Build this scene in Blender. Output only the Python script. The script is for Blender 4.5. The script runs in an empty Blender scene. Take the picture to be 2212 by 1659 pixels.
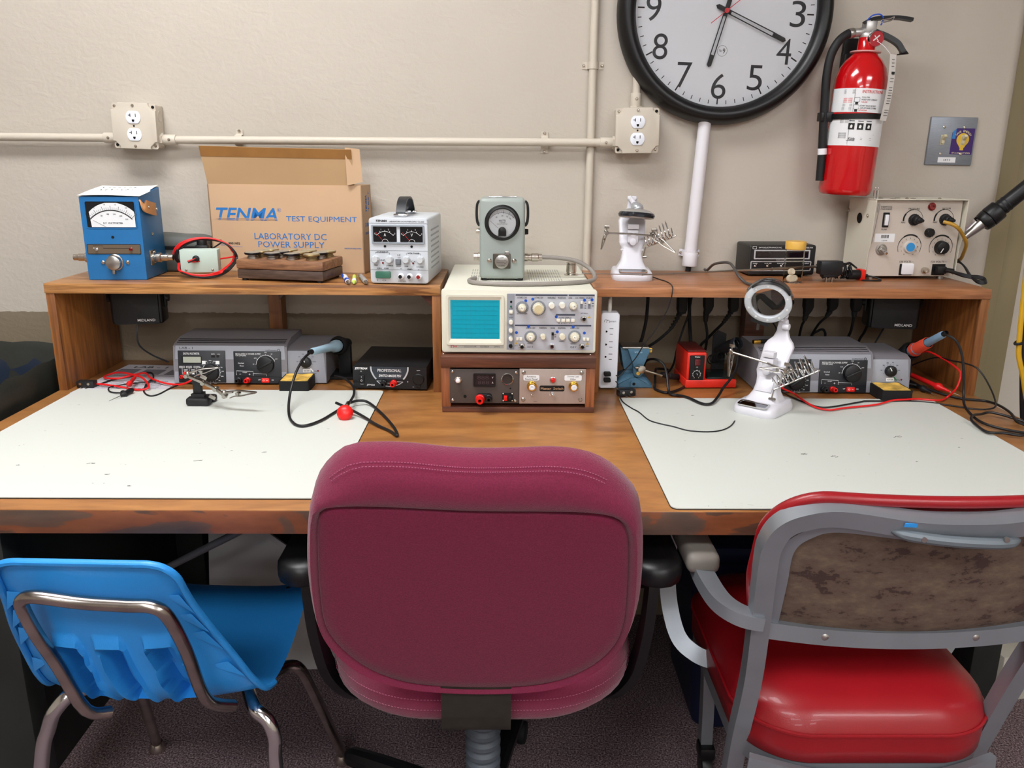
import bpy, bmesh, math, random
from mathutils import Matrix, Vector, Euler
random.seed(7)
R = math.radians; PI = math.pi
scn = bpy.context.scene
COL = scn.collection

# ------------------------------------------------------------------ camera, world, exposure
cam = bpy.data.cameras.new('camera'); cam.sensor_fit = 'HORIZONTAL'; cam.sensor_width = 36.0
cam.lens = 36.0 * 1770.0 / 2212.0; cam.clip_start = .02; cam.clip_end = 60
cam_ob = bpy.data.objects.new('camera', cam); COL.objects.link(cam_ob); scn.camera = cam_ob
PITCH, YAW, ROLL = .2699, .0136, .0087
_f = Vector((math.sin(YAW)*math.cos(PITCH), math.cos(YAW)*math.cos(PITCH), -math.sin(PITCH)))
_r = Vector((math.cos(YAW), -math.sin(YAW), 0)); _u = _r.cross(_f)
_r2 = math.cos(ROLL)*_r + math.sin(ROLL)*_u; _u2 = -math.sin(ROLL)*_r + math.cos(ROLL)*_u
_m = Matrix((( _r2.x, _u2.x, -_f.x, 0), (_r2.y, _u2.y, -_f.y, -2.10), (_r2.z, _u2.z, -_f.z, 1.2703), (0,0,0,1)))
cam_ob.matrix_world = _m
wd = bpy.data.worlds.new('room_air'); scn.world = wd; wd.use_nodes = True
wd.node_tree.nodes['Background'].inputs[0].default_value = (.9, .95, 1, 1)
wd.node_tree.nodes['Background'].inputs[1].default_value = .04
scn.view_settings.view_transform = 'Standard'; scn.view_settings.look = 'None'
scn.view_settings.exposure = 0.0; scn.view_settings.gamma = 1.0; scn.view_settings.use_curve_mapping = False
LAMP_STRENGTH = 24.5
LAMPS = [(-.75, -1.05, "lit ceiling light nearest the wall, over the first end of the bench"), (-.75, -3.05, "lit ceiling light behind the camera on the bin side"), (1.55, -3.05, "lit ceiling light behind the camera on the doorway side"), (-.75, -5.05, "lit ceiling light in the third row from the wall on the bin side"), (1.55, -5.05, "lit ceiling light in the third row from the wall on the doorway side"), (-.75, -7.2, "lit ceiling light in the farthest row on the bin side"), (1.55, -7.2, "lit ceiling light in the farthest row on the doorway side")]

# ------------------------------------------------------------------ materials
MATS = {}
def srgb(h):
    h = h.lstrip('#'); c = [int(h[i:i+2], 16)/255 for i in (0, 2, 4)]
    return tuple(((x/12.92) if x <= .04045 else ((x+.055)/1.055)**2.4) for x in c) + (1.0,)
def mat(name, col='#808080', rough=.5, metal=0.0, vary=0.0, vscale=30, bump=0.0, bscale=200, emit=0, trans=0, alpha=1, coat=0, spec=.5, stretch=(1,1,1), ior=1.45, sheen=0):
    if name in MATS: return MATS[name]
    m = bpy.data.materials.new(name); m.use_nodes = True; nt = m.node_tree; b = nt.nodes['Principled BSDF']
    c = srgb(col); b.inputs['Base Color'].default_value = c; b.inputs['Roughness'].default_value = rough
    b.inputs['Metallic'].default_value = metal; b.inputs['Coat Weight'].default_value = coat
    b.inputs['Specular IOR Level'].default_value = spec; b.inputs['IOR'].default_value = ior
    b.inputs['Transmission Weight'].default_value = trans; b.inputs['Alpha'].default_value = alpha
    b.inputs['Sheen Weight'].default_value = sheen
    if emit: b.inputs['Emission Color'].default_value = c; b.inputs['Emission Strength'].default_value = emit
    if vary or bump:
        tc = nt.nodes.new('ShaderNodeTexCoord'); mp = nt.nodes.new('ShaderNodeMapping'); mp.inputs['Scale'].default_value = stretch
        nt.links.new(tc.outputs['Object'], mp.inputs[0])
    if vary:
        n = nt.nodes.new('ShaderNodeTexNoise'); n.inputs['Scale'].default_value = vscale; n.inputs['Detail'].default_value = 6
        nt.links.new(mp.outputs[0], n.inputs['Vector'])
        rp = nt.nodes.new('ShaderNodeValToRGB'); rp.color_ramp.elements[0].position = .3; rp.color_ramp.elements[1].position = .7
        rp.color_ramp.elements[0].color = tuple(x*(1-vary) for x in c[:3])+(1,)
        rp.color_ramp.elements[1].color = tuple(min(1, x*(1+vary)) for x in c[:3])+(1,)
        nt.links.new(n.outputs['Fac'], rp.inputs[0]); nt.links.new(rp.outputs[0], b.inputs['Base Color'])
    if bump:
        n2 = nt.nodes.new('ShaderNodeTexNoise'); n2.inputs['Scale'].default_value = bscale; n2.inputs['Detail'].default_value = 4
        nt.links.new(mp.outputs[0], n2.inputs['Vector'])
        bp = nt.nodes.new('ShaderNodeBump'); bp.inputs['Strength'].default_value = bump; bp.inputs['Distance'].default_value = .002
        nt.links.new(n2.outputs['Fac'], bp.inputs['Height']); nt.links.new(bp.outputs[0], b.inputs['Normal'])
    MATS[name] = m; return m
def ramp(nt, stops):
    rp = nt.nodes.new('ShaderNodeValToRGB'); e = rp.color_ramp.elements
    e[0].position, e[0].color = stops[0][0], srgb(stops[0][1]); e[1].position, e[1].color = stops[-1][0], srgb(stops[-1][1])
    for p, c in stops[1:-1]:
        k = e.new(p); k.color = srgb(c)
    return rp
def wood(name, stops, grain=(2, 40, 40), nscale=1.6, rough=.45, streak=.35, coat=.15, rings=0):
    if name in MATS: return MATS[name]
    m = bpy.data.materials.new(name); m.use_nodes = True; nt = m.node_tree; L = nt.links.new; b = nt.nodes['Principled BSDF']
    b.inputs['Roughness'].default_value = rough; b.inputs['Coat Weight'].default_value = coat; b.inputs['Coat Roughness'].default_value = .3
    tc = nt.nodes.new('ShaderNodeTexCoord'); mp = nt.nodes.new('ShaderNodeMapping'); mp.inputs['Scale'].default_value = grain
    L(tc.outputs['Object'], mp.inputs[0])
    n = nt.nodes.new('ShaderNodeTexNoise'); n.inputs['Scale'].default_value = nscale; n.inputs['Detail'].default_value = 5; n.inputs['Distortion'].default_value = 1.2
    L(mp.outputs[0], n.inputs['Vector'])
    src = n.outputs['Fac']
    if rings:
        mu = nt.nodes.new('ShaderNodeMath'); mu.operation = 'MULTIPLY'; mu.inputs[1].default_value = rings; L(src, mu.inputs[0])
        fr = nt.nodes.new('ShaderNodeMath'); fr.operation = 'PINGPONG'; fr.inputs[1].default_value = 1; L(mu.outputs[0], fr.inputs[0]); src = fr.outputs[0]
    rp = ramp(nt, stops); L(src, rp.inputs[0])
    n2 = nt.nodes.new('ShaderNodeTexNoise'); n2.inputs['Scale'].default_value = nscale*5; n2.inputs['Detail'].default_value = 3
    L(mp.outputs[0], n2.inputs['Vector'])
    mx = nt.nodes.new('ShaderNodeMix'); mx.data_type = 'RGBA'; mx.blend_type = 'MULTIPLY'; mx.inputs['Factor'].default_value = streak
    r2 = ramp(nt, [(.3, '#6e5a48'), (.62, '#ffffff')]); L(n2.outputs['Fac'], r2.inputs[0])
    L(rp.outputs[0], mx.inputs['A']); L(r2.outputs[0], mx.inputs['B']); L(mx.outputs['Result'], b.inputs['Base Color'])
    bp = nt.nodes.new('ShaderNodeBump'); bp.inputs['Strength'].default_value = .12; bp.inputs['Distance'].default_value = .001
    L(n2.outputs['Fac'], bp.inputs['Height']); L(bp.outputs[0], b.inputs['Normal'])
    MATS[name] = m; return m

# ------------------------------------------------------------------ mesh builder
I4 = Matrix.Identity(4)
def T(x=0, y=0, z=0): return Matrix.Translation((x, y, z))
def RX(d): return Matrix.Rotation(R(d), 4, 'X')
def RY(d): return Matrix.Rotation(R(d), 4, 'Y')
def RZ(d): return Matrix.Rotation(R(d), 4, 'Z')
def front(y=0, x=0, z=0, lean=0):
    """panel space: X right, Y up the panel, Z out of it towards the viewer (-y)."""
    return T(x, y, z) @ RX(90 - lean)
def aim(p0, p1):
    """matrix that takes +Z to the direction p0->p1, at p0"""
    p0 = Vector(p0); d = Vector(p1) - p0
    return T(*p0) @ d.to_track_quat('Z', 'Y').to_matrix().to_4x4()
def spline(pts, n=6, closed=False):
    P = [Vector(p) for p in pts]; out = []
    N = len(P); rng = range(N if closed else N-1)
    for i in rng:
        if closed: a, b, c, d = P[(i-1) % N], P[i], P[(i+1) % N], P[(i+2) % N]
        else: a, b, c, d = P[max(i-1, 0)], P[i], P[i+1], P[min(i+2, N-1)]
        for k in range(n):
            t = k/n
            out.append(.5*((2*b)+(-a+c)*t+(2*a-5*b+4*c-d)*t*t+(-a+3*b-3*c+d)*t**3))
    if not closed: out.append(P[-1])
    return out
def rrect(w, h, r, seg=5, cx=0, cy=0):
    r = min(r, w/2-1e-5, h/2-1e-5); o = []
    for (sx, sy, a0) in ((1, 1, 0), (-1, 1, 90), (-1, -1, 180), (1, -1, 270)):
        for k in range(seg+1):
            a = R(a0+90*k/seg); o.append((cx+sx*(w/2-r)+r*math.cos(a), cy+sy*(h/2-r)+r*math.sin(a)))
    return o
class MB:
    def __init__(s, M=None): s.bm = bmesh.new(); s.M = M or I4
    def _add(s, b, M=None, flat=False):
        b.transform(s.M @ (M or I4))
        if flat:
            for f in b.faces: f.material_index = 0
        me = bpy.data.meshes.new('t'); b.to_mesh(me); b.free(); s.bm.from_mesh(me); bpy.data.meshes.remove(me); return s
    def box(s, c, d, bev=0, M=None, seg=2, taper=None):
        b = bmesh.new(); bmesh.ops.create_cube(b, size=1)
        for v in b.verts:
            k = (taper if taper and v.co.z > 0 else (1, 1))
            v.co = Vector((v.co.x*d[0]*k[0]+c[0], v.co.y*d[1]*k[1]+c[1], v.co.z*d[2]+c[2]))
        if bev: bmesh.ops.bevel(b, geom=b.edges[:], offset=bev, segments=seg, profile=.5, affect='EDGES', clamp_overlap=True)
        return s._add(b, M)
    def cyl(s, p0, p1, r, r2=None, seg=24, bev=0, caps=True):
        p0, p1 = Vector(p0), Vector(p1); b = bmesh.new(); h = (p1-p0).length
        bmesh.ops.create_cone(b, cap_ends=caps, segments=seg, radius1=r, radius2=r if r2 is None else r2, depth=h)
        if bev: bmesh.ops.bevel(b, geom=[e for e in b.edges if abs(e.verts[0].co.z-e.verts[1].co.z) < 1e-6 and len(e.link_faces) == 2], offset=bev, segments=2, profile=.5, affect='EDGES', clamp_overlap=True)
        b.transform(T(0, 0, h/2)); return s._add(b, aim(p0, p1))
    def lathe(s, prof, M=None, seg=32, a0=0, a1=360):
        b = bmesh.new(); full = abs(a1-a0-360) < 1e-6; n = seg if full else seg+1; rings = []
        for (r, z) in prof:
            if r < 1e-6: rings.append([b.verts.new((0, 0, z))])
            else: rings.append([b.verts.new((r*math.cos(R(a0+(a1-a0)*k/seg)), r*math.sin(R(a0+(a1-a0)*k/seg)), z)) for k in range(n)])
        for A, B in zip(rings, rings[1:]):
            m = seg if full else seg
            for k in range(m):
                k2 = (k+1) % n
                if len(A) == 1 and len(B) == 1: continue
                if len(A) == 1: b.faces.new((A[0], B[k2], B[k]))
                elif len(B) == 1: b.faces.new((A[k], A[k2], B[0]))
                else: b.faces.new((A[k], A[k2], B[k2], B[k]))
        bmesh.ops.recalc_face_normals(b, faces=b.faces[:]); return s._add(b, M)
    def prism(s, poly, h, M=None, bev=0, z0=0, seg=2):
        b = bmesh.new(); f = b.faces.new([b.verts.new((x, y, z0)) for x, y in poly])
        r = bmesh.ops.extrude_face_region(b, geom=[f]); top = [v for v in r['geom'] if isinstance(v, bmesh.types.BMVert)]
        for v in top: v.co.z += h
        bmesh.ops.recalc_face_normals(b, faces=b.faces[:])
        if bev:
            tz = z0+h; bmesh.ops.bevel(b, geom=[e for e in b.edges if all(abs(v.co.z-tz) < 1e-6 for v in e.verts)], offset=bev, segments=seg, profile=.5, affect='EDGES', clamp_overlap=True)
        return s._add(b, M)
    def ring(s, outer, inner, h, M=None, z0=0):
        """flat frame between two outlines with the same number of points, h thick"""
        b = bmesh.new(); n = len(outer); V = [[b.verts.new((x, y, z)) for x, y in pl] for pl in (outer, inner) for z in (z0, z0+h)]
        for k in range(n):
            j = (k+1) % n
            b.faces.new((V[1][k], V[1][j], V[3][j], V[3][k])); b.faces.new((V[0][k], V[0][j], V[2][j], V[2][k]))
            b.faces.new((V[0][k], V[0][j], V[1][j], V[1][k])); b.faces.new((V[2][k], V[2][j], V[3][j], V[3][k]))
        bmesh.ops.recalc_face_normals(b, faces=b.faces[:]); return s._add(b, M)
    def tube(s, pts, r, seg=10, n=6, closed=False, smooth=True, rect=None, up=None, M=None):
        P = spline(pts, n, closed) if smooth else [Vector(p) for p in pts]
        b = bmesh.new(); N = len(P); rings = []; nrm = None
        for i, p in enumerate(P):
            t = (P[(i+1) % N]-P[i-1]) if closed else (P[min(i+1, N-1)]-P[max(i-1, 0)])
            t = t.normalized() if t.length > 1e-9 else Vector((0, 0, 1))
            if up is not None: nrm = Vector(up)-t*Vector(up).dot(t)
            elif nrm is None:
                nrm = Vector((0, 0, 1)) if abs(t.z) < .9 else Vector((1, 0, 0)); nrm = nrm-t*nrm.dot(t)
            else: nrm = nrm-t*nrm.dot(t)
            nrm.normalize(); bi = t.cross(nrm)
            rr = r(i/(N-1)) if callable(r) else r
            if rect: rings.append([b.verts.new(p+bi*(x)+nrm*(y)) for x, y in rect])
            else: rings.append([b.verts.new(p+(nrm*math.cos(2*PI*k/seg)+bi*math.sin(2*PI*k/seg))*rr) for k in range(seg)])
        m = len(rings[0])
        for i in range(N if closed else N-1):
            A, B = rings[i], rings[(i+1) % N]
            for k in range(m): b.faces.new((A[k], A[(k+1) % m], B[(k+1) % m], B[k]))
        if not closed: b.faces.new(rings[0][::-1]); b.faces.new(rings[-1])
        bmesh.ops.recalc_face_normals(b, faces=b.faces[:]); return s._add(b, M)
    def ball(s, c, r, sc=(1, 1, 1), M=None, seg=20):
        b = bmesh.new(); bmesh.ops.create_uvsphere(b, u_segments=seg, v_segments=seg//2+2, radius=r)
        for v in b.verts: v.co = Vector((v.co.x*sc[0]+c[0], v.co.y*sc[1]+c[1], v.co.z*sc[2]+c[2]))
        return s._add(b, M)
    def grid(s, fn, nu, nv, thick=0, M=None):
        b = bmesh.new(); V = [[b.verts.new(fn(i/nu, j/nv)) for i in range(nu+1)] for j in range(nv+1)]
        for j in range(nv):
            for i in range(nu): b.faces.new((V[j][i], V[j][i+1], V[j+1][i+1], V[j+1][i]))
        if thick: bmesh.ops.solidify(b, geom=b.faces[:], thickness=thick)
        bmesh.ops.recalc_face_normals(b, faces=b.faces[:]); return s._add(b, M)
    def text(s, body, size, u=0, v=0, w=.0003, ax='CENTER', rot=0, bold=0, shear=0, M=None, sx=1, sp=1, h=.00012, ls=1, res=2):
        cu = bpy.data.curves.new('t', 'FONT'); cu.body = body; cu.size = size; cu.align_x = ax; cu.align_y = 'CENTER'
        cu.offset = bold; cu.shear = shear; cu.extrude = h; cu.resolution_u = res; cu.space_character = sp; cu.space_line = ls
        ob = bpy.data.objects.new('t', cu); me = bpy.data.meshes.new_from_object(ob)
        b = bmesh.new(); b.from_mesh(me); bpy.data.objects.remove(ob); bpy.data.curves.remove(cu); bpy.data.meshes.remove(me)
        return s._add(b, (M or I4) @ T(u, v, w) @ RZ(rot) @ Matrix.Diagonal((sx, 1, 1, 1)))
    def line(s, pts, wd, w=.0002, h=.0002, closed=False):
        """flat printed line in panel space"""
        P = [Vector((x, y, w)) for x, y in pts]
        return s.tube(P, 0, smooth=False, closed=closed, rect=[(-wd/2, -h/2), (wd/2, -h/2), (wd/2, h/2), (-wd/2, h/2)], up=(0, 0, 1))
    def arc(s, c, r, a0, a1, wd, n=24, w=.0002, h=.0002):
        return s.line([(c[0]+r*math.cos(R(a0+(a1-a0)*k/n)), c[1]+r*math.sin(R(a0+(a1-a0)*k/n))) for k in range(n+1)], wd, w, h)
    def ticks(s, c, r0, r1, a0, a1, n, wd, w=.0002, h=.0002):
        for k in range(n+1):
            a = R(a0+(a1-a0)*k/n); s.line([(c[0]+r0*math.cos(a), c[1]+r0*math.sin(a)), (c[0]+r1*math.cos(a), c[1]+r1*math.sin(a))], wd, w, h)
        return s
    def build(s, name, m, parent=None, smooth=35, loc=None, label=None):
        b = s.bm
        bmesh.ops.remove_doubles(b, verts=b.verts[:], dist=1e-6)
        for f in b.faces: f.smooth = True
        for e in b.edges:
            if len(e.link_faces) == 2:
                try: e.smooth = e.calc_face_angle() < R(smooth)
                except Exception: e.smooth = False
            else: e.smooth = False
        me = bpy.data.meshes.new(name); b.to_mesh(me); b.free(); me.materials.append(m)
        o = bpy.data.objects.new(name, me); COL.objects.link(o)
        if parent: o.parent = parent
        if loc: o.location = loc
        if label: o['label'] = label
        return o
def tag(o, label=None, cat=None, group=None, kind=None):
    if label: o['label'] = label
    if cat: o['category'] = cat
    if group: o['group'] = group
    if kind: o['kind'] = kind
    return o
def thing(name, label, cat, loc=(0, 0, 0), rz=0, group=None, rot=None):
    o = bpy.data.objects.new(name, None); o.empty_display_size = .05; COL.objects.link(o)
    o.location = loc; o.rotation_euler = rot or (0, 0, R(rz)); return tag(o, label, cat, group)
def copy_tree(o, parent=None):
    c = o.copy(); COL.objects.link(c); c.parent = parent
    for ch in list(o.children): copy_tree(ch, c)
    return c
def dup_part(o, parent, dx=0, dy=0, dz=0):
    c = o.copy(); COL.objects.link(c); c.parent = parent; c.location = Vector(o.location)+Vector((dx, dy, dz)); return c
# shared materials
M_white = mat('white_plastic', '#e9e9ee', .35); M_black = mat('black_plastic', '#0c0c0e', .42); M_blackm = mat('matt_black', '#09090a', .75)
M_chrome = mat('chrome', '#d8d8da', .14, 1); M_steel = mat('dull_steel', '#b3b1ad', .32, 1); M_brass = mat('brass', '#d2a64a', .25, 1)
M_nickel = mat('nickel', '#c9c2b8', .25, 1); M_red = mat('red_plastic', '#d2150f', .35); M_rubber = mat('black_rubber', '#111113', .55)
M_inkw = mat('white_ink', '#e8e8e8', .6); M_inkb = mat('black_ink', '#141414', .6); M_inkblue = mat('blue_ink', '#2070b8', .7); M_inkred = mat('red_ink', '#d22a22', .6)
M_paper = mat('paper', '#e9e7e2', .8); M_label = mat('white_label', '#e6e8ea', .55); M_hole = mat('dark_opening', '#050505', .9)
M_glass = mat('clear_glass', '#ffffff', .02, trans=1.0, ior=1.22)
M_cord = mat('black_cord', '#141416', .45); M_redcord = mat('red_wire', '#d61a1c', .4); M_led = mat('dark_red_lens', '#7a0d0d', .15, coat=.6)
# ------------------------------------------------------------------ the setting
def struct(mb, name, m, **k): return tag(mb.build(name, m, **k), kind='structure')
def wall_material():
    m = bpy.data.materials.new('troweled_painted_wall'); m.use_nodes = True; nt = m.node_tree; L = nt.links.new; b = nt.nodes['Principled BSDF']
    b.inputs['Roughness'].default_value = .5; b.inputs['Specular IOR Level'].default_value = .35
    tc = nt.nodes.new('ShaderNodeTexCoord'); sp = nt.nodes.new('ShaderNodeSeparateXYZ'); L(tc.outputs['Object'], sp.inputs[0])
    n = nt.nodes.new('ShaderNodeTexNoise'); n.inputs['Scale'].default_value = 60; L(tc.outputs['Object'], n.inputs['Vector'])
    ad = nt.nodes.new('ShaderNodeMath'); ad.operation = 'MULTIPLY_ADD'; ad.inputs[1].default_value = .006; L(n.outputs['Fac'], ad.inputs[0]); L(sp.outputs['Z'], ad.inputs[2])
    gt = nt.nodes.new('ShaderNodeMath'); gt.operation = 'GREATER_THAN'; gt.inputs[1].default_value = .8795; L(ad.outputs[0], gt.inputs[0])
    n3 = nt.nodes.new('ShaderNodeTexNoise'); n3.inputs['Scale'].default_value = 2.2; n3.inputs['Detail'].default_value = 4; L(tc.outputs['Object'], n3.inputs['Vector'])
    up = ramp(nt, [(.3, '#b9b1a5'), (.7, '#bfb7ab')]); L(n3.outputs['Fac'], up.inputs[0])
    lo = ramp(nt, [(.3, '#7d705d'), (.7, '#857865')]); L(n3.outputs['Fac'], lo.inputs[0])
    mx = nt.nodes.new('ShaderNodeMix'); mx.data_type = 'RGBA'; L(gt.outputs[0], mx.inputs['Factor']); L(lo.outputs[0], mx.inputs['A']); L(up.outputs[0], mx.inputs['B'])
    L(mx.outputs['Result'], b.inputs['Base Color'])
    # trowel marks: stretched, warped noise ridges
    mp = nt.nodes.new('ShaderNodeMapping'); mp.inputs['Scale'].default_value = (26, 26, 42); mp.inputs['Rotation'].default_value = (0, R(24), 0); L(tc.outputs['Object'], mp.inputs[0])
    t1 = nt.nodes.new('ShaderNodeTexNoise'); t1.inputs['Scale'].default_value = 1; t1.inputs['Detail'].default_value = 5; t1.inputs['Distortion'].default_value = .9; L(mp.outputs[0], t1.inputs['Vector'])
    r1 = nt.nodes.new('ShaderNodeMapRange'); r1.inputs[1].default_value = .35; r1.inputs[2].default_value = .70; L(t1.outputs['Fac'], r1.inputs[0])
    t2 = nt.nodes.new('ShaderNodeTexNoise'); t2.inputs['Scale'].default_value = 115; t2.inputs['Detail'].default_value = 3; L(tc.outputs['Object'], t2.inputs['Vector'])
    sm = nt.nodes.new('ShaderNodeMath'); sm.operation = 'MULTIPLY_ADD'; sm.inputs[1].default_value = .95; L(t2.outputs['Fac'], sm.inputs[0]); L(r1.outputs[0], sm.inputs[2])
    bp = nt.nodes.new('ShaderNodeBump'); bp.inputs['Strength'].default_value = .32; bp.inputs['Distance'].default_value = .0016; L(sm.outputs[0], bp.inputs['Height'])
    L(bp.outputs[0], b.inputs['Normal']); return m
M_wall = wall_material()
XC = 1.256                                                      # the wall's outer corner
mb = MB()
prof = [(-3.2, 0.0), (XC-.03, 0.0)]
prof += [(XC-.03+.03*math.sin(R(a)), .03-.03*math.cos(R(a))) for a in range(15, 91, 15)] + [(XC, .075), (XC, .20), (-3.2, .20)]
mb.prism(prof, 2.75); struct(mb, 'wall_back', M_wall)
mb = MB(); mb.box((-.1, -4.2, -.05), (6.4, 9.2, .1))
def carpet_material():
    m = bpy.data.materials.new('speckled_carpet'); m.use_nodes = True; nt = m.node_tree; L = nt.links.new; b = nt.nodes['Principled BSDF']
    b.inputs['Roughness'].default_value = .95; b.inputs['Specular IOR Level'].default_value = .1
    tc = nt.nodes.new('ShaderNodeTexCoord'); n = nt.nodes.new('ShaderNodeTexNoise'); n.inputs['Scale'].default_value = 260; n.inputs['Detail'].default_value = 3
    L(tc.outputs['Object'], n.inputs['Vector']); rp = ramp(nt, [(.32, '#3a3034'), (.46, '#6c5a5d'), (.56, '#857276'), (.68, '#ab9b9a')]); L(n.outputs['Fac'], rp.inputs[0])
    L(rp.outputs[0], b.inputs['Base Color'])
    bp = nt.nodes.new('ShaderNodeBump'); bp.inputs['Strength'].default_value = .9; bp.inputs['Distance'].default_value = .004; L(n.outputs['Fac'], bp.inputs['Height']); L(bp.outputs[0], b.inputs['Normal'])
    return m
struct(mb, 'floor', carpet_material())
M_ceil = mat('ceiling_tile', '#d9d6cf', .9, bump=.3, bscale=120)
struct(MB().box((-.1, -4.2, 2.80), (6.4, 9.2, .1)), 'ceiling', M_ceil)
M_wall2 = mat('beige_side_wall', '#bdb3a4', .8)
struct(MB().box((-3.25, -4.2, 1.375), (.1, 9.0, 2.75)), 'wall_left', M_wall2)
struct(MB().box((3.05, -4.2, 1.375), (.1, 9.0, 2.75)), 'wall_right', M_wall2)
struct(MB().box((-.1, -8.75, 1.375), (6.4, .1, 2.75)), 'wall_front', M_wall2)
M_olive = mat('olive_paint', '#8f8364', .5, bump=.1, bscale=60)
# the olive door casing past the corner: outer board, seam, inner board, then the pale wall beyond
mb = MB(); mb.box((1.289, .085, 1.375), (.064, .07, 2.75), .004); mb.box((1.351, .095, 1.375), (.06, .06, 2.75), .003)
struct(mb, 'trim_1', M_olive)
M_pale = mat('pale_wall_beyond', '#c9c2b5', .8)
struct(MB().box((2.19, .16, 1.375), (1.62, .08, 2.75)), 'wall_beyond', M_pale)
# ceiling troffers: the room's lamps
M_tube = bpy.data.materials.new('lit_diffuser'); M_tube.use_nodes = True
_b = M_tube.node_tree.nodes['Principled BSDF']; _b.inputs['Base Color'].default_value = (.9, .9, .9, 1); _b.inputs['Emission Color'].default_value = (.975, .985, 1.0, 1); _b.inputs['Emission Strength'].default_value = LAMP_STRENGTH
def troffer(x, y, label):
    t = thing('ceiling_light', label, 'light', (x, y, 2.75), 0, 'fluorescent ceiling lights')
    mb = MB(); mb.ring(rrect(1.24, .62, .005, 2), rrect(1.16, .54, .005, 2), .02, z0=-.02); mb.build('frame', M_white, t)
    MB().box((0, 0, -.006), (1.16, .54, .008)).build('diffuser', M_tube, t)
for x, y, l in LAMPS: troffer(x, y, l)
# ------------------------------------------------------------------ desk, mats, riser shelves
DZ = .75; SZ = .9948
W_desk = wood('honey_stained_desk', [(.25, '#80522a'), (.45, '#a06a38'), (.6, '#ae7841'), (.8, '#8e5a30')], (1.5, 4.5, 4.5), 3.0, .35, .22, .25)
W_band = wood('red_brown_edge_band', [(.36, '#56443a'), (.45, '#66493a'), (.465, '#80482c'), (.59, '#8a5030'), (.61, '#5d4234')], (1.6, 6, 6), 2.0, .4, .3, .2)
W_left = wood('pine_shelf_board', [(.1, '#7f5029'), (.3, '#b17a44'), (.65, '#c28c55'), (.9, '#a06c3a')], (1.3, 26, 26), 1.5, .4, .6, .15, rings=5)
W_right = wood('cedar_shelf_board', [(.25, '#7e4d30'), (.42, '#a4693f'), (.6, '#b57b52'), (.8, '#8e583a')], (1.3, 22, 22), 1.8, .4, .4, .15)
W_up = wood('upright_board', [(.25, '#4c2d17'), (.42, '#8a552b'), (.58, '#a86c36'), (.8, '#6b4020')], (14, 14, 1.0), 1.8, .45, .45, .1)
W_dark = wood('walnut_board', [(.2, '#3c2217'), (.5, '#5f3524'), (.8, '#7a4a34')], (2, 26, 26), 1.8, .4, .4, .1)
desk = thing('workbench', 'long honey-stained wooden workbench with a red-brown front edge', 'desk', (.043, -.473, 0))
MB().box((0, 0, .733), (2.102, .9455, .034), .002).build('desk_top', W_desk, desk)
MB().box((0, -.463, .7295), (2.102, .02, .039), .0015).build('front_edge', W_band, desk)
mb = MB(); mb.box((0, .02, .69), (1.75, .03, .05)); mb.build('crossbar', mat('dark_frame', '#15130f', .6), desk); mb = MB(); mb.box((0, .435, .41), (1.9, .012, .60)); mb.build('back_panel', mat('dark_frame', '#15130f', .6), desk)
M_legm = mat('dark_green_black_metal', '#1d211e', .5, vary=.3, vscale=8)
for x in (-.90, .985):
    for y in ((-.40 if x < 0 else -.10), .41):
        MB().box((x, y, .356), (.12 if x < 0 else .06, .05, .70), .004).build('leg', M_legm, desk)
    MB().box((x*1.03, (.0 if x < 0 else .15), .4), (.03, .77 if x < 0 else .5, .6)).build('side_panel', M_legm, desk)
MB().cyl((-.90, .05, .317), (-.165, .05, .705), .0085, seg=16).build('diagonal_brace', mat('grey_rod', '#77777c', .4, .4), desk)
def mat_material():
    m = mat('scuffed_white_mat', '#cacdc6', .5); nt = m.node_tree; L = nt.links.new; b = nt.nodes['Principled BSDF']
    tc = nt.nodes.new('ShaderNodeTexCoord'); n = nt.nodes.new('ShaderNodeTexNoise'); n.inputs['Scale'].default_value = 34; n.inputs['Detail'].default_value = 2; n.inputs['Distortion'].default_value = 2
    mp = nt.nodes.new('ShaderNodeMapping'); mp.inputs['Scale'].default_value = (1, 2.4, 1); L(tc.outputs['Object'], mp.inputs[0]); L(mp.outputs[0], n.inputs['Vector'])
    rp = ramp(nt, [(.745, '#cacdc6'), (.78, '#5c5b57')]); L(n.outputs['Fac'], rp.inputs[0]); L(rp.outputs[0], b.inputs['Base Color']); return m
M_mat = mat_material(); M_matedge = mat('dark_mat_core', '#2a211d', .7)
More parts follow.
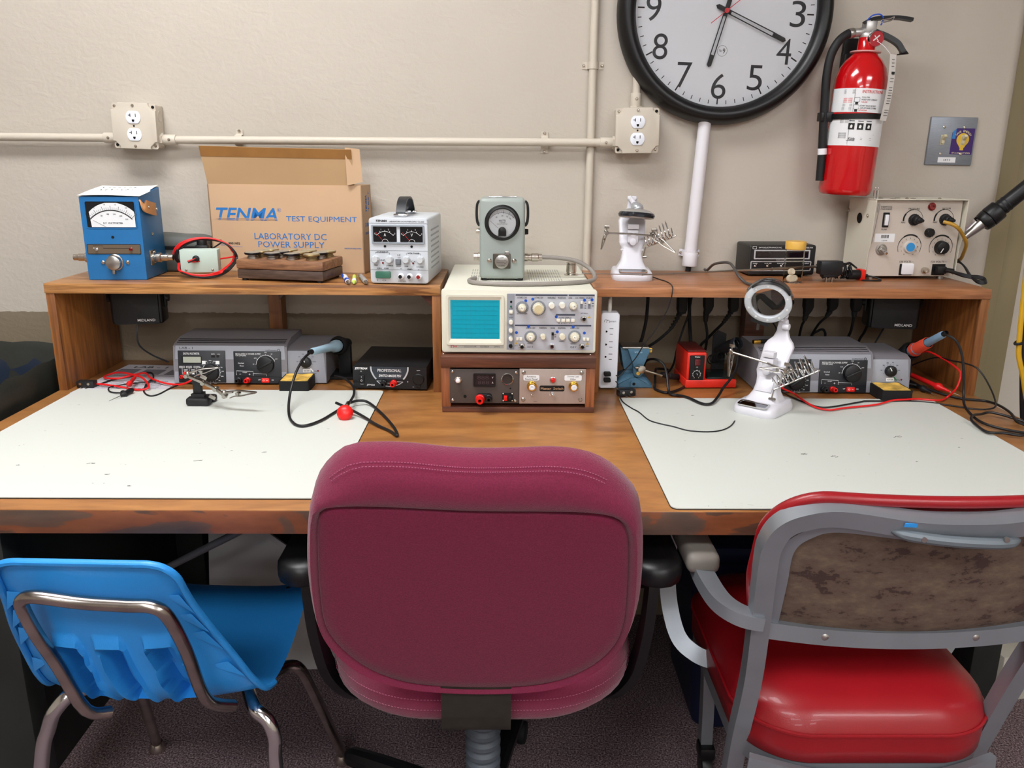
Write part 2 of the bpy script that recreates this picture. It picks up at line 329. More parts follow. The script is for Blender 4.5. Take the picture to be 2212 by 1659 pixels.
for (x0, x1, y0, y1, l) in ((-.965, -.268, -.9068, -.291, 'white work mat in front of the station with the small clamp stand'), (.2625, .968, -.941, -.34, 'white work mat under the white magnifier stand')):
    w, h = x1-x0, y1-y0
    t = thing('work_mat', l, 'mat', ((x0+x1)/2, (y0+y1)/2, DZ), 0, 'white work mats')
    MB().prism(rrect(w, h, .012), .0016).build('core', M_matedge, t)
    MB().prism(rrect(w-.001, h-.001, .012), .0014, z0=.0016).build('surface', M_mat, t)
    mb = MB(T(-(x0+x1)/2, -(y0+y1)/2, 0)); rs = random.Random(int(abs(x0)*100))
    for (mx, my, ln) in (((-.71, -.76, .009), (-.66, -.81, .006), (-.53, -.745, .010), (-.43, -.70, .008), (-.60, -.86, .005), (-.83, -.77, .005), (-.42, -.52, .004)) if x0 < 0 else ((.560, -.700, .016), (.602, -.712, .012), (.77, -.60, .014), (.86, -.66, .004), (.40, -.47, .005), (.64, -.915, .012))):
        for q in range(3): a = rs.uniform(-.5, .5); c = (mx+rs.uniform(-.5, .5)*ln, my+rs.uniform(-.2, .2)*ln); mb.line([(c[0]-ln*.35*math.cos(a), c[1]-ln*.35*math.sin(a)), c, (c[0]+ln*.35*math.cos(a+.5), c[1]+ln*.35*math.sin(a+.5))], .0012, .0031)
    mb.build('scuff_marks', mat('scuff_brown', '#4c463e', .8), t)
def shelf(x0, x1, m, label, ends):
    cx = (x0+x1)/2; t = thing('riser_shelf', label, 'shelf', (cx, -.1525, DZ), 0, 'wooden riser shelves on the bench')
    MB().box((0, 0, .2338), (x1-x0, .285, .022), .001).build('shelf_board', m, t)
    for xe in ends: MB().box((xe-cx, 0, .1112), (.019, .281, .2224), .0006).build('upright', W_up, t)
    return t, cx
t, cx = shelf(-1.0076, -.136, W_left, 'pine riser shelf carrying the blue meter and the cardboard carton', (-.997, -.1455))
MB().box((-.572-cx, .126, .1112), (.032, .044, .2224)).build('post', W_up, t)
MB().prism([(0, 0), (.05, 0), (0, -.05)], .04, T(-.556-cx, .125, .2224) @ RX(90)).build('brace', W_dark, t)
MB().prism([(0, 0), (-.03, 0), (0, -.03)], .04, T(-.155-cx, -.08, .2224) @ RX(90)).build('brace', W_dark, t)
t, cx = shelf(.2040, 1.0941, W_right, 'reddish riser shelf carrying the black counter and the cream machine', (.2136, 1.0845))
MB().box((.647-cx, .126, .1112), (.05, .044, .2224)).build('post', W_dark, t)
MB().prism([(0, 0), (-.03, 0), (0, -.03)], .04, T(.622-cx, .125, .2224) @ RX(90)).build('brace', W_dark, t)
# ------------------------------------------------------------------ chairs
def lerp_rows(rows, t):
    n = len(rows)-1; x = t*n; i = min(int(x), n-1); f = x-i
    def at(k): return rows[max(0, min(n, k))]
    out = []
    for a, b, c, d in zip(at(i-1), at(i), at(i+1), at(i+2)):
        out.append(.5*((2*b)+(-a+c)*f+(2*a-5*b+4*c-d)*f*f+(-a+3*b-3*c+d)*f**3))
    return out
# --- blue moulded school chair
ch = thing('school_chair', 'blue moulded plastic school chair on chrome legs', 'chair', (-.555, -.80, 0), -2)
CO = Vector((-.555, -.80, 0))
# rows from the top of the back to the front of the seat: y, z, half width, centre x, how far the sides wrap forward
rows = [(-.297, .742, .122, .003, .000), (-.292, .722, .124, .002, .004), (-.277, .665, .131, -.002, .018), (-.256, .60, .146, -.005, .030), (-.232, .53, .160, -.004, .042),
        (-.208, .472, .170, .0, .046), (-.17, .437, .176, .004, .036), (-.10, .420, .178, .006, .016), (.0, .414, .177, .005, .0), (.10, .414, .172, .002, 0), (.19, .416, .166, -.002, 0), (.235, .408, .160, -.004, 0), (.25, .392, .150, -.004, 0)]
def shell(s, t):
    y, z, hw, cx, wrap = lerp_rows(rows, t); u = 2*s-1
    rc = .032; dz = .742-z
    if dz < rc: hw = hw-rc+math.sqrt(max(0, rc*rc-(rc-dz)**2))
    x = cx+u*hw; yy = y+wrap*abs(u)**2.4; zz = z
    if t > .5: zz += .016*abs(u)**3*min(1, (t-.5)*4)*(1-max(0, t-.9)*8)
    for xc in (-.060, .005, .076):
        dx = (x-xc-(t-.40)*.05)/.0185; dt = (t-.375)/.100
        if abs(dx) < 1.35 and abs(dt) < 1.4:
            inside = max(0, min(1, (1.0-abs(dx))*5))*max(0, min(1, (1.0-abs(dt))*6))
            rim = max(0, 1-abs(abs(dx)-1.08)*5)*max(0, min(1, (1.25-abs(dt))*5)) if dt > -1 else 0
            hood = max(0, 1-abs(dt+1.05)*4)*max(0, min(1, (1.2-abs(dx))*5))
            yy += .034*inside-.010*max(rim, hood)
    return (x, yy, zz)
M_blue = mat('blue_shell_plastic', '#2a8ad6', .36, vary=.06, vscale=6, bump=.15, bscale=500)
mb = MB(); mb.grid(shell, 110, 170, .0045)
edge = [shell(0, t/40) for t in range(22, -1, -1)]+[shell(s/14, 0) for s in range(1, 14)]+[shell(1, t/40) for t in range(0, 23)]
mb.tube([(x*1.01, y-.004, z) for x, y, z in edge], .0055, 8, 2)
for sd in (-1, 1):                                               # webs between the rim and the back
    for t in (.15, .205, .255, .345):
        A, B, C_ = (Vector(shell(.5+sd*.495, t+.045)), Vector(shell(.5+sd*.47, t-.005)), Vector(shell(.5+sd*.385, t)))
        A += Vector((0, -.010, 0)); B += Vector((0, -.006, 0)); C_ += Vector((0, .002, 0)); w = Vector((0, 0, .0015)); b = bmesh.new()
        V = [b.verts.new(q) for q in (A, B, C_, A+w, B+w, C_+w)]
        for f in ((0, 1, 2), (3, 4, 5), (0, 1, 4, 3), (1, 2, 5, 4), (2, 0, 3, 5)): b.faces.new([V[i] for i in f])
        bmesh.ops.recalc_face_normals(b, faces=b.faces[:]); mb._add(b)
mb.build('seat_shell', M_blue, ch, 45)
MB().ball(shell(.86, .86), .0045, (1, 1, .5)).build('rivet', M_black, ch)
M_ctube = mat('worn_chrome_tube', '#a9a19a', .24, 1, vary=.25, vscale=25)
L = lambda pts: [Vector(p)-CO for p in pts]
MB().tube(L([(-.600, -1.00, .432), (-.622, -1.026, .455), (-.638, -1.050, .548), (-.642, -1.079, .618), (-.641, -1.100, .672), (-.633, -1.108, .690), (-.612, -1.112, .697), (-.553, -1.108, .687), (-.491, -1.108, .684), (-.458, -1.107, .682), (-.441, -1.102, .664), (-.434, -1.075, .595), (-.435, -1.038, .50), (-.430, -1.014, .462), (-.412, -.985, .437)]), .0095, 12, 4).build('back_frame', M_ctube, ch)
M_ctube2 = mat('bright_chrome_tube', '#c9c9ca', .16, 1)
for pts in ([(-.62, -.90, .415), (-.665, -.965, .445), (-.694, -.985, .424), (-.712, -.987, .386), (-.728, -.995, .321), (-.77, -1.02, .02)], [(-.42, -.90, .408), (-.387, -.962, .415), (-.363, -.975, .404), (-.352, -.980, .373), (-.352, -.985, .316), (-.335, -1.01, .02)]):
    l = MB().tube(L(pts), .0115, 12, 5).build('leg', M_ctube2, ch)
    p = Vector(pts[-1])-CO; MB().lathe([(0, 0), (.016, 0), (.016, .008), (.012, .022), (0, .022)], T(p.x, p.y, 0)).build('glide', M_steel, l)
for pts in ([(-.62, -.90, .405), (-.640, -.85, .385), (-.66, -.80, .33), (-.765, -.566, .018)], [(-.40, -.86, .402), (-.379, -.82, .395), (-.360, -.80, .375), (-.352, -.740, .27), (-.348, -.588, .018)]):
    l = MB().tube(L(pts), .0105, 12, 5).build('leg', M_ctube, ch)
    p = Vector(pts[-1])-CO; MB().lathe([(0, 0), (.018, 0), (.018, .006), (.012, .02), (0, .02)], T(p.x, p.y, 0)).build('glide', M_nickel, l)

# --- maroon task chair
ch = thing('task_chair', 'maroon upholstered swivel task chair with black armrests', 'chair', (-.03, -.80, 0))
M_mar = mat('maroon_cloth', '#74243f', .92, vary=.14, vscale=420, bump=.5, bscale=700, spec=.15, sheen=.25)
M_mar2 = mat('maroon_cloth_panel', '#6a2139', .95, vary=.16, vscale=420, bump=.5, bscale=700, spec=.1, sheen=.15)
outline = [(-0.1695, 0.3546), (-0.1304, 0.3593), (-0.0891, 0.3579), (-0.0401, 0.3521), (-0.0012, 0.3499), (0.0509, 0.351), (0.1029, 0.3529), (0.1423, 0.3469), (0.172, 0.3316), (0.1975, 0.3068), (0.2126, 0.2845), (0.2204, 0.2553), (0.2251, 0.215), (0.2279, 0.1629), (0.226, 0.1158), (0.215, 0.0709), (0.1971, 0.0321), (0.1695, -0.0037), (0.1314, -0.028), (0.0864, -0.0405), (-0.0047, -0.0447), (-0.0953, -0.0364), (-0.1487, -0.0201), (-0.1831, 0.0), (-0.2098, 0.0355), (-0.2264, 0.0776), (-0.234, 0.133), (-0.2336, 0.1929), (-0.2261, 0.2535), (-0.2166, 0.2955), (-0.2005, 0.3269)]
inner = [(-0.2098, 0.2699), (-0.1937, 0.2851), (-0.1618, 0.2855), (-0.0072, 0.2772), (0.1325, 0.2762), (0.1759, 0.2715), (0.1959, 0.2552), (0.2031, 0.2318), (0.2069, 0.1804), (0.2078, 0.0897), (0.1912, 0.0321), (0.1458, -0.0117), (0.0862, -0.0343), (-0.0046, -0.0397), (-0.0952, -0.0323), (-0.1539, -0.0081), (-0.1955, 0.0316), (-0.2178, 0.0776), (-0.2202, 0.1438), (-0.2164, 0.2135)]
def polar(poly, n=96, c=(0, .155)):
    P = spline([(x, y, 0) for x, y in poly], 8, True); out = []
    for k in range(n):
        a = 2*PI*k/n; d = Vector((math.cos(a), math.sin(a))); best = None
        for p, q in zip(P, P[1:]+P[:1]):
            ax, ay, bx, by = p.x-c[0], p.y-c[1], q.x-c[0], q.y-c[1]
            ex, ey = bx-ax, by-ay; den = d.x*ey-d.y*ex
            if abs(den) < 1e-12: continue
            t = (ax*ey-ay*ex)/den; u = (ax*d.y-ay*d.x)/den
            if t > 0 and -1e-6 <= u <= 1+1e-6 and (best is None or t > best): best = t
        out.append((c[0]+d.x*best, c[1]+d.y*best))
    return out
PO, PI_ = polar(outline), polar(inner)
def loft(mb, rings, M=None):
    b = bmesh.new(); V = [[b.verts.new(p) for p in r] for r in rings]; n = len(V[0])
    for A, B in zip(V, V[1:]):
        for k in range(n): b.faces.new((A[k], A[(k+1) % n], B[(k+1) % n], B[k]))
    b.faces.new(V[0][::-1]); b.faces.new(V[-1])
    bmesh.ops.recalc_face_normals(b, faces=b.faces[:]); return mb._add(b, M)
def mixr(A, B, t, w, sc=1.0, c=(0, .155)):
    return [(c[0]+((a[0]*(1-t)+b[0]*t)-c[0])*sc, c[1]+((a[1]*(1-t)+b[1]*t)-c[1])*sc, w) for a, b in zip(A, B)]
BM = T(0, -.23, .56) @ RX(90+11.3) @ T(0, 0, .036)                 # panel space: Y up the back, Z out of it; leans back
mb = MB(BM)
loft(mb, [mixr(PI_, PO, 0, -.012, .96), mixr(PI_, PO, 0.02, -.003), mixr(PI_, PO, .12, .004), mixr(PI_, PO, .35, .006), mixr(PI_, PO, .6, .001), mixr(PI_, PO, .8, -.009), mixr(PI_, PO, .93, -.022), mixr(PI_, PO, 1, -.042), mixr(PI_, PO, 1, -.052, .975), mixr(PI_, PO, .85, -.064, .93), mixr(PI_, PO, .4, -.070, .8)])
mb.build('back_cushion', M_mar, ch, 60)
mb = MB(BM); loft(mb, [mixr(PI_, PO, 0, .0005, .5), mixr(PI_, PO, 0, .0005, .9), mixr(PI_, PO, 0, -.001, .975), mixr(PI_, PO, 0, -.007, .992), mixr(PI_, PO, 0, -.016, .985)])
mb.build('back_panel', M_mar2, ch, 60)
M_stitch = mat('maroon_thread', '#a05a72', .9)
mb = MB(BM)
ix = [k for k in range(96) if 18 <= k <= 78*96//200]
for t, w in ((.80, -.0075), (.85, -.012)):
    pl = mixr(PI_, PO, t, w)
    for k in range(12, 37):
        a, b = Vector(pl[k]), Vector(pl[k+1])
        for j in range(4):
            p, q = a.lerp(b, j/4), a.lerp(b, j/4+.14); mb.tube([p, q], .0006, 5, smooth=False)
mb.build('stitching', M_stitch, ch)
# seat cushion
def sup(w, d, r, n=64): return [(x, y) for x, y in polar(rrect(w, d, r, 8), n, (0, 0))]
so = sup(.505, .47, .17); mb = MB(T(.0, .02, 0))
def sr(sc, z, f=0): return [(x*sc, y*sc, z+f*(1 if y > .1 else 0)*-.01) for x, y in so]
loft(mb, [sr(.75, .420), sr(.95, .422), sr(.99, .433), sr(1.0, .455), sr(.99, .475), sr(.955, .492), sr(.88, .504), sr(.7, .510), sr(.4, .509)]); mb.build('seat_cushion', M_mar, ch, 60)
mb = MB(T(.0, .02, 0)); P1 = sr(1.003, .448); P2 = sr(1.0, .4655)
for PL in (P1, P2):
    for k in range(33, 63):
        a, b = Vector(PL[k]), Vector(PL[(k+1) % 64])
        for j in range(5): mb.tube([a.lerp(b, j/5), a.lerp(b, j/5+.12)], .0006, 5, smooth=False)
mb.build('seat_stitching', M_stitch, ch)
MB().box((0, .03, .410), (.36, .36, .022), .008).build('seat_pan', M_blackm, ch)
M_brk = mat('scuffed_black_steel', '#26231c', .55, vary=.2, vscale=60)
mb = MB(); mb.tube([(-.005, -.262, .575), (-.005, -.254, .53), (-.005, -.248, .48), (-.005, -.244, .455), (-.005, -.228, .428), (-.005, -.15, .405), (-.005, 0, .398)], 0, n=5, rect=[(-.052, -.004), (.052, -.004), (.052, .004), (-.052, .004)], up=(0, -1, .2)); mb.build('back_bracket', M_brk, ch)
for x, z in ((-.047, .545), (.037, .545), (.037, .56)): MB().box((x, -.262, z), (.014, .004, .003), .001).build('screw', M_nickel, ch)
mb = MB(); pr = [(.0, .395)]; 
for k in range(12): z = .39-.0225*k; pr += [(.027, z), (.032, z-.006), (.032, z-.014), (.027, z-.020)]
mb.lathe(pr+[(0, .115)], T(.0, -.03, 0)); M_boot = mat('ribbed_grey_rubber', '#4d545c', .5); mb.build('column_boot', M_boot, ch)
MB().lathe([(0, .06), (.045, .06), (.045, .11), (.03, .12), (0, .12)], T(0, -.03, 0)).build('hub', M_black, ch)
for k in range(5):
    a = R(149+72*k); d = Vector((math.cos(a), math.sin(a), 0)); c = Vector((0, -.03, 0))
    l = MB().tube([c+d*.02+Vector((0, 0, .095)), c+d*.15+Vector((0, 0, .092)), c+d*.30+Vector((0, 0, .074)), c+d*.325+Vector((0, 0, .066))], lambda t: .024-.006*t, 10, 5).build('base_leg', M_black, ch)
    e = c+d*.305
    mb = MB(); n = Vector((-d.y, d.x, 0))
    for sgn in (-1, 1): mb.cyl(e+n*.004*sgn+Vector((0, 0, .026)), e+n*.022*sgn+Vector((0, 0, .026)), .025, seg=18, bev=.004)
    mb.cyl(e+Vector((0, 0, .03)), e+Vector((0, 0, .07)), .007); mb.build('caster', M_blackm, l)
for sg in (-1, 1):
    x = .268 if sg > 0 else -.270
    MB().tube([(x*.55, -.02, .382), (x*.8, -.06, .375), (x*.95, -.09, .43), (x*1.0, -.115, .52), (x*1.02, -.12, .60), (x*1.03, -.11, .645)], 0, n=6, rect=[(-.018, -.008), (.018, -.008), (.018, .008), (-.018, .008)], up=(1, 0, 0)).build('arm_support', M_black, ch)
    def pad(s, t, x=x, sg=sg): return (0, 0, 0)
    mb = MB(T(x*1.03, -.045, .648)); po = polar(rrect(.086, .255, .043, 8), 40, (0, 0))
    loft(mb, [[(a*k, b*k2, z) for a, b in po] for k, k2, z in ((.7, .9, -.020), (.93, .98, -.016), (1, 1, -.004), (.97, .99, .008), (.85, .95, .016), (.5, .8, .019))]); mb.build('armrest', M_black, ch, 60)

# --- red vinyl armchair with grey metal frame
ch = thing('metal_armchair', 'red vinyl armchair with a grey metal frame and scuffed brown back', 'chair', (.588, -.80, 0))
M_grey = mat('grey_painted_aluminium', '#8d9298', .32, .55, vary=.06, vscale=12)
M_vinyl = mat('red_vinyl', '#8c1019', .36, coat=.1, bump=.1, bscale=600, vary=.05, vscale=10)
M_brown = mat('scuffed_brown_board', '#6f5b4d', .7)
nt = M_brown.node_tree; tc = nt.nodes.new('ShaderNodeTexCoord'); n1 = nt.nodes.new('ShaderNodeTexNoise'); n1.inputs['Scale'].default_value = 22; n1.inputs['Detail'].default_value = 7; n1.inputs['Roughness'].default_value = .7
mp = nt.nodes.new('ShaderNodeMapping'); mp.inputs['Scale'].default_value = (1, 1, 1.8); nt.links.new(tc.outputs['Object'], mp.inputs[0]); nt.links.new(mp.outputs[0], n1.inputs['Vector'])
rp = ramp(nt, [(.34, '#6e5d4c'), (.46, '#5f4f43'), (.55, '#58473c'), (.58, '#3b2b27'), (.72, '#452f2b')]); nt.links.new(n1.outputs['Fac'], rp.inputs[0]); nt.links.new(rp.outputs[0], nt.nodes['Principled BSDF'].inputs['Base Color'])
def yb(z): return -.165-(z-.35)*.315                              # the reclined back plane, local y at height z
HW = .203
st = [(-12.5, -12.5), (12.5, -12.5), (12.5, 12.5), (-12.5, 12.5)]; bar = lambda a, b: [(-a, -b), (a, -b), (a, b), (-a, b)]
pth = [(-HW+.03, -.10, .02), (-HW+.014, -.12, .18), (-HW+.004, yb(.35), .35), (-HW, yb(.5), .5), (-HW-.010, yb(.62), .62), (-HW-.022, yb(.74), .74)]
top = [(-HW-.022, yb(.775), .775), (-HW-.012, yb(.80)-.002, .803), (-HW+.012, yb(.82)-.004, .82), (-HW+.055, yb(.83)-.010, .829), (-.06, yb(.825)-.028, .822), (0, yb(.823)-.030, .820)]
full = pth+top; full = full+[(-x, y, z) for x, y, z in full[-2::-1]]
mb = MB(); mb.tube(full, 0, n=5, rect=bar(.0135, .0125), up=(0, -1, -.31)); mb.build('back_frame', M_grey, ch, 50)
# inside flange of the frame, closer to the board
yc = lambda x, z: yb(z)-.030*(1-(x/.225)**2)*max(0, min(1, (z-.58)/.06))
fl = lambda k: [(-HW+.020*k, 0, .60), (-HW-.004+.018*k, 0, .70), (-HW-.006+.018*k, 0, .76), (-HW+.016+.014*k, 0, .795-.008*k), (-HW+.06, 0, .811-.012*k), (-.06, 0, .806-.013*k), (0, 0, .804-.013*k)]
def flange(k): h = fl(k); h = h+[(-x, y, z) for x, y, z in h[-2::-1]]; return spline([(x, yc(x, z)+.004, z) for x, y, z in h], 6)
a, b2 = flange(0), flange(1); mb = MB(); bm_ = bmesh.new(); V = [[bm_.verts.new(p) for p in q] for q in (a, b2)]
for i in range(len(a)-1): bm_.faces.new((V[0][i], V[0][i+1], V[1][i+1], V[1][i]))
bmesh.ops.solidify(bm_, geom=bm_.faces[:], thickness=.006); bmesh.ops.recalc_face_normals(bm_, faces=bm_.faces[:]); mb._add(bm_); mb.build('frame_flange', M_grey, ch, 50)
def board(s, t):
    z = .612+t*.186; x = (s*2-1)*(HW-.006+(.012 if t > .3 else .04*t)); x *= 1-.06*max(0, (t-.75)*4)**3
    return (x, yc(x, z)+.014, z-.012*(1-(x/.2)**2)*(1-t))
MB().grid(board, 30, 16, .005).build('back_board', M_brown, ch)
def padf(s, t):
    z = .60+(1-(1-t)**2)*.247; u = s*2-1; w = HW+.012+.016*min(1, max(0, (z-.62)/.08)); dz = .847-z; rc = .075
    if dz < rc: w = w-rc+math.sqrt(max(0, rc*rc-(rc-dz)**2))
    x = u*w
    return (x, yc(x, z)+.020+.012*(1-abs(u)**6)*math.sin(PI*t), z)
mb = MB(); mb.grid(padf, 30, 18, .016)
ed = [padf(0, t/12) for t in range(1, 12)]+[padf(s/16, .995) for s in range(0, 17)]+[padf(1, t/12) for t in range(11, 0, -1)]
mb.tube(ed, .0085, 8, 3); mb.build('back_cushion', M_vinyl, ch, 60)
rail = [(x, yc(x, .608)+.002-.0, .612-.010*(1-(x/.2)**2)) for x in [-.198, -.13, -.065, 0, .065, .13, .198]]
r_ = MB().tube(rail, 0, n=5, rect=bar(.008, .013), up=(0, 0, 1)).build('back_rail', M_grey, ch, 50)
for x in (-.118, .10): MB().lathe([(.007, 0), (.007, .002), (.003, .0045), (0, .005)], aim((x, yc(x, .605)-.005, .606), (x, yc(x, .605)-.1, .606))).build('bolt', M_steel, r_)
h = MB(); h.tube([(-.089, yb(.81)-.036, .814), (-.07, yb(.81)-.046, .812), (-.02, yb(.806)-.052, .807), (.03, yb(.806)-.052, .804), (.06, yb(.805)-.048, .803), (.079, yb(.805)-.038, .802)], lambda t: .0075*min(1, .25+4*t, .25+4*(1-t)), 10, 5)
hh = h.build('handle', mat('grey_handle', '#666e74', .5, .2), ch)
for x in (-.055, .05): MB().cyl((x, -.362, .811), (x, -.366, .811), .0035).build('screw', M_steel, hh)
MB(T(-.062, yb(.823)-.0425, .8265) @ RX(17) @ RY(2)).box((0, 0, 0), (.032, .0008, .006)).build('tape_mark', mat('blue_tape', '#2f93e0', .6), ch)
so2 = polar(rrect(.415, .47, .11, 12), 160, (0, 0)); mb = MB(T(0, .0, 0)); sr2 = lambda k, z: [(x*k, y*k, z) for x, y in so2]
loft(mb, [sr2(.95, .362), sr2(.995, .366), sr2(1.0, .39), sr2(1.0, .412), sr2(1.006, .416), sr2(.995, .421), sr2(.975, .436), sr2(.92, .451), sr2(.8, .462), sr2(.55, .468), sr2(.3, .469)]); s_ = mb.build('seat_cushion', M_vinyl, ch, 70)
mb = MB(); mb.tube([(x*1.004, y*1.004, .4165) for x, y in so2], .0032, 6, 1, closed=True); mb.build('welt', M_vinyl, s_)
mb = MB(); mb.ring([(x*.98, y*.98) for x, y in so2], [(x*.86, y*.86) for x, y in so2], .03, z0=.332); mb.build('seat_frame', M_grey, ch)
mb = MB(); mb.tube([(-HW+.008, -.215, .35), (-.1, -.243, .343), (0, -.250, .34), (.1, -.243, .343), (HW-.008, -.215, .35)], 0, n=5, rect=bar(.006, .016), up=(0, 0, 1)); mb.build('seat_rail', M_grey, ch, 50)
for sg in (-1, 1):
    X = lambda pts: [(sg*(-x), y, z) for x, y, z in pts]
    a_ = MB().tube(X([(.212, -.262, .634), (.240, -.256, .637), (.262, -.225, .640), (.271, -.17, .645), (.272, -.10, .650), (.272, .0, .652), (.272, .06, .645), (.272, .09, .61), (.273, .095, .54), (.270, .08, .47), (.255, .05, .41), (.225, .03, .385), (.19, .02, .375)]), 0, n=6, rect=bar(.015, .010)).build('arm', M_grey, ch, 50)
    mb = MB(); mb.box((sg*-.272, -.050, .664), (.052, .215, .034), .012, seg=3); mb.build('armrest', mat('taupe_armrest', '#7b756e', .5), a_)
for sg in (-1, 1):
    l = MB().tube([(sg*.165, .16, .35), (sg*.155, .17, .2), (sg*.15, .175, .075)], 0, n=5, rect=bar(.014, .012), up=(1, 0, 0)).build('leg', M_grey, ch, 50)
    mb = MB(); mb.cyl((sg*.150-.012, .16, .026), (sg*.150+.012, .16, .026), .026, seg=20, bev=.005); mb.box((sg*.15, .165, .062), (.034, .04, .03), .006); mb.build('caster', M_black, l)
    mb = MB(); p = (sg*(HW-.03), -.095); mb.cyl((p[0]-.012, p[1], .026), (p[0]+.012, p[1], .026), .026, seg=20, bev=.005); mb.box((p[0], p[1], .05), (.03, .036, .03), .006); mb.build('caster', M_black, ch)
# ------------------------------------------------------------------ shared small parts
def PM(X0, Y0, X1, Y1, w, h, sh=0):
    """maps drawing units of a front elevation to panel metres (u from the centre, v from the bottom)"""
    return lambda X, Y: (((X-X0-(Y-Y0)*sh)/(X1-X0)-.5)*w, (Y1-Y)/(Y1-Y0)*h)
def textfit(mb, body, u, v, w=None, h=None, z=.0003, rot=0, bold=0, shear=0, M=None, res=2):
    """lettering scaled so that it is w wide and h tall, centred at u,v"""
    cu = bpy.data.curves.new('t', 'FONT'); cu.body = body; cu.size = 1; cu.align_x = 'CENTER'; cu.offset = bold; cu.shear = shear; cu.resolution_u = res; cu.extrude = 0
    ob = bpy.data.objects.new('t', cu); me = bpy.data.meshes.new_from_object(ob); b = bmesh.new(); b.from_mesh(me)
    bpy.data.objects.remove(ob); bpy.data.curves.remove(cu); bpy.data.meshes.remove(me)
    xs = [q.co.x for q in b.verts]; ys = [q.co.y for q in b.verts]
    if not xs: b.free(); return mb
    x0, x1, y0, y1 = min(xs), max(xs), min(ys), max(ys)
    sy = h/(y1-y0) if h else w/(x1-x0); sx = w/(x1-x0) if w else sy
    for q in b.verts: q.co = Vector(((q.co.x-(x0+x1)/2)*sx, (q.co.y-(y0+y1)/2)*sy, 0))
    r = bmesh.ops.extrude_face_region(b, geom=b.faces[:])
    for q in r['geom']:
        if isinstance(q, bmesh.types.BMVert): q.co.z += .0002
    return mb._add(b, (M or I4) @ T(u, v, z) @ RZ(rot))
def screw(par, M, u, v, r=.003, m=None, w=0):
    mb = MB(M @ T(u, v, w)); mb.lathe([(r, 0), (r, r*.35), (r*.6, r*.75), (0, r*.8)], seg=16); mb.box((0, 0, r*.75), (r*1.5, r*.25, r*.12)); return mb.build('screw', m or M_steel, par)
def knob(par, M, u, v, r, h, m, name='knob', skirt=0, taper=.88, flutes=0, point=None, pm=None, cap=None, w=0):
    mb = MB(M @ T(u, v, w)); pr = []
    if skirt: pr += [(skirt, 0), (skirt, h*.18), (r, h*.28)]
    else: pr += [(r, 0)]
    pr += [(r*taper, h*.93), (r*taper*.88, h), (0, h)]
    mb.lathe(pr, seg=28)
    if flutes:
        for k in range(flutes): mb.cyl((r*.95*math.cos(2*PI*k/flutes), r*.95*math.sin(2*PI*k/flutes), h*.28), (r*.9*math.cos(2*PI*k/flutes), r*.9*math.sin(2*PI*k/flutes), h*.93), r*.085, seg=6)
    o = mb.build(name, m, par)
    if point is not None:
        mb = MB(M @ T(u, v, w) @ RZ(point)); mb.box((0, r*taper*.5, h+.0002), (r*.13, r*taper*.8, .0006)); mb.build('pointer', pm or M_inkw, o)
    if cap:
        mb = MB(M @ T(u, v, w)); mb.lathe([(r*taper*.8, h), (r*taper*.8, h+.0008), (0, h+.001)], seg=24); mb.build('cap', cap, o)
    return o
def toggle(par, M, u, v, s=1, tilt=-20, w=0):
    mb = MB(M @ T(u, v, w)); mb.lathe([(.0055*s, 0), (.0055*s, .0015*s), (.0035*s, .0018*s), (.0035*s, .006*s), (0, .006*s)], seg=6)
    mb._add(MB().lathe([(.0012*s, .004*s), (.0022*s, .016*s), (.0018*s, .0185*s), (0, .019*s)]).bm, RX(-tilt)); return mb.build('toggle_switch', M_chrome, par)
def jack(par, M, u, v, r, h, m, name='jack', hole=True, w=0):
    mb = MB(M @ T(u, v, w)); mb.lathe([(r, 0), (r, h*.35), (r*.8, h*.4), (r*.8, h*.9), (r*.72, h), (r*.38, h), (r*.38, h*.5), (0, h*.5)], seg=18); o = mb.build(name, m, par)
    if hole: MB(M @ T(u, v, w)).lathe([(r*.36, h*.52), (0, h*.55)], seg=12).build('socket_hole', M_hole, o)
    return o
def plug_body(mb, M=None):
    pass
# ------------------------------------------------------------------ on the wall
M_beige = mat('beige_painted_metal', '#c6bdae', .45, bump=.06, bscale=80)
def pipe(name, label, segs, r, m, group=None, straps=(), cat='conduit', conns=()):
    o = segs[0]; t = thing(name, label, cat, o[0], 0, group); O = Vector(o[0])
    for sgm in segs: MB().tube([Vector(p)-O for p in sgm], r, 14, 6, smooth=len(sgm) > 2).build('pipe', m, t)
    for p, d in straps:                                            # d = direction of the pipe
        p = Vector(p)-O; d = Vector(d); s = d.cross(Vector((0, 1, 0))).normalized()
        mb = MB(); pts = [p+s*.026+Vector((0, r, 0)), p+s*(r+.004)+Vector((0, r, 0)), p+s*(r+.0015), p+s*r*.7-Vector((0, r*.8, 0)), p-Vector((0, r+.001, 0)), p-s*r*.7-Vector((0, r*.8, 0)), p-s*(r+.0015), p-s*(r+.004)+Vector((0, r, 0)), p-s*.026+Vector((0, r, 0))]
        mb.tube(pts, 0, n=4, rect=[(-.0085, -.001), (.0085, -.001), (.0085, .001), (-.0085, .001)], up=(0, -1, .001))
        st = mb.build('strap', m, t)
        for q in (1, -1): screw(st, T(*(p+s*.022*q+Vector((0, r-.001, 0)))) @ RX(90), 0, 0, .0035, M_nickel)
    for p, d in conns:
        p = Vector(p)-O; d = Vector(d).normalized(); mb = MB(); mb.cyl(p, p+d*.034, r+.003, seg=16, bev=.001); mb.cyl(p-d*.006, p+d*.004, r+.006, seg=6); c = mb.build('connector', m, t)
        screw(c, T(*(p+d*.02+Vector((0, -r-.002, 0)))) @ RX(90), 0, 0, .0035, M_nickel)
    return t
RP = .0095
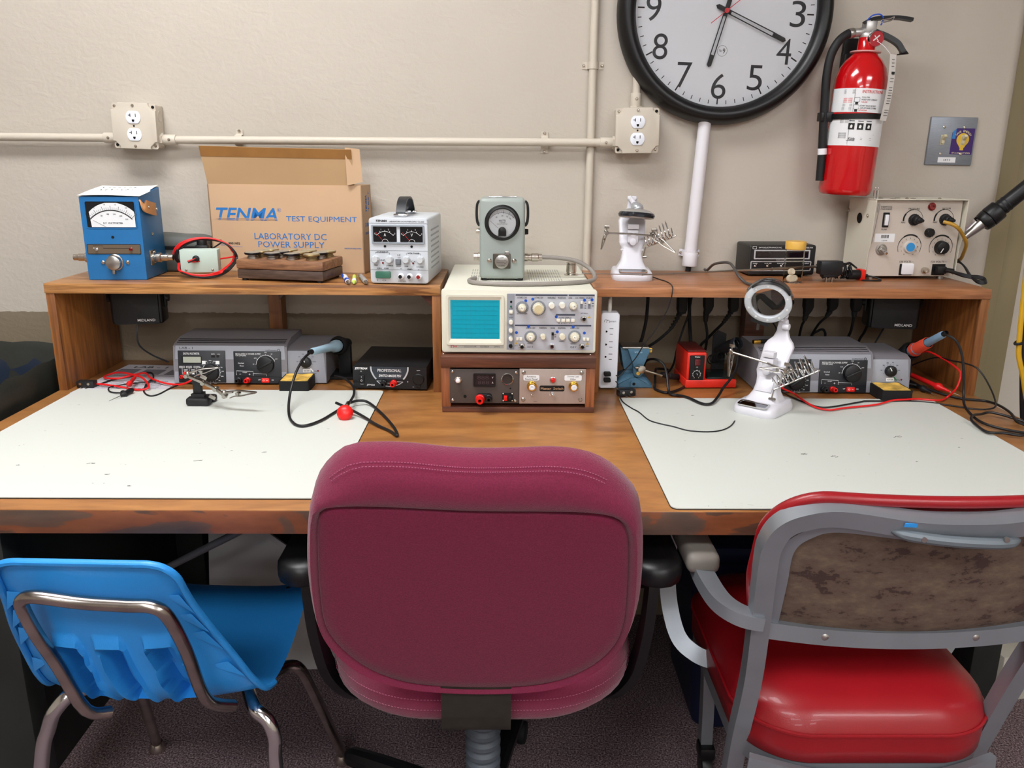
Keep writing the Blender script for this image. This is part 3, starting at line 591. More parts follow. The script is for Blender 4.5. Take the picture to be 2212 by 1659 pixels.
pipe('electrical_conduit', 'beige horizontal conduit running off past the outlet box above the blue meter', [[(-1.9, -.024, 1.3075), (-.927, -.024, 1.3075)]], RP, M_beige, 'beige conduits on the wall', [], conns=[((-.927, -.024, 1.3075), (-1, 0, 0))])
pipe('electrical_conduit', 'beige horizontal conduit joining the two outlet boxes', [[(-.822, -.024, 1.3040), (.271, -.024, 1.3065)]], RP, M_beige, 'beige conduits on the wall', [((-.642, -.012, 1.3047), (1, 0, 0)), ((.103, -.012, 1.306), (1, 0, 0))], conns=[((-.822, -.024, 1.304), (1, 0, 0)), ((.271, -.024, 1.3065), (-1, 0, 0))])
pipe('electrical_conduit', 'beige vertical conduit running down the wall behind the oscilloscope', [[(.2155, -.0105, .86), (.2165, -.0105, 2.75)]], RP, M_beige, 'beige conduits on the wall', [((.216, -.0105, 1.484), (0, 0, 1))])
pipe('electrical_conduit', 'short beige vertical conduit rising from the outlet box behind the clock', [[(.322, -.0112, 1.388), (.322, -.0112, 2.75)]], RP, M_beige, 'beige conduits on the wall', [], conns=[((.322, -.0112, 1.388), (0, 0, 1))])
M_pvc = mat('white_pvc', '#e2e0e6', .3)
t = pipe('pvc_pipe', 'white plastic pipe slanting down the wall from behind the clock', [[(.4745, -.0205, 1.01), (.4905, -.0205, 1.358)]], .0155, M_pvc, None, [((.4765, -.0205, 1.040), (.046, 0, 1))], 'pipe')
MB().cyl((.001, 0, -.002), (.0025, 0, .033), .0185, seg=20, bev=.002).build('coupling', M_pvc, t)
MB().tube([(0, 0, .02), (-.001, .0, -.02), (-.003, .0, -.0135)], .007, 8, smooth=False).build('cable', M_cord, t)

def outlet_box(x, z, label, lean, knock):
    t = thing('outlet_box', label, 'outlet', (x, 0, z), 0, 'square outlet boxes on the wall'); t.rotation_euler = (0, R(lean), 0)
    mb = MB(); mb.box((0, -.0235, 0), (.1, .047, .1), .004); mb.build('box', M_beige, t)
    M = T(0, -.047, 0) @ RX(90)
    mb = MB(M); c = .017; w = .0525
    poly = []
    for k, (sx, sy) in enumerate(((1, 1), (-1, 1), (-1, -1), (1, -1))):
        pts = [(sx*w, sy*(w-c)), (sx*(w-c*.35), sy*(w-c*.95)), (sx*(w-c*.95), sy*(w-c*.35)), (sx*(w-c), sy*w)]
        poly += pts if k % 2 == 0 else pts[::-1]
    mb.prism(rrect(.103, .103, .004), .002); mb.prism(poly, .0075, z0=.001, bev=.0025); mb.build('cover', M_beige, t)
    for (u, v, m) in ((-.045, .044, M_nickel), (.045, -.044, M_nickel), (.045, .044, M_hole), (-.045, -.044, M_hole), (0, .046, M_nickel), (0, -.046, M_nickel)):
        screw(t, M, u, v, .0035, m, .002 if abs(u) > .01 else .0085)
    MB(M).cyl((0, 0, .0085), (0, 0, .0092), .0022, seg=12).build('screw_hole', M_hole, t)
    for v in (.0195, -.0195):
        mb = MB(M @ T(0, v, .0085)); pl = [(math.cos(a)*.0172, max(-.0142, min(.0142, math.sin(a)*.0172))) for a in [2*PI*k/40 for k in range(40)]]
        mb.prism(pl, .0022, bev=.0006); r_ = mb.build('receptacle', mat('white_receptacle', '#e4e9f2', .3), t)
        mb = MB(M @ T(0, v, .0109)); mb.box((.0062, .0045, 0), (.0016, .0075, .0004)); mb.box((-.0062, .0045, 0), (.0016, .0075, .0004)); mb.box((-.0085, .0045, 0), (.005, .0015, .0004)); mb.prism([(-.0028, -.005), (.0028, -.005), (.0028, -.008), (.0015, -.0105), (-.0015, -.0105), (-.0028, -.008)], .0004); mb.build('slots', M_hole, r_)
    if knock:
        for v in (.025, -.012): MB(T(.0503, -.024, v) @ RY(90)).lathe([(.013, 0), (.0125, .0006), (.0115, .0002), (0, .0002)]).build('knockout', M_beige, t)
    return t
outlet_box(-.8735, 1.3345, 'beige outlet box with two round sockets above the blue meter', 1.5, True)
outlet_box(.3225, 1.3345, 'beige outlet box with two round sockets below the clock rim', -1.0, False)

# wall clock
t = thing('wall_clock', 'large round wall clock with a black rim and white face', 'clock', (.521, 0, 1.604))
FR = T(0, 0, 0) @ RX(90) @ RZ(-1.7)
mb = MB(FR); mb.lathe([(.240, .002), (.254, .010), (.254, .022), (.246, .045), (.239, .052), (.230, .054), (.222, .050), (.2135, .042), (.2125, .032), (.2125, .026)], seg=96); mb.build('rim', mat('satin_black_rim', '#08080a', .38), t, 50)
MB(FR).lathe([(.216, .020), (.216, .027), (0, .027)], seg=72).build('face', mat('clock_face_white', '#dde1e7', .5), t)
mb = MB(FR)
for k in range(60):
    a = R(90-6*k); L_ = .016 if k % 5 == 0 else .009; w = .0032 if k % 5 == 0 else .0018
    p = lambda r: (r*math.cos(a), r*math.sin(a)); mb.line([p(.207-L_), p(.207)], w, w=.0274)
mb.build('minute_marks', M_inkb, t)
mb = MB(FR)
for k in range(1, 13):
    a = R(90-30*k); textfit(mb, str(k), .170*math.cos(a), .166*math.sin(a), (.035 if k < 10 and k != 1 else None), .057, .0272, bold=-.004, res=6)
mb.build('numerals', mat('clock_ink', '#1a1a1e', .5), t)
mb = MB(FR); mb.arc((0, -.087), .0118, 0, 360, .0006, 40, .0273); textfit(mb, '9', .0042, -.087, .006, .011, .0272); textfit(mb, 'No', -.0035, -.0865, .007, .006, .0272); mb.build('maker_mark', M_inkb, t)
def hand(name, ang, ln, tail, w, zz, m=M_inkb):
    mb = MB(FR @ T(0, 0, zz) @ RZ(-ang))
    o = [(-w*.55, .012), (w*.55, .012), (w*.72, ln*.78), (0, ln*.78+.0001), (-w*.72, ln*.78)]
    for s in (-1, 1): mb.line([(s*w*.62, .008), (s*w*.72, ln*.80)], .0022, 0, .0012)
    mb.prism([(-w*.85, ln*.78), (w*.85, ln*.78), (w*.8, ln*.97), (0, ln), (-w*.8, ln*.97)], .0012, z0=-.0006)
    mb.prism([(-w*.8, -tail*.8), (0, -tail), (w*.8, -tail*.8), (w*.8, .012), (-w*.8, .012)], .0012, z0=-.0006); mb.build(name, m, t)
hand('hour_hand', 193.5, .128, .030, .0065, .031); hand('minute_hand', 112.5, .158, .028, .0065, .034)
mb = MB(FR @ T(0, 0, .0365) @ RZ(-50)); mb.box((0, .055, 0), (.0016, .20, .0008)); mb.cyl((0, 0, -.001), (0, 0, .0015), .0055); mb.build('second_hand', mat('clock_red', '#b31624', .4), t)
MB(FR).lathe([(.2128, .0420), (.15, .0424), (0, .0426)], seg=64).build('glass', mat('clock_glass', '#ffffff', .01, trans=1, ior=1.03, spec=.3), t)

# fire extinguisher and its bracket
t = thing('fire_extinguisher', 'red fire extinguisher with black hose hung on the wall', 'fire extinguisher', (.826, -.078, 1.190)); t.rotation_euler = (0, R(2.2), 0)
M_fire = mat('glossy_fire_red', '#c20a12', .16, coat=.6)
MB().lathe([(0, .004), (.045, .004), (.052, 0), (.058, .004), (.0605, .014), (.0605, .235), (.0585, .262), (.052, .285), (.041, .303), (.028, .316), (.0205, .324), (.019, .352), (0, .352)], seg=64).build('cylinder', M_fire, t, 50)
MB().lathe([(.021, .318), (.034, .320), (.034, .3225), (.021, .3225)], seg=40).build('collar', mat('clear_pink_collar', '#e8b5b0', .25, alpha=.75), t)
mb = MB(); mb.cyl((0, 0, .345), (0, 0, .362), .019, seg=24, bev=.002); mb.box((0, 0, .374), (.026, .030, .03), .004); mb.cyl((-.010, 0, .365), (-.034, 0, .362), .0095, seg=18, bev=.002); mb.build('valve', mat('cast_aluminium', '#b9b7b4', .38, .8), t)
mb = MB(); mb.lathe([(.018, 0), (.018, .008), (.0165, .0105), (.0165, .009)], aim((.010, -.016, .350), (.013, -.05, .345)), 28); g = mb.build('gauge', M_chrome, t)
mb = MB(aim((.010, -.016, .350), (.013, -.05, .345))); mb.cyl((0, 0, .007), (0, 0, .0088), .0163, seg=28); mb.build('dial', mat('red_gauge_face', '#b3323c', .3), g)
mb = MB(aim((.010, -.016, .350), (.013, -.05, .345))); mb.line([(-.007, -.005), (.006, .007)], .003, .0092); mb.line([(-.006, .006), (.006, -.006)], .0018, .0092); mb.build('dial_marks', M_inkw, g)
lv = lambda pts, w: MB().tube(pts, 0, n=6, rect=[(-.012, -w), (.012, -w), (.010, w), (-.010, w)], up=(0, 0, 1))
lv([(-.014, 0, .383), (.005, -.004, .392), (.03, -.009, .395), (.06, -.014, .396), (.088, -.02, .392)], .0035).build('squeeze_lever', M_black, t)
lv([(.012, -.002, .366), (.04, -.008, .356), (.065, -.014, .342), (.078, -.018, .325), (.080, -.018, .318)], .0055).build('carry_handle', M_black, t)
MB().tube([(-.012, -.012, .387), (-.004, -.018, .397), (.012, -.02, .400), (.022, -.018, .392), (.018, -.02, .378)], .0016, 8, 5).build('seal_tie', mat('blue_tie', '#1d4fc0', .4), t)
MB().tube([(.018, -.02, .388), (.034, -.022, .392), (.044, -.022, .396), (.04, -.022, .389), (.022, -.02, .384)], .0014, 8, 5, closed=True).build('pull_pin', M_chrome, t)
hs = [(-.034, 0, .362), (-.052, -.004, .356), (-.070, -.006, .338), (-.082, -.006, .306), (-.084, -.006, .26), (-.080, -.006, .206), (-.077, -.006, .168), (-.070, -.006, .096), (-.066, -.006, .030)]
h_ = MB().tube(hs, .0098, 14, 6).build('hose', M_rubber, t)
MB().cyl((-.0705, -.006, .104), (-.0692, -.006, .090), .0103, seg=18).build('hose_band', M_white, h_)
MB().cyl((-.0335, 0, .362), (-.046, -.002, .3585), .0115, seg=18, bev=.002).build('hose_collar', M_steel, t)
def wrap_label(z0, z1, a0, a1, r=.0609): return MB().lathe([(r, z0), (r+.0002, z0), (r+.0002, z1), (r, z1)], seg=40, a0=a0, a1=a1)
wrap_label(.112, .180-.0, -178, -20).build('lower_label', M_label, t, 60); wrap_label(.186, .238, -178, -20).build('upper_label', M_label, t, 60)
def on_cyl(mb0, r=.0618):
    """bend flat lettering (x along the arc from the front, y height) round the cylinder"""
    for q in mb0.bm.verts:
        a = q.co.x/.0609-PI/2; rr = r+q.co.z; q.co = Vector((rr*math.cos(a), rr*math.sin(a), q.co.y))
    return mb0
mb = MB(); textfit(mb, 'INSTRUCTIONS', .008, .231, .05, .0065, 0); textfit(mb, 'HALAR', -.010, .2085, .013, .003, 0); textfit(mb, 'APUNTAR', -.011, .1905, .018, .003, 0)
for k in range(5): mb.box((-.046, .216-.0022*k, 0), (.020, .0008, .0002))
on_cyl(mb).build('red_lettering', M_inkred, t)
mb = MB(); textfit(mb, 'PULL PIN', -.008, .2185, .016, .003, 0); textfit(mb, 'HOLD UNIT UPRIGHT', .0015, .2135, .036, .003, 0); textfit(mb, 'START BACK 8 FEET', .0, .2002, .036, .003, 0); textfit(mb, 'AIM AT BASE OF FIRE', .001, .1953, .037, .003, 0)
for y0, n, x0, w in ((.234, 5, -.045, .024), (.203, 3, -.046, .022), (.196, 4, -.047, .022), (.172, 6, -.047, .020), (.140, 7, -.048, .018)):
    for k in range(n): mb.box((x0, y0-.0019*k, 0), (w, .0005, .0002))
for v, tx, w in ((.1795, '', 0),):
    pass
for v in (.213, .197): mb.ring(rrect(.012, .010, .002, 4, -.026, v), rrect(.011, .009, .0018, 4, -.026, v), .0002); mb.box((-.026, v-.0075, 0), (.006, .005, .0002))
for u in (-.030, -.011, .008):
    mb.box((u, .155, 0), (.0135, .0145, .0002)); mb.box((u, .1668, 0), (.012, .0016, .0002))
textfit(mb, 'Kidde', -.026, .1275, .014, .0062, 0, bold=.01, shear=.2); mb.box((-.028, .1232, 0), (.018, .001, .0002)); mb.box((.006, .1295, 0), (.026, .0006, .0002)); mb.box((.006, .1262, 0), (.026, .0006, .0002))
mb.box((-.034, .146, 0), (.0004, .062, .0002)); mb.box((-.032, .212, 0), (.0004, .05, .0002)); mb.box((0, .2265, 0), (.065, .0004, .0002)); mb.box((-.005, .1375, 0), (.06, .0004, .0002))
on_cyl(mb).build('black_lettering', M_inkb, t)
mb = MB()
for u in (-.030, -.011, .008): mb.prism([(u-.0028, .1515), (u+.002, .151), (u+.0028, .156), (u+.0005, .159), (u-.002, .157)], .0003, z0=.0002)
on_cyl(mb).build('pictograms', M_inkw, t)
tg = MB(); tg.grid(lambda s, q: (.028+.020*s+.012*q-.012*q*q, -.068-.004*math.sin(q*3)+.012*s, .170+.142*(1-q)), 4, 14, .0004); tgo = tg.build('inspection_tag', M_paper, t)
mb = MB(); 
for q, w, c in ((.08, .006, 0), (.13, .007, 0), (.18, .006, 0), (.36, .010, 0), (.41, .010, 0), (.50, .009, 0), (.54, .010, 0), (.58, .011, 0), (.62, .011, 0), (.66, .010, 0), (.70, .011, 0), (.74, .009, 0), (.84, .012, 0), (.88, .012, 0), (.92, .012, 0)):
    x = .038+.012*q-.012*q*q; mb.box((x, -.0636-.004*math.sin(q*3), .170+.142*(1-q)), (w, .0006, .0011), 0, None)
mb.box((.040, -.0655, .170+.142*.72), (.013, .0006, .006)); mb.build('tag_print', M_inkb, tgo)
MB().tube([(.012, -.02, .345), (.022, -.045, .330), (.034, -.060, .311)], .0006, 6).build('tag_string', M_white, t)
br = thing('extinguisher_bracket', 'black wall bracket and strap holding the red fire extinguisher', 'bracket', (.826, 0, 1.190))
mb = MB(); mb.box((-.010, -.008, .19), (.034, .014, .34), .002, RY(2.2)); mb.box((-.012, -.014, .30), (.028, .02, .05), .003, RY(2.2)); mb.build('back_plate', M_black, br)
mb = MB(T(0.006, -.078, 0)); mb.lathe([(.0626, .172), (.0638, .172), (.0638, .184), (.0626, .184)], seg=48, a0=-200, a1=20); mb.box((-.066, -.004, .178), (.03, .022, .022), .003); mb.box((-.083, -.004, .178), (.009, .028, .02), .002); mb.build('strap', M_black, br)

# switch plate
t = thing('switch_plate', 'brushed metal double light switch plate with a purple sticker', 'light switch', (1.107, -.0005, 1.3175)); t.rotation_euler = (0, R(.5), 0)
M = RX(90); M_plate = mat('brushed_steel_plate', '#8d939b', .42, .5, vary=.1, vscale=80, stretch=(1, 1, 20))
mb = MB(M); mb.box((0, 0, .0022), (.116, .114, .0044), .0); 
mb = MB(M); mb.prism(rrect(.116, .114, .002, 2), .0062, bev=.0055, seg=2); mb.build('plate', M_plate, t)
mb = MB(M @ T(.0255, .0, .0062)); mb.prism([(-.027, -.031), (.028, -.031), (.028, .031), (-.016, .031), (-.027, .020)], .0003); st_ = mb.build('sticker', mat('purple_sticker', '#3b1f66', .4), t)
mb = MB(M @ T(.0255, 0, .0065)); mb.prism([(-.026, .006), (-.018, .006), (-.018, .030), (-.026, .022)], .0002); mb.build('sticker_corner', mat('sky_blue_print', '#2f7fc0', .4), st_)
mb = MB(M @ T(.0265, .004, .0066)); c_ = [(.0155*math.cos(R(a)), .0155*math.sin(R(a))) for a in range(-50, 231, 10)]; mb.prism(c_+[(-.0055, -.019), (.0055, -.019)], .0002); mb.box((0, -.022, .0001), (.009, .006, .0002)); mb.build('bulb_print', mat('yellow_print', '#d9b43a', .4), st_)
mb = MB(M @ T(.0265, .004, .0066))
for k, c in enumerate('SAVE ENERGY'):
    a = 148-11.6*k; 
    if c != ' ': textfit(mb, c, .0205*math.cos(R(a)), .0205*math.sin(R(a)), None, .0048, 0, rot=a-90)
textfit(mb, "IT'S A BRIGHT IDEA", 0, -.0315, .046, .0036, 0); mb.build('sticker_lettering', mat('cream_print', '#e6dca8', .5), st_)
for u in (-.0235, .0265):
    mb = MB(M @ T(u, .003, .0064)); mb.box((0, 0, .0002), (.0095, .023, .0006)); mb.box((0, 0, .002), (.0075, .018, .006), .001); mb._add(MB().box((0, 0, .009), (.0075, .0075, .016), .0015).bm, RX(-38)); mb.build('switch_lever', mat('ivory_switch', '#cfc6a4', .35), t)
    for v in (.033, -.030): screw(t, M, u, v, .0034, M_nickel, .006)
mb = MB(M @ T(-.006, -.0445, .0060)); mb.box((0, 0, .0004), (.044, .0125, .0006)); lb = mb.build('paper_label', M_label, t)
textfit(MB(M @ T(-.006, -.0445, .0068)), 'CKT 2', 0, 0, .017, .0048).build('label_lettering', M_inkb, lb)
# ------------------------------------------------------------------ standing on the riser shelves
S0 = SZ
# blue wattmeter
t = thing('wattmeter', 'blue box wattmeter with a wide white scale on the pine shelf', 'meter', (-.8685, -.238, S0), 3)
M_bmetal = mat('blue_hammered_paint', '#1f69a3', .38, bump=.08, bscale=400, vary=.05, vscale=15)
mb = MB(T(-.064, 0, 0) @ Matrix(((0, 0, 1, 0), (1, 0, 0, 0), (0, 1, 0, 0), (0, 0, 0, 1)))); mb.prism([(0, .001), (.135, .001), (.135, .201), (0, .184)], .128, bev=.002); mb.build('case', M_bmetal, t)
F = front()
mb = MB(F); wi = rrect(.106, .057, .003, 3, .0005, .1455)
MB(F).ring(rrect(.110, .061, .004, 3, .0005, .1455), wi, .0012).build('meter_bezel', M_bmetal, t)
MB(F).prism(wi, .0004, z0=.0001).build('meter_surround', M_hole, t)
mf = MB(F @ T(0, 0, .0005)); ar = [(.003+.068*math.cos(R(a)), .098+.068*math.sin(R(a))) for a in range(38, 143, 7)]
mf.prism([(-.043, .118), (.052, .118)]+[(max(-.050, min(.052, x)), min(.171, y+.006)) for x, y in ar], .0004); f_ = mf.build('meter_face', mat('scale_white', '#dfe1e3', .5), t)
mb = MB(F @ T(0, 0, .001)); mb.arc((.001, .093), .062, 43, 137, .0021, 30); mb.ticks((.001, .093), .0635, .0685, 45, 135, 24, .0005); mb.ticks((.001, .093), .0635, .072, 45, 135, 6, .0008)
for k, tx in enumerate(('0', '5', '10', '15', '20', '25')): a = R(135-k*18); textfit(mb, tx, .001+.0755*math.cos(a), .093+.0755*math.sin(a), None, .0035)
for k, tx in enumerate(('50', '100', '150', '200', '250')): a = R(112-k*15); textfit(mb, tx, .001+.054*math.cos(a), .093+.054*math.sin(a), None, .003)
textfit(mb, 'R F  WATTMETER', .004, .127, .042, .0038); mb.line([(-.038, .133), (-.012, .1185)], .0005, .0006); mb.build('scale_print', M_inkb, f_)
MB(F).cyl((-.001, .096, 0), (-.001, .096, .0012), .003, seg=16).build('zero_screw', M_hole, t)
mb = MB(F); mb.prism(rrect(.1165, .022, .001, 2, -.001, .0695), .0010); lp = mb.build('label_plate', mat('bronze_plate', '#7e6f5e', .4, .6), t)
mb = MB(F @ T(0, 0, .001)); mb.ring(rrect(.1165, .022, .001, 2, -.001, .0695), rrect(.1145, .020, .001, 2, -.001, .0695), .0003); mb.line([(-.036, .077), (-.024, .077), (-.024, .0715), (.032, .0715)], .0008); textfit(mb, 'READ', -.04, .0775, .010, .002); mb.build('plate_print', M_inkb, lp)
toggle(lp, F, -.039, .0695, .8, 15, .001); jack(lp, F, .036, .0695, .0038, .006, M_led, 'pilot_lamp', False, .001)
k_ = knob(t, F, -.002, .040, .0165, .016, M_steel, 'element_knob', skirt=.0185, taper=.95)
MB(F).box((-.005, .019, .004), (.006, .009, .008), .001).build('latch', M_steel, t)
for u in (-.029, .025): screw(t, F, u, .040, .0045, M_nickel)
for sx in (-1, 1):
    mb = MB(T(sx*.064, .045, .046) @ RY(90*sx)); mb.box((0, 0, .001), (.034, .030, .002), .0005); mb.lathe([(.010, .002), (.010, .010), (.0115, .011), (.0115, .020), (.0085, .022), (.0085, .036), (.007, .038), (.007, .047), (0, .047)], seg=20); c_ = mb.build('coaxial_connector', M_nickel, t)
    for a in (-.011, .011): screw(c_, T(sx*.064, .045, .046) @ RY(90*sx), a, .011, .003, M_nickel, .002)
mb = MB(); mb.tube([(.0645, .014, .172), (.070, .012, .166), (.073, .020, .162), (.074, .045, .157), (.073, .072, .153), (.0645, .082, .153)], 0, n=6, rect=[(-.014, -.0018), (.014, -.0018), (.014, .0018), (-.014, .0018)], up=(1, 0, 0)); hd = mb.build('leather_handle', mat('tan_leather', '#c08a58', .6, vary=.1, vscale=60), t)
for (y, z) in ((.026, .161), (.072, .154)): MB(T(.0755, y, z) @ RY(90)).lathe([(.0038, 0), (.003, .0015), (0, .002)]).build('rivet', M_nickel, hd)
screw(t, T(.064, .06, .098) @ RY(90), 0, 0, .004, M_nickel)
nt_ = MB(T(-.8685, -.238, S0) @ RZ(3)); nt_.grid(lambda s, q: (-.0665+.134*s+(-.006 if q > .5 else 0)*s, -.003+.142*q, .1868+.0165*q+.0012*math.sin(4*s+3*q)+.0045*max(0, s-.85)*6*max(0, q-.6)), 14, 10, .0004)
o = nt_.build('paper_note', M_paper); tag(o, 'handwritten white paper note lying on top of the blue wattmeter', 'note')
mb = MB(T(-.8685, -.238, S0) @ RZ(3) @ T(-.005, .080, .1980) @ RX(7))
rnd = random.Random(3)
for row, y in ((0, .020), (1, -.012)):
    for k in range(7):
        x = -.042+.0115*k+.006*row; mb.line([(x+rnd.uniform(-.003, .003), y+rnd.uniform(-.007, .007)) for _ in range(5)], .0012)
mb.build('handwriting', M_inkb, o)

# grey zip pouch behind
t = thing('zip_pouch', 'dark grey zipped pouch half hidden behind the blue meter', 'pouch', (-.787, -.055, S0))
M_pouch = mat('grey_vinyl_pouch', '#585a56', .55, bump=.2, bscale=300)
po = polar(rrect(.15, .085, .03, 8), 48, (0, 0)); mb = MB(); loft(mb, [[(x*k, y*k, z) for x, y in po] for k, z in ((.9, 0), (1, .006), (1.02, .03), (1, .052), (.98, .054))]); mb.build('body', M_pouch, t, 60)
mb = MB(); loft(mb, [[(x*k, y*k, z+.022*max(0, -x*k)*4) for x, y in po] for k, z in ((.99, .060), (1, .064), (.97, .080), (.7, .086), (.3, .087))]); mb.build('lid', M_pouch, t, 60)
mb = MB(); mb.tube([(x*1.0, y*1.0, .058) for x, y in po], .0045, 6, 1, closed=True); mb.build('zipper', M_black, t)

# little mint box with red and black leads
t = thing('lead_box', 'small pale green box with red and black leads wound round it', 'box', (-.694, -.205, S0+.010), 8)
M_mint = mat('pale_green_paint', '#b5c7bd', .45)
mb = MB(); mb.box((0, .014, .030), (.083, .034, .052), .0015); mb.build('case', M_mint, t)
MB(front(-.003)).lathe([(.0075, 0), (.0075, .004), (.004, .006), (0, .006)], T(-.006, .036, 0)).build('grommet', M_rubber, t)
for u in (-.03, .028): screw(t, front(-.003), u, .010, .0028, M_nickel)
mb = MB(); mb.box((0, .048, .052), (.03, .03, .022), .004); mb.cyl((0, .046, .056), (0, .046, .074), .012, bev=.002); mb.build('black_plug', M_black, t)
for i, (m_, nm, dz) in enumerate(((M_redcord, 'red_lead', 0), (M_cord, 'black_lead', .004))):
    pts = []
    for k in range(54):
        a = 2*PI*k/18+i; r1 = 1+.13*math.sin(k*.37+i); zc = .034+.040*r1*math.sin(a)-dz; pts.append((.066*r1*math.cos(a)+.004*i, (.042+.006*math.sin(k*.7+i)) if zc > .016 else -.0075, max(zc, -.0075)))
    pts = [(-.006, -.010, .036), (-.02, -.016, .030)]+pts
    MB().tube(pts, .0019, 7, 3).build(nm, m_, t)

# cardboard carton
t = thing('carton', 'opened cardboard carton with blue lettering on the pine shelf', 'box', (-.5175, -.0975, S0), -4.7)
M_card = mat('cardboard', '#c4a382', .8, vary=.05, vscale=4, bump=.05, bscale=60); M_card2 = mat('cardboard_inside', '#b0906a', .85, vary=.06, vscale=5); M_tape = mat('brown_tape', '#8d6334', .35, vary=.12, vscale=22)
w_, d_, h_ = .374, .086, .2085
mb = MB(); mb.box((-w_/2+.0015, d_/2, h_/2), (.003, d_, h_)); mb.box((w_/2-.0015, d_/2, h_/2), (.003, d_, h_)); mb.box((0, .0015, h_/2), (w_, .003, h_)); mb.box((0, d_-.0015, h_/2), (w_, .003, h_)); mb.box((0, d_/2, .0015), (w_, d_, .003)); mb.build('body', M_card, t)
Mf = T(0, .001, h_) @ RX(90+7)
mb = MB(Mf); mb.prism([(-w_/2+.001, 0), (w_/2-.018, 0), (w_/2-.020, .082), (-.05, .085), (-w_/2-.008, .088), (-w_/2-.004, .05)], .003, z0=-.003); f_ = mb.build('front_flap', M_card2, t)
mb = MB(Mf); mb.prism([(-w_/2-.006, .064), (w_/2-.0195, .060), (w_/2-.020, .0815), (-.05, .0845), (-w_/2-.0075, .0875)], .0006, z0=.0001); mb.build('tape', M_tape, f_)
Mr = T(w_/2-.001, 0, h_) @ RY(90)
mb = MB(T(w_/2-.004, .002, h_) @ RZ(18) @ RX(88)); mb.prism([(-.03, 0), (.006, .008), (.002, .082), (-.032, .086)], .003); mb.build('side_flap', M_card, t)
C = PM(166, 395, 1511, 1175, w_, h_); mb = MB(front())
u, v = C(495, 655); textfit(mb, 'TENMA', u, v, .1495, .0295, bold=.018, shear=.25); u, v = C(783, 617); textfit(mb, 'R', u, v, .0045, .005); mb.arc((u, v), .0046, 0, 360, .0006)
mb.build('brand_lettering', M_inkblue, t); mb = MB(front()); u, v = C(1150, 695); textfit(mb, 'TEST EQUIPMENT', u, v, .172, .0145); u, v = C(868, 849); textfit(mb, 'LABORATORY DC', u, v, .177, .0150); u, v = C(872, 921); textfit(mb, 'POWER SUPPLY', u, v, .163, .0145)
u, v = C(1415, 947); textfit(mb, 'MADE IN MALAYSIA', u, v, .041, .0032); u, v = C(270, 932); textfit(mb, 'Serial #', u, v, .016, .003); mb.line([(u+.012, v-.004), (u+.046, v-.004)], .0005)
mb.build('blue_lettering', M_inkblue, t)
mb = MB(front(-.0008))
for k in range(2): u, v = C(495, 692+11*k); mb.box((u, v, 0), (.150, .0010, .0003))
mb.build('lettering_stripes', M_card, t)
mb = MB(front()); u, v = C(365, 918); textfit(mb, '9901002', u, v, .029, .0056, bold=.02); mb.build('serial_number', M_inkb, t)
mb = MB(T(w_/2, 0, 0) @ RZ(90) @ RX(90)); textfit(mb, 'TENMA', .035, .165, .04, .014, rot=90, bold=.03, shear=.2); textfit(mb, 'TEST', .06, .17, .05, .008, rot=90); textfit(mb, '72-2005', .04, .115, .04, .009); textfit(mb, 'LAB DC', .04, .095, .04, .006); mb.build('side_lettering', M_inkblue, t)

# wooden block with twelve plug-in elements
t = thing('element_holder', 'wooden holder block for round meter elements in front of the carton', 'holder', (-.500, -.252, S0+.004), -11)
W_blk = wood('scarred_walnut', [(.2, '#6a4630'), (.5, '#94694a'), (.8, '#b08560')], (3, 20, 20), 2.2, .5, .5, .05); W_blk2 = wood('dark_walnut_base', [(.2, '#3a2a22'), (.5, '#57443a'), (.8, '#6b584c')], (3, 20, 20), 2.2, .5, .5, .05)
mb = MB(); mb.box((0, .06, .0115), (.206, .118, .021), .002); mb.build('base', W_blk2, t)
MB().box((0, .06, .0335), (.209, .121, .022), .004).build('top_block', W_blk, t)
for x in (-.09, .09):
    for y in (.012, .108): MB().cyl((x, y, -.004), (x, y, .002), .007, seg=14).build('foot', M_rubber, t)
HM = T(-.500, -.252, S0+.004) @ RZ(-11)
M_eb = mat('black_element_cap', '#16151a', .3, .4)
M_abrass = mat('aged_brass', '#9c8a62', .35, .8); kinds = [[0, 0, 0, 1], [1, 0, 1, 0], [1, 1, 1, 1]]; rows_ = ('front', 'middle', 'back'); cols_ = ('first', 'second', 'third', 'fourth')
protos = {}
for r_ in range(3):
    for c in range(4):
        kd = kinds[r_][c]; p = HM @ Vector((-.074+.0475*c+.012*r_*.4, .024+.036*r_, .0446))
        lab = '%s meter element in the wooden holder, %s from the mint box side, %s row' % (('black-capped', 'brass-capped')[kd], cols_[c], rows_[r_])
        if kd in protos: e = copy_tree(protos[kd])
        else:
            e = thing('meter_element', lab, 'meter element'); protos[kd] = e
            MB().lathe([(.0125, 0), (.0125, .004), (.0105, .005), (.0105, .007), (0, .007)], seg=28).build('stem', M_abrass if kd else M_steel, e)
            MB().lathe([(.0105, .007), (.0178, .0095), (.0188, .0120), (.0180, .0135), (0, .0136)], seg=32).build('cap', M_abrass if kd else M_eb, e)
            mb = MB(T(0, 0, .0136)); mb.prism([(.0168*math.cos(R(a)), .0168*math.sin(R(a))) for a in range(0, 360, 15)], .0005); pl = mb.build('label_disc', mat('aluminium_disc', '#b3a98c', .4, .35) if kd else mat('pewter_disc', '#a39f92', .4, .35), e)
        e.location = p; e.rotation_euler = (0, 0, R(rnd.uniform(-40, 40))); tag(e, lab, 'meter element', 'meter elements in the wooden holder')
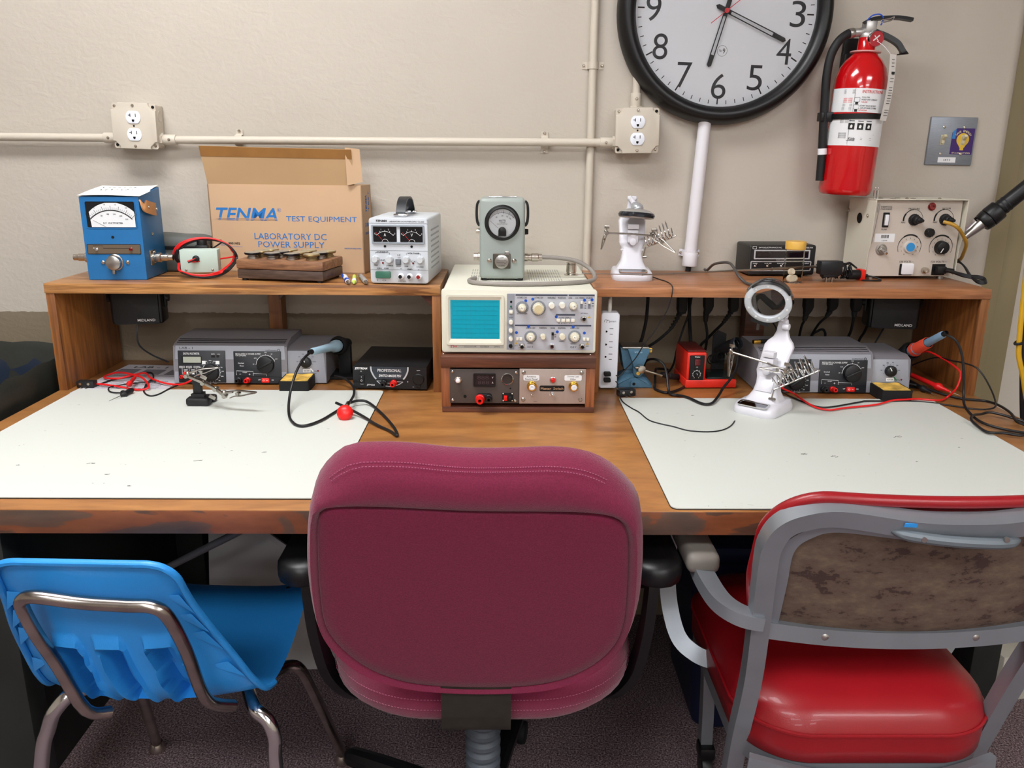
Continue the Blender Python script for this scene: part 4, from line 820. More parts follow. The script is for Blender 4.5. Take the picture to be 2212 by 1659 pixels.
# pens
def pen(a, b, r, m, m2, label, clip=None, grip=None):
    t = thing('pen', label, 'pen', a, 0, 'pens on the pine shelf'); A = Vector((0, 0, r)); B = Vector(b)-Vector(a)+Vector((0, 0, r)); D = B-A
    MB().cyl(A, A+D*.80, r, seg=16, bev=.0015).build('barrel', m, t); MB().cyl(A+D*.80, B, r*.8, r*.25, seg=16).build('tip', m2, t)
    if clip: MB().box((0, r*1.15, D.length*.12), (r*.9, r*.5, D.length*.34), .0005, aim(A-D*.04, B) @ RZ(60)).build('clip', clip, t)
    if grip: MB().cyl(A+D*.55, A+D*.78, r*1.12, seg=16, bev=.001).build('grip', grip, t)
pen((-.366, -.19, S0), (-.337, -.298, S0), .0055, M_white, M_steel, 'white click pen with blue clip beside the wooden holder', mat('blue_plastic', '#1e4fb8', .35), mat('blue_plastic', '#1e4fb8', .35))
pen((-.3435, -.188, S0), (-.3255, -.298, S0), .0048, mat('lime_plastic', '#c6dd5a', .35), mat('lime_plastic', '#c6dd5a', .35), 'lime green highlighter pen between the other two pens', None, M_label)
pen((-.328, -.19, S0), (-.297, -.300, S0), .0058, mat('silver_grey_plastic', '#a8a7a8', .35, .3), M_steel, 'grey marker pen nearest the dual meter power supply', M_steel)

# bench power supply with two meters
t = thing('bench_power_supply', 'light grey bench power supply with two black meters and a strap handle', 'power supply', (-.227, -.278, S0+.003), -4)
M_lg = mat('light_grey_enamel', '#c9ced3', .42, bump=.04, bscale=300); M_lg2 = mat('front_grey', '#c3c8ce', .45)
w_, h_ = .130, .143
MB().box((0, .105, h_/2), (w_, .20, h_), .006, seg=3).build('case', M_lg, t)
for x in (-.05, .05):
    for y in (.02, .19): MB().cyl((x, y, -.003), (x, y, .003), .007, seg=12).build('foot', M_rubber, t)
F = front(.003); mb = MB(F); mb.prism(rrect(w_, h_, .007, 4, 0, h_/2), .005, bev=.002); mb.build('front_panel', M_lg2, t)
F = front(-.002); C = PM(1545, 700, 2060, 1305, w_, h_, .03)
def uv(X, Y): return C(X, Y)
u, v = uv(1805, 850); MB(F).ring(rrect(.1165, .0405, .002, 2, u, v), rrect(.1095, .034, .001, 2, u, v), .0035).build('meter_bezel', mat('mid_grey_bezel', '#8d959d', .4), t)
M_mface = mat('black_meter_face', '#141417', .25)
for X, ch_ in ((1690, 'A'), (1925, 'V')):
    u, v = uv(X, 847); f_ = MB(F).prism(rrect(.0515, .034, .001, 2, u, v), .0008).build('meter_face', M_mface, t)
    mb = MB(F @ T(u, v-.018, .001)); mb.arc((0, 0), .0235, 40, 140, .0006, 20); mb.ticks((0, 0), .0235, .0265, 40, 140, 4, .0008); textfit(mb, ch_, 0, .0165, .0045, .0065)
    for k, q in enumerate('0123'): textfit(mb, q, .029*math.cos(R(140-33*k)), .029*math.sin(R(140-33*k)), None, .003)
    mb.arc((0, 0), .007, 0, 180, .0006, 12); mb.build('scale', M_inkw, f_)
    MB(F @ T(u, v-.018, .0014)).line([(-.006, .005), (-.020, .0215)], .0006).build('needle', M_inkred, f_)
    MB(F).cyl((uv(X, 960)[0], uv(X, 960)[1], 0), (uv(X, 960)[0], uv(X, 960)[1], .001), .0028, seg=14).build('zero_screw', M_hole, t)
for X in (1608, 1732, 1880, 2005): u, v = uv(X, 1080); knob(t, F, u, v, .0078, .015, mat('pale_grey_knob', '#c4c8cc', .35), skirt=.0088, flutes=8)
u, v = uv(1808, 1105); mb = MB(F); mb.ring(rrect(.0125, .0125, .001, 2, u, v), rrect(.0105, .0105, .001, 2, u, v), .0015); mb.box((u, v, .002), (.0095, .0095, .004), .0008); mb.build('range_button', mat('grey_button', '#6b7076', .4), t)
mb = MB(F); u, v = uv(1675, 1225); mb.prism(rrect(.034, .0155, .003, 4, u, v), .0045, bev=.001); mb.build('power_switch', mat('green_rocker', '#3d6d5b', .25), t)
for X, m_ in ((1835, M_black), (1912, M_black), (1993, mat('dark_red_post', '#8c1c1c', .35))):
    u, v = uv(X, 1235); b_ = jack(t, F, u, v, .0066, .014, M_white, 'binding_post', False); MB(F).cyl((u, v, .010), (u, v, .0145), .0042, seg=14).build('insert', m_, b_)
for X in (1672, 1940): jack(t, F, *uv(X, 1115), .0022, .002, M_led, 'indicator', False)
mb = MB(F @ T(0, 0, .0002)); P_ = lambda s, X, Y, w, h, **k: textfit(mb, s, *uv(X, Y), w, h, 0, **k)
P_('TENMA', 1658, 728, .025, .0045, bold=.03, shear=.25); P_('LABORATORY DC POWER SUPPLY 72-2005', 1878, 732, .077, .0032); P_('CURRENT', 1668, 1015, .026, .0036, bold=.02); P_('VOLTAGE', 1940, 1022, .025, .0036, bold=.02)
P_('C.C.', 1672, 1090, .011, .0034, bold=.02); P_('C.V.', 1942, 1098, .011, .0034, bold=.02); P_('FINE', 1610, 1137, .008, .003); P_('COARSE', 1732, 1140, .016, .003); P_('AMPS', 1808, 1143, .011, .003); P_('FINE', 1880, 1144, .008, .003); P_('COARSE', 2000, 1148, .016, .003)
P_('HI', 1812, 1040, .006, .003); P_('LO', 1815, 1062, .006, .003); P_('ON   OFF', 1672, 1166, .026, .0034, bold=.02); P_('GND', 1910, 1172, .011, .0034, bold=.02); P_('0-30V 0-5A', 1842, 1284, .018, .0022); P_('I   O', 1660, 1278, .02, .003); P_('+', 1988, 1175, .003, .003); P_('-', 1832, 1168, .003, .001)
mb.line([uv(1605, 1030), uv(1605, 1018), uv(1622, 1018)], .0006); mb.line([uv(1730, 1035), uv(1730, 1020), uv(1715, 1020)], .0006); mb.line([uv(1880, 1040), uv(1880, 1022), uv(1895, 1022)], .0006); mb.line([uv(2003, 1045), uv(2003, 1025), uv(1985, 1025)], .0006)
for Y in (750, 1000, 1178): mb.box((0, uv(1800, Y)[1], 0), (.128, .0005, .0003))
mb.build('panel_print', M_inkb, t)
mb = MB()
for k in range(8): mb.box((.065, .10, .030+.012*k), (.0012, .12, .004), .0005)
mb.build('side_vents', mat('vent_shadow_grey', '#9aa0a6', .6), t)
mb = MB(); mb.tube([(.0, .03, h_+.003), (.0, .032, h_+.012), (.0, .055, h_+.034), (.0, .09, h_+.040), (.0, .125, h_+.033), (.0, .15, h_+.012), (0, .152, h_+.003)], 0, n=6, rect=[(-.0105, -.002), (.0105, -.002), (.0105, .002), (-.0105, .002)], up=(0, -.3, 1)); mb.build('strap_handle', mat('black_strap', '#1c1f24', .4), t)
for y in (.03, .152): MB().box((0, y, h_+.004), (.030, .016, .007), .003).build('handle_mount', M_chrome, t)
# ------------------------------------------------------------------ centre: cabinet, oscilloscope, wattmeter
# wooden cabinet with two panels
t = thing('panel_cabinet', 'small walnut cabinet with a dark panel and a silver switch panel under the oscilloscope', 'cabinet', (.0355, -.4505, DZ))
w_, h_, d_ = .3235, .1225, .27
W_side = wood('cabinet_side', [(.2, '#5a2f1a'), (.45, '#8a4f2c'), (.62, '#a0613a'), (.85, '#6d3b22')], (20, 20, 1.4), 1.8, .5, .5, .05)
MB().box((0, d_/2, h_-.012), (w_, d_, .024), .0012).build('top_board', W_dark, t)
MB().box((0, d_/2+.002, .006), (w_-.004, d_-.004, .012), .001).build('bottom_board', W_dark, t)
for sx in (-1, 1): MB().box((sx*(w_/2-.0105), d_/2+.003, .055), (.019, d_-.006, .087), .0006).build('side_board', W_side, t)
MB().box((0, d_-.006, .055), (w_-.04, .006, .087)).build('back_board', W_dark, t)
C = PM(43, 1225, 1155, 1640, w_, h_); F = front(.004)
def rect(X0, Y0, X1, Y1):
    a, b = C(X0, Y0), C(X1, Y1); return (abs(b[0]-a[0]), abs(a[1]-b[1]), (a[0]+b[0])/2, (a[1]+b[1])/2)
w, h, u, v = rect(108, 1320, 604, 1570); dp = MB(F).prism(rrect(w, h, .001, 2, u, v), .003, z0=-.003, bev=.0005).build('dark_panel', mat('brown_grey_panel', '#463d39', .5), t)
for X, Y in ((128, 1340), (584, 1345), (128, 1547), (578, 1552)): screw(dp, F, *C(X, Y), .0032, M_nickel)
u, v = C(167, 1397); mb = MB(F @ T(u, v, 0)); mb.lathe([(.0078, 0), (.0078, .003), (.006, .0035), (.006, .006), (0, .006)], seg=6); b_ = mb.build('push_button', M_nickel, dp); MB(F @ T(u, v, .006)).lathe([(.0045, 0), (.0045, .004), (.003, .005), (0, .005)]).build('button_cap', M_white, b_)
w, h, u, v = rect(277, 1350, 436, 1442); mb = MB(F); mb.ring(rrect(w, h, .002, 3, u, v), rrect(w*.86, h*.80, .001, 3, u, v), .005); m_ = mb.build('meter_frame', M_black, dp)
MB(F).prism(rrect(w*.87, h*.81, .001, 3, u, v), .0035).build('display', mat('dark_display', '#241a20', .12), m_)
mb = MB(F @ T(0, 0, .0036)); textfit(mb, '888', u-.003, v+.0055, .023, .0075, bold=-.02); textfit(mb, '888', u-.002, v-.0055, .023, .0065, bold=-.02); mb.build('unlit_digits', mat('unlit_segments', '#4d4348', .3), m_)
mb = MB(F @ T(0, 0, .0036)); textfit(mb, 'V', u+.017, v+.0055, .003, .004); textfit(mb, 'A', u+.017, v-.0055, .003, .004); mb.build('unit_letters', M_inkw, m_)
u, v = C(521, 1390); mb = MB(F @ T(u, v, 0)); mb.lathe([(.0125, 0), (.0125, .002), (.0112, .003), (.0105, .002), (.0105, -.02), (0, -.02)], seg=32); s_ = mb.build('round_socket', M_chrome, dp); MB(F @ T(u, v, 0)).cyl((0, 0, -.0195), (0, 0, .0004), .0103, seg=28).build('socket_opening', mat('brown_opening', '#2a211d', .6), s_)
for X, Y, r in ((216, 1520, .0033), (543, 1460, .0018)): u, v = C(X, Y); MB(F).cyl((u, v, 0), (u, v, .0006), r, seg=14).build('hole', M_hole, dp)
u, v = C(355, 1520); mb = MB(F @ T(u, v, .0)); mb.prism(rrect(.031, .014, .004, 4), .006, bev=.001); b_ = mb.build('terminal_base', M_black, dp)
jack(dp, F, u-.009, v-.003, .0098, .022, M_red, 'binding_post', w=.004); jack(dp, F, u+.0095, v-.001, .0078, .020, M_black, 'binding_post', w=.004)
u, v = C(524, 1525); mb = MB(F); mb.box((u, v, .0006), (.024, .019, .0014)); pc = mb.build('connector_plate', M_blackm, dp)
MB(F).box((u-.0045, v, .006), (.0075, .0095, .011), .001).build('red_connector', M_red, pc); MB(F).box((u+.0045, v-.001, .004), (.007, .008, .007), .001).build('black_connector', M_black, pc)
for a, b in ((-.0095, .0075), (.0095, .0075), (-.0095, -.0075), (.0095, -.0075)): screw(pc, F, u+a, v+b, .0017, M_nickel, .001)
w, h, u, v = rect(607, 1315, 1085, 1572); sp = MB(F).prism(rrect(w, h, .001, 2, u, v), .003, z0=-.0028, bev=.0005).build('silver_panel', mat('brushed_pink_silver', '#b0a29a', .38, .55, vary=.05, vscale=120, stretch=(20, 1, 1)), t)
for X, Y in ((638, 1342), (1055, 1342), (637, 1540), (1050, 1540)): screw(sp, F, *C(X, Y), .0043, M_steel)
screw(sp, F, *C(700, 1512), .003, M_nickel)
for X0, X1, tx in ((636, 750, 'Antenna\nPatch Panel'), (931, 1055, 'Dummy Load\n100w')):
    w, h, u, v = rect(X0, 1360, X1, 1400); l_ = MB(F).prism(rrect(w, h, .003, 4, u, v), .0006).build('paper_label', M_label, sp)
    mb = MB(F); a, b = tx.split('\n'); textfit(mb, a, u, v+.0028, None, .0040, .0007); textfit(mb, b, u, v-.0028, None, .0040, .0007); mb.build('label_lettering', mat('grey_ink', '#4a4a50', .6), l_)
for X in (697, 998):
    u, v = C(X, 1440); mb = MB(F @ T(u, v, 0)); mb.lathe([(.0105, 0), (.0105, .0025), (.0088, .003), (.0088, .012), (.0075, .0125), (.0062, .0125)], seg=24)
    for k in range(6): mb.lathe([(.0088, .0035+.0014*k), (.0093, .0042+.0014*k), (.0088, .0049+.0014*k)], seg=24)
    cn = mb.build('coaxial_socket', M_brass, sp); MB(F @ T(u, v, 0)).lathe([(.0063, .0122), (.003, .0128), (.003, .010), (0, .010)], seg=20).build('insulator', M_white, cn)
u, v = C(848, 1395); mb = MB(F @ T(u, v, 0)); mb.lathe([(.0068, 0), (.0068, .002), (.005, .003)], seg=24); ll = mb.build('lamp_bezel', M_steel, sp); MB(F @ T(u, v, 0)).lathe([(.0054, .001), (.0054, .005), (.004, .008), (0, .0095)], seg=24).build('lamp_lens', mat('red_lens', '#c31413', .12, coat=.5), ll)
w, h, u, v = rect(753, 1437, 933, 1480); bl = MB(F).prism(rrect(w, h, .003, 3, u, v), .0006).build('black_label', M_black, sp); textfit(MB(F), 'Master  Switch', u, v, w*.9, .0052, .0007).build('label_lettering', mat('tan_ink', '#c9a27c', .5), bl)
toggle(sp, F, *C(843, 1500), 1.15, 10)
MB(F).line([C(712, 1555), C(735, 1555)], .0006).build('scratch', M_inkb, sp)
for X in (60, 1118): screw(t, T(*[C(X, 1232)[0], .02, h_]), 0, 0, .0022, M_nickel)

# oscilloscope
t = thing('oscilloscope', 'cream oscilloscope with a blank teal screen on the walnut cabinet', 'oscilloscope', (.0362, -.4315, DZ+.1229))
M_cream = mat('cream_plastic', '#d5d3c3', .42); M_cream2 = mat('cream_case', '#d5d3c4', .5, bump=.03, bscale=300); M_spanel = mat('silver_grey_panel', '#b9bcc4', .42, .15)
w_, h_ = .3208, .1330; Z0 = .0035
MB().box((0, .212, Z0+h_/2+.001), (w_-.006, .40, h_-.004), .005, seg=3).build('case', M_cream2, t)
for x in (-.13, .13):
    for y in (.03, .39): MB().cyl((x, y, -.0), (x, y, .006), .009, seg=16).build('foot', M_rubber, t)
F = front(.010, 0, Z0); mb = MB(F); 
C = PM(43, 745, 1155, 1205, w_, h_)
def rect(X0, Y0, X1, Y1):
    a, b = C(X0, Y0), C(X1, Y1); return (abs(b[0]-a[0]), abs(a[1]-b[1]), (a[0]+b[0])/2, (a[1]+b[1])/2)
mb.prism(rrect(w_, h_, .006, 4, 0, h_/2), .010, bev=.0025); mb.build('front_frame', M_cream, t)
F = front(0, 0, Z0)
w, h, u, v = rect(78, 783, 490, 1146); w2, h2, u2, v2 = rect(108, 822, 460, 1103)
mb = MB(F); mb.ring(rrect(w, h, .004, 4, u, v), rrect(w*.93, h*.92, .003, 4, u, v), .004); mb.build('screen_bezel', M_cream, t)
mb = MB(F); O, Ii = rrect(w*.93, h*.92, .003, 4, u, v), rrect(w2, h2, .001, 4, u2, v2); b = bmesh.new(); V0 = [b.verts.new((x, y, .0035)) for x, y in O]; V1 = [b.verts.new((x, y, .0006)) for x, y in Ii]
for k in range(len(O)): b.faces.new((V0[k], V0[(k+1) % len(O)], V1[(k+1) % len(O)], V1[k]))
mb._add(b); mb.build('screen_surround', M_cream, t)
sc_ = MB(F).prism(rrect(w2, h2, .001, 3, u2, v2), .0008).build('screen', mat('teal_screen', '#0f9db6', .25), t)
mb = MB(F @ T(0, 0, .0009)); 
for k in range(11): x = u2-w2*.46+w2*.92*k/10; mb.line([(x, v2-h2*.46), (x, v2+h2*.46)], .0003)
for k in range(9): y = v2-h2*.46+h2*.92*k/8; mb.line([(u2-w2*.46, y), (u2+w2*.46, y)], .0003)
mb.build('graticule', mat('graticule_teal', '#0d8aa2', .4), sc_)
w, h, u, v = rect(510, 773, 1136, 1182); MB(F).prism(rrect(w, h, .001, 2, u, v), .0007).build('control_panel', M_spanel, t)
w, h, u, v = rect(512, 775, 566, 1180); MB(F @ T(0, 0, .0006)).prism(rrect(w, h, .001, 2, u, v), .0004).build('side_strip', mat('mid_grey_strip', '#8f949d', .45), t)
G = F @ T(0, 0, .0008); M_ck = mat('cream_knob', '#d6d0bb', .38); M_ck2 = mat('cream_knob_light', '#e2dfd2', .35); M_skirt = mat('grey_dial_skirt', '#8b8f96', .4)
mb = MB(G)
for X0, X1, Y in ((572, 942, 783), (950, 1135, 783), (570, 1118, 1002)): w, h, u, v = rect(X0, Y-5, X1, Y+5); mb.box((u, v, .0002), (w, h, .0003))
w, h, u, v = rect(862, 918, 1000, 930); mb.box((u, v, .0002), (w, h, .0003)); mb.build('dark_bars', mat('navy_grey_ink', '#3c4150', .5), t)
for X, Y, rs, r, ri in ((620, 873, 47, 29, 17), (683, 1085, 46, 31, 18), (1000, 1083, 48, 34, 18)):
    u, v = C(X, Y); k = .2885e-3; d_ = MB(G @ T(u, v, 0)).lathe([(rs*k, 0), (rs*k, .0006), (r*k, .0012), (0, .0012)], seg=40).build('dial', M_skirt, t)
    mb = MB(G @ T(u, v, .0013)); mb.ticks((0, 0), (r+5)*k, (rs-4)*k, -60, 240, 18, .0004); mb.build('dial_ticks', M_inkb, d_)
    knob(t, G, u, v, r*k, .011, M_ck, flutes=14); knob(t, G, u, v, ri*k, .019, M_ck2, 'inner_knob', point=35, pm=M_inkb)
u, v = C(735, 876); k = .2885e-3; d_ = MB(G @ T(u, v, 0)).lathe([(55*k, 0), (55*k, .0006), (0, .0012)], seg=40).build('dial', M_skirt, t)
mb = MB(G @ T(u, v, .0009)); mb.ticks((0, 0), 44*k, 52*k, -60, 240, 22, .0004); mb.build('dial_ticks', M_inkb, d_); knob(t, G, u, v, 41*k, .016, M_ck, flutes=20, cap=mat('tan_cap', '#cdbf98', .4))
for X, Y, r in ((829, 855, 22), (904, 852, 22), (772, 1080, 20), (910, 1080, 22), (540, 976, 15), (540, 1036, 15), (540, 1097, 15)): u, v = C(X, Y); knob(t, G, u, v, r*k, .013, M_ck2 if Y < 900 or X < 600 else M_ck, flutes=10)
u, v = C(984, 858); MB(G @ T(u, v, 0)).lathe([(32*k, 0), (32*k, .0005), (0, .0008)], seg=32).build('dial', M_skirt, t); knob(t, G, u, v, 28*k, .010, M_ck, flutes=12); knob(t, G, u, v, 18*k, .017, M_ck2, 'inner_knob', point=-40, pm=M_inkb)
for X, Y in ((880, 963), (915, 963), (949, 963), (984, 963), (588, 1100), (613, 1100), (1070, 1100), (1096, 1100), (540, 905)): w, h, u, v = rect(X-13, Y-11, X+13, Y+11); MB(G).box((u, v, .002), (w*(.8 if Y == 1100 else 1), h, .005), .0008).build('button', M_ck2, t)
for X, Y in ((1043, 850), (1098, 850), (842, 1078)):
    w, h, u, v = rect(X-9, Y-28, X+9, Y+28); s_ = MB(G).box((u, v, .0003), (w, h, .0006)).build('slide_slot', mat('slot_grey', '#70747b', .5), t); MB(G).box((u, v+h*.3, .002), (w*.9, h*.35, .004), .0005).build('slider', M_ck2 if Y < 900 else M_black, s_)
for X, Y in ((1062, 948), (622, 1152), (1057, 1150)):
    u, v = C(X, Y); mb = MB(G @ T(u, v, 0)); mb.lathe([(.0062, 0), (.0062, .002), (.0048, .0022), (.0048, .010), (.0038, .0105), (.0035, .007)], seg=24); mb.cyl((-.006, 0, .007), (.006, 0, .007), .0009, seg=8); b_ = mb.build('bnc_socket', M_steel, t); MB(G @ T(u, v, .007)).lathe([(.0036, 0), (.0015, .002), (0, .002)], seg=16).build('insulator', M_black, b_)
jack(t, G, *C(838, 1152), .0055, .008, M_chrome, 'ground_post'); 
u, v = C(540, 1152); MB(G @ T(u, v, 0)).lathe([(.004, 0), (.004, .005), (.0032, .007), (0, .007)]).build('power_button', M_black, t); u, v = C(541, 833); MB(G @ T(u, v, 0)).lathe([(.0025, 0), (.0025, .0006), (0, .0006)]).build('trace_hole', M_hole, t); u, v = C(541, 866); MB(G @ T(u, v, 0)).lathe([(.0022, 0), (.0022, .001), (0, .0016)]).build('power_lamp', mat('green_lamp', '#1d6b55', .2), t)
mb = MB(G)
for X, Y in ((645, 824), (695, 812), (1064, 817), (1117, 814), (865, 938), (667, 1010), (988, 1010), (581, 1055), (875, 1048), (1070, 1055)): u, v = C(X, Y); mb.cyl((u, v, 0), (u, v, .0006), 10.5*k, seg=16)
mb.build('blue_stickers', mat('royal_blue_dot', '#1c50b4', .4), t)
mb = MB(G)
for X, Y in ((1102, 938), (578, 1132), (1095, 1132)): u, v = C(X, Y); s = 11*k; mb.prism([(u-s, v-s*.8), (u+s, v-s*.8), (u, v+s*1.05)], .0003)
mb.build('warning_triangles', mat('warning_yellow', '#c9a63c', .5), t)
mb = MB(G @ T(0, 0, .0002)); P_ = lambda s, X, Y, w, h=13: textfit(mb, s, *C(X, Y), w*k, h*k, 0)
P_('B TIME / DIV', 620, 802, 66); P_('A TIME / DIV', 738, 802, 62); P_('VARIABLE', 828, 802, 58); P_('POSITION', 902, 802, 56); P_('LEVEL', 962, 802, 28, 11); P_('HO', 1008, 802, 20, 11); P_('MODE', 1045, 802, 34); P_('SOURCE', 1096, 802, 48)
P_('HORIZ DISPLAY', 931, 945, 92, 9); P_('VOLTS / DIV', 683, 1021, 66); P_('POSITION', 772, 1021, 52); P_('MODE', 842, 1021, 32); P_('POSITION', 906, 1021, 54); P_('VOLTS / DIV', 1000, 1021, 66); P_('CH1 X', 680, 1160, 44, 15); P_('CH2 Y', 993, 1160, 44, 15)
P_('PULL x5MAG', 828, 837, 40, 7); P_('EXT TRIG IN', 1065, 912, 48, 8); P_('CAL', 650, 916, 20, 7); P_('DLY TIME MULT', 618, 918, 70, 7); P_('PULL INV', 908, 1118, 36, 7); P_('INTEN', 540, 947, 26, 7); P_('FOCUS', 540, 1008, 26, 7); P_('ROT', 540, 1068, 20, 7); P_('POWER', 540, 880, 26, 7)
P_('CAT II', 578, 1152, 24, 7); P_('400V', 1095, 1152, 20, 7); P_('VARIABLE', 680, 1136, 44, 7); P_('VARIABLE', 993, 1136, 44, 7); P_('A  B  ALT  X-Y', 931, 985, 100, 7)
for X, Y in ((1075, 840), (1075, 858), (1075, 875), (1128, 840), (1128, 858), (865, 1070), (865, 1085)): u, v = C(X, Y); mb.box((u-.001, v, 0), (.0035, .0012, .0003))
mb.build('panel_print', M_inkb, t)
mb = MB(front(0, 0, Z0) @ T(0, 0, .0001)); w, h, u, v = rect(100, 1148, 490, 1172); pl = MB(F).prism(rrect(w, h, .001, 2, u, v), .0003).build('name_plate', mat('plate_grey', '#bcbcb4', .45), t)
mb = MB(F @ T(0, 0, .0004)); P_('OSCILLOSCOPE', 247, 1161, 90, 9); P_('OS-5060A', 352, 1161, 64, 11); P_('60MHz', 440, 1161, 42, 9); mb.build('plate_lettering', M_inkb, pl)
mb = MB(F @ T(0, 0, .0004)); u, v = C(120, 1160); mb.arc((u, v), .0026, -60, 240, .0012, 14); P_('44', 142, 1160, 20, 13); mb.build('maker_mark', M_inkred, pl)
mb = MB(); 
for sx in (-.075, .055):
    mb = MB()
    for k_ in range(14):
        for r_ in range(4): mb.box((sx+.0055*k_-.03, .30-.05*r_-.0, Z0+h_-.0008), (.0022, .034, .0006))
    mb.build('top_vents', mat('vent_slots', '#a9aaa0', .6), t)
STOP = DZ+.1229+Z0+h_-.001                                         # top of the oscilloscope

# silver-grey directional wattmeter
t = thing('wattmeter', 'grey-green wattmeter with a round dial standing on the oscilloscope', 'meter', (0.0005, -.305, STOP+.0035))
M_gg = mat('grey_green_enamel', '#969f9a', .34, bump=.05, bscale=350); k = .0985/330; C = PM(315, 115, 645, 700, .0985, .1745)
MB().box((0, .042, .087), (.0985, .084, .174), .009, seg=4).build('case', M_gg, t)
for x in (-.038, .038):
    for y in (.012, .072): MB().cyl((x, y, -.0035), (x, y, .004), .0085, seg=14).build('foot', M_rubber, t)
F = front(0); u, v = C(480, 290); mb = MB(F @ T(u, v, 0))
mb.lathe([(.0385, 0), (.0385, .0015), (.0365, .003), (.0345, .0065), (.0315, .0075), (.0295, .006), (.0295, .003)], seg=56); b_ = mb.build('meter_rim', M_black, t)
MB(F @ T(u, v, 0)).lathe([(.0365, 0), (.0392, 0), (.0392, .0015), (.0375, .0018)], seg=56).build('rim_edge', M_gg, t)
f_ = MB(F @ T(u, v, .0025)).lathe([(.0298, 0), (.0298, .001), (0, .001)], seg=48).build('meter_face', mat('dial_white', '#d6dadd', .4), t)
mb = MB(F @ T(u, v, .0037)); mb.arc((0, -.012), .0335, 40, 142, .0005, 24); mb.ticks((0, -.012), .0335, .0375, 40, 142, 30, .0003); mb.ticks((0, -.012), .0310, .0395, 45, 105, 3, .0005); textfit(mb, 'WATTS', 0, .0045, .015, .0042); textfit(mb, 'THRULINE', 0, .0005, .012, .0018); textfit(mb, 'BIRD ELECTRONIC CORP', 0, -.0025, .022, .0015)
for q, a in (('25', 118), ('50', 90), ('75', 68), ('100', 52)): textfit(mb, q, .027*math.cos(R(a)), -.012+.027*math.sin(R(a)), None, .0028, rot=a-90)
mb.line([(-.008, -.012), (-.026, .004)], .0005, .0003); mb.build('scale_print', M_inkb, f_)
mb = MB(F @ T(u, v-.017, .0035)); mb.prism([(.0085*math.cos(R(a)), .0085*math.sin(R(a))) for a in range(0, 181, 15)]+[(-.0085, -.011), (.0085, -.011)], .0025, bev=.001); mb.build('movement_cover', M_black, f_)
MB(F @ T(u, v, .0058)).lathe([(.0297, 0), (.02, .0006), (0, .0008)], seg=40).build('glass', M_glass, t)
u, v = C(477, 566); mb = MB(F @ T(u, v, 0)); mb.prism(rrect(.0385, .0325, .002, 3), .0025, bev=.0006); mb.build('element_plate', mat('dark_bronze_plate', '#5c564d', .4, .6), t)
e_ = knob(t, F, u, v, .0152, .013, M_steel, 'element_knob', taper=.97)
mb = MB(F @ T(u, v, .0131)); mb.line([(-.011, .002), (.006, .002), (.006, .0045), (.0125, 0), (.006, -.0045), (.006, -.002), (-.011, -.002)], .0007, closed=True); textfit(mb, '100W', 0, .009, .010, .003); textfit(mb, '50-125 MHz', 0, -.0085, .014, .0026); mb.build('element_print', M_inkb, e_)
MB(F).box((u+.011, v+.018, .004), (.009, .010, .007), .001).build('latch', M_steel, t)
for X in (388, 568): screw(t, F, *C(X, 565), .0052, M_nickel)
for sx in (-1, 1):
    mb = MB(); mb.tube([(sx*.0495, .03, .167), (sx*.0545, .03, .160), (sx*.0560, .03, .14), (sx*.0545, .03, .122), (sx*.0495, .03, .114)], 0, n=5, rect=[(-.011, -.0026), (.011, -.0026), (.011, .0026), (-.011, .0026)], up=(0, 0, 1) if 0 else (1, 0, .02)); mb.build('strap', M_rubber, t)
    knob(t, T(sx*.0493, .03, .101) @ RY(90*sx), 0, 0, .0065, .008, M_nickel if sx < 0 else M_blackm, 'thumb_screw')
    mb = MB(T(sx*.0490, .042, .044) @ RY(90*sx)); L_ = [(.0105, 0), (.0105, .004), (.009, .005), (.009, .014), (0, .014)] if sx < 0 else [(.0095, 0), (.0095, .008), (.0078, .009), (.0078, .016), (.0095, .017), (.0095, .031), (.0075, .033), (.0075, .040), (0, .040)]
    mb.lathe(L_, seg=20); mb.build('coaxial_connector', M_nickel, t)
MB().box((0, .035, .1755), (.062, .012, .003), .001).build('top_plate', M_chrome, t)

# coax cable, terminator
zt = STOP+.0052
cable = [(.0905, -.263, STOP+.0475), (.128, -.262, STOP+.046), (.170, -.258, STOP+.038), (.198, -.262, STOP+.022), (.206, -.285, STOP+.010), (.196, -.325, zt), (.158, -.355, zt), (.100, -.376, zt), (.030, -.386, zt), (-.025, -.381, zt), (-.058, -.365, zt), (-.070, -.340, zt), (-.066, -.316, zt), (-.058, -.300, zt)]
o = MB().tube(cable, .0047, 12, 6).build('coaxial_cable', mat('grey_cable_jacket', '#8d8781', .45)); tag(o, 'thick grey cable curling from the grey-green wattmeter across the oscilloscope top', 'cable')
o = MB(T(.1605, -.205, STOP)).lathe([(0, 0), (.0165, 0), (.0165, .0022), (.011, .003), (.0108, .007), (.0118, .008), (.0118, .0245), (.0095, .0255), (.0095, .0265), (.0118, .027), (.0118, .030), (0, .030)], seg=36).build('dummy_load_plug', M_nickel); tag(o, 'round silver metal plug standing on the oscilloscope top', 'plug')

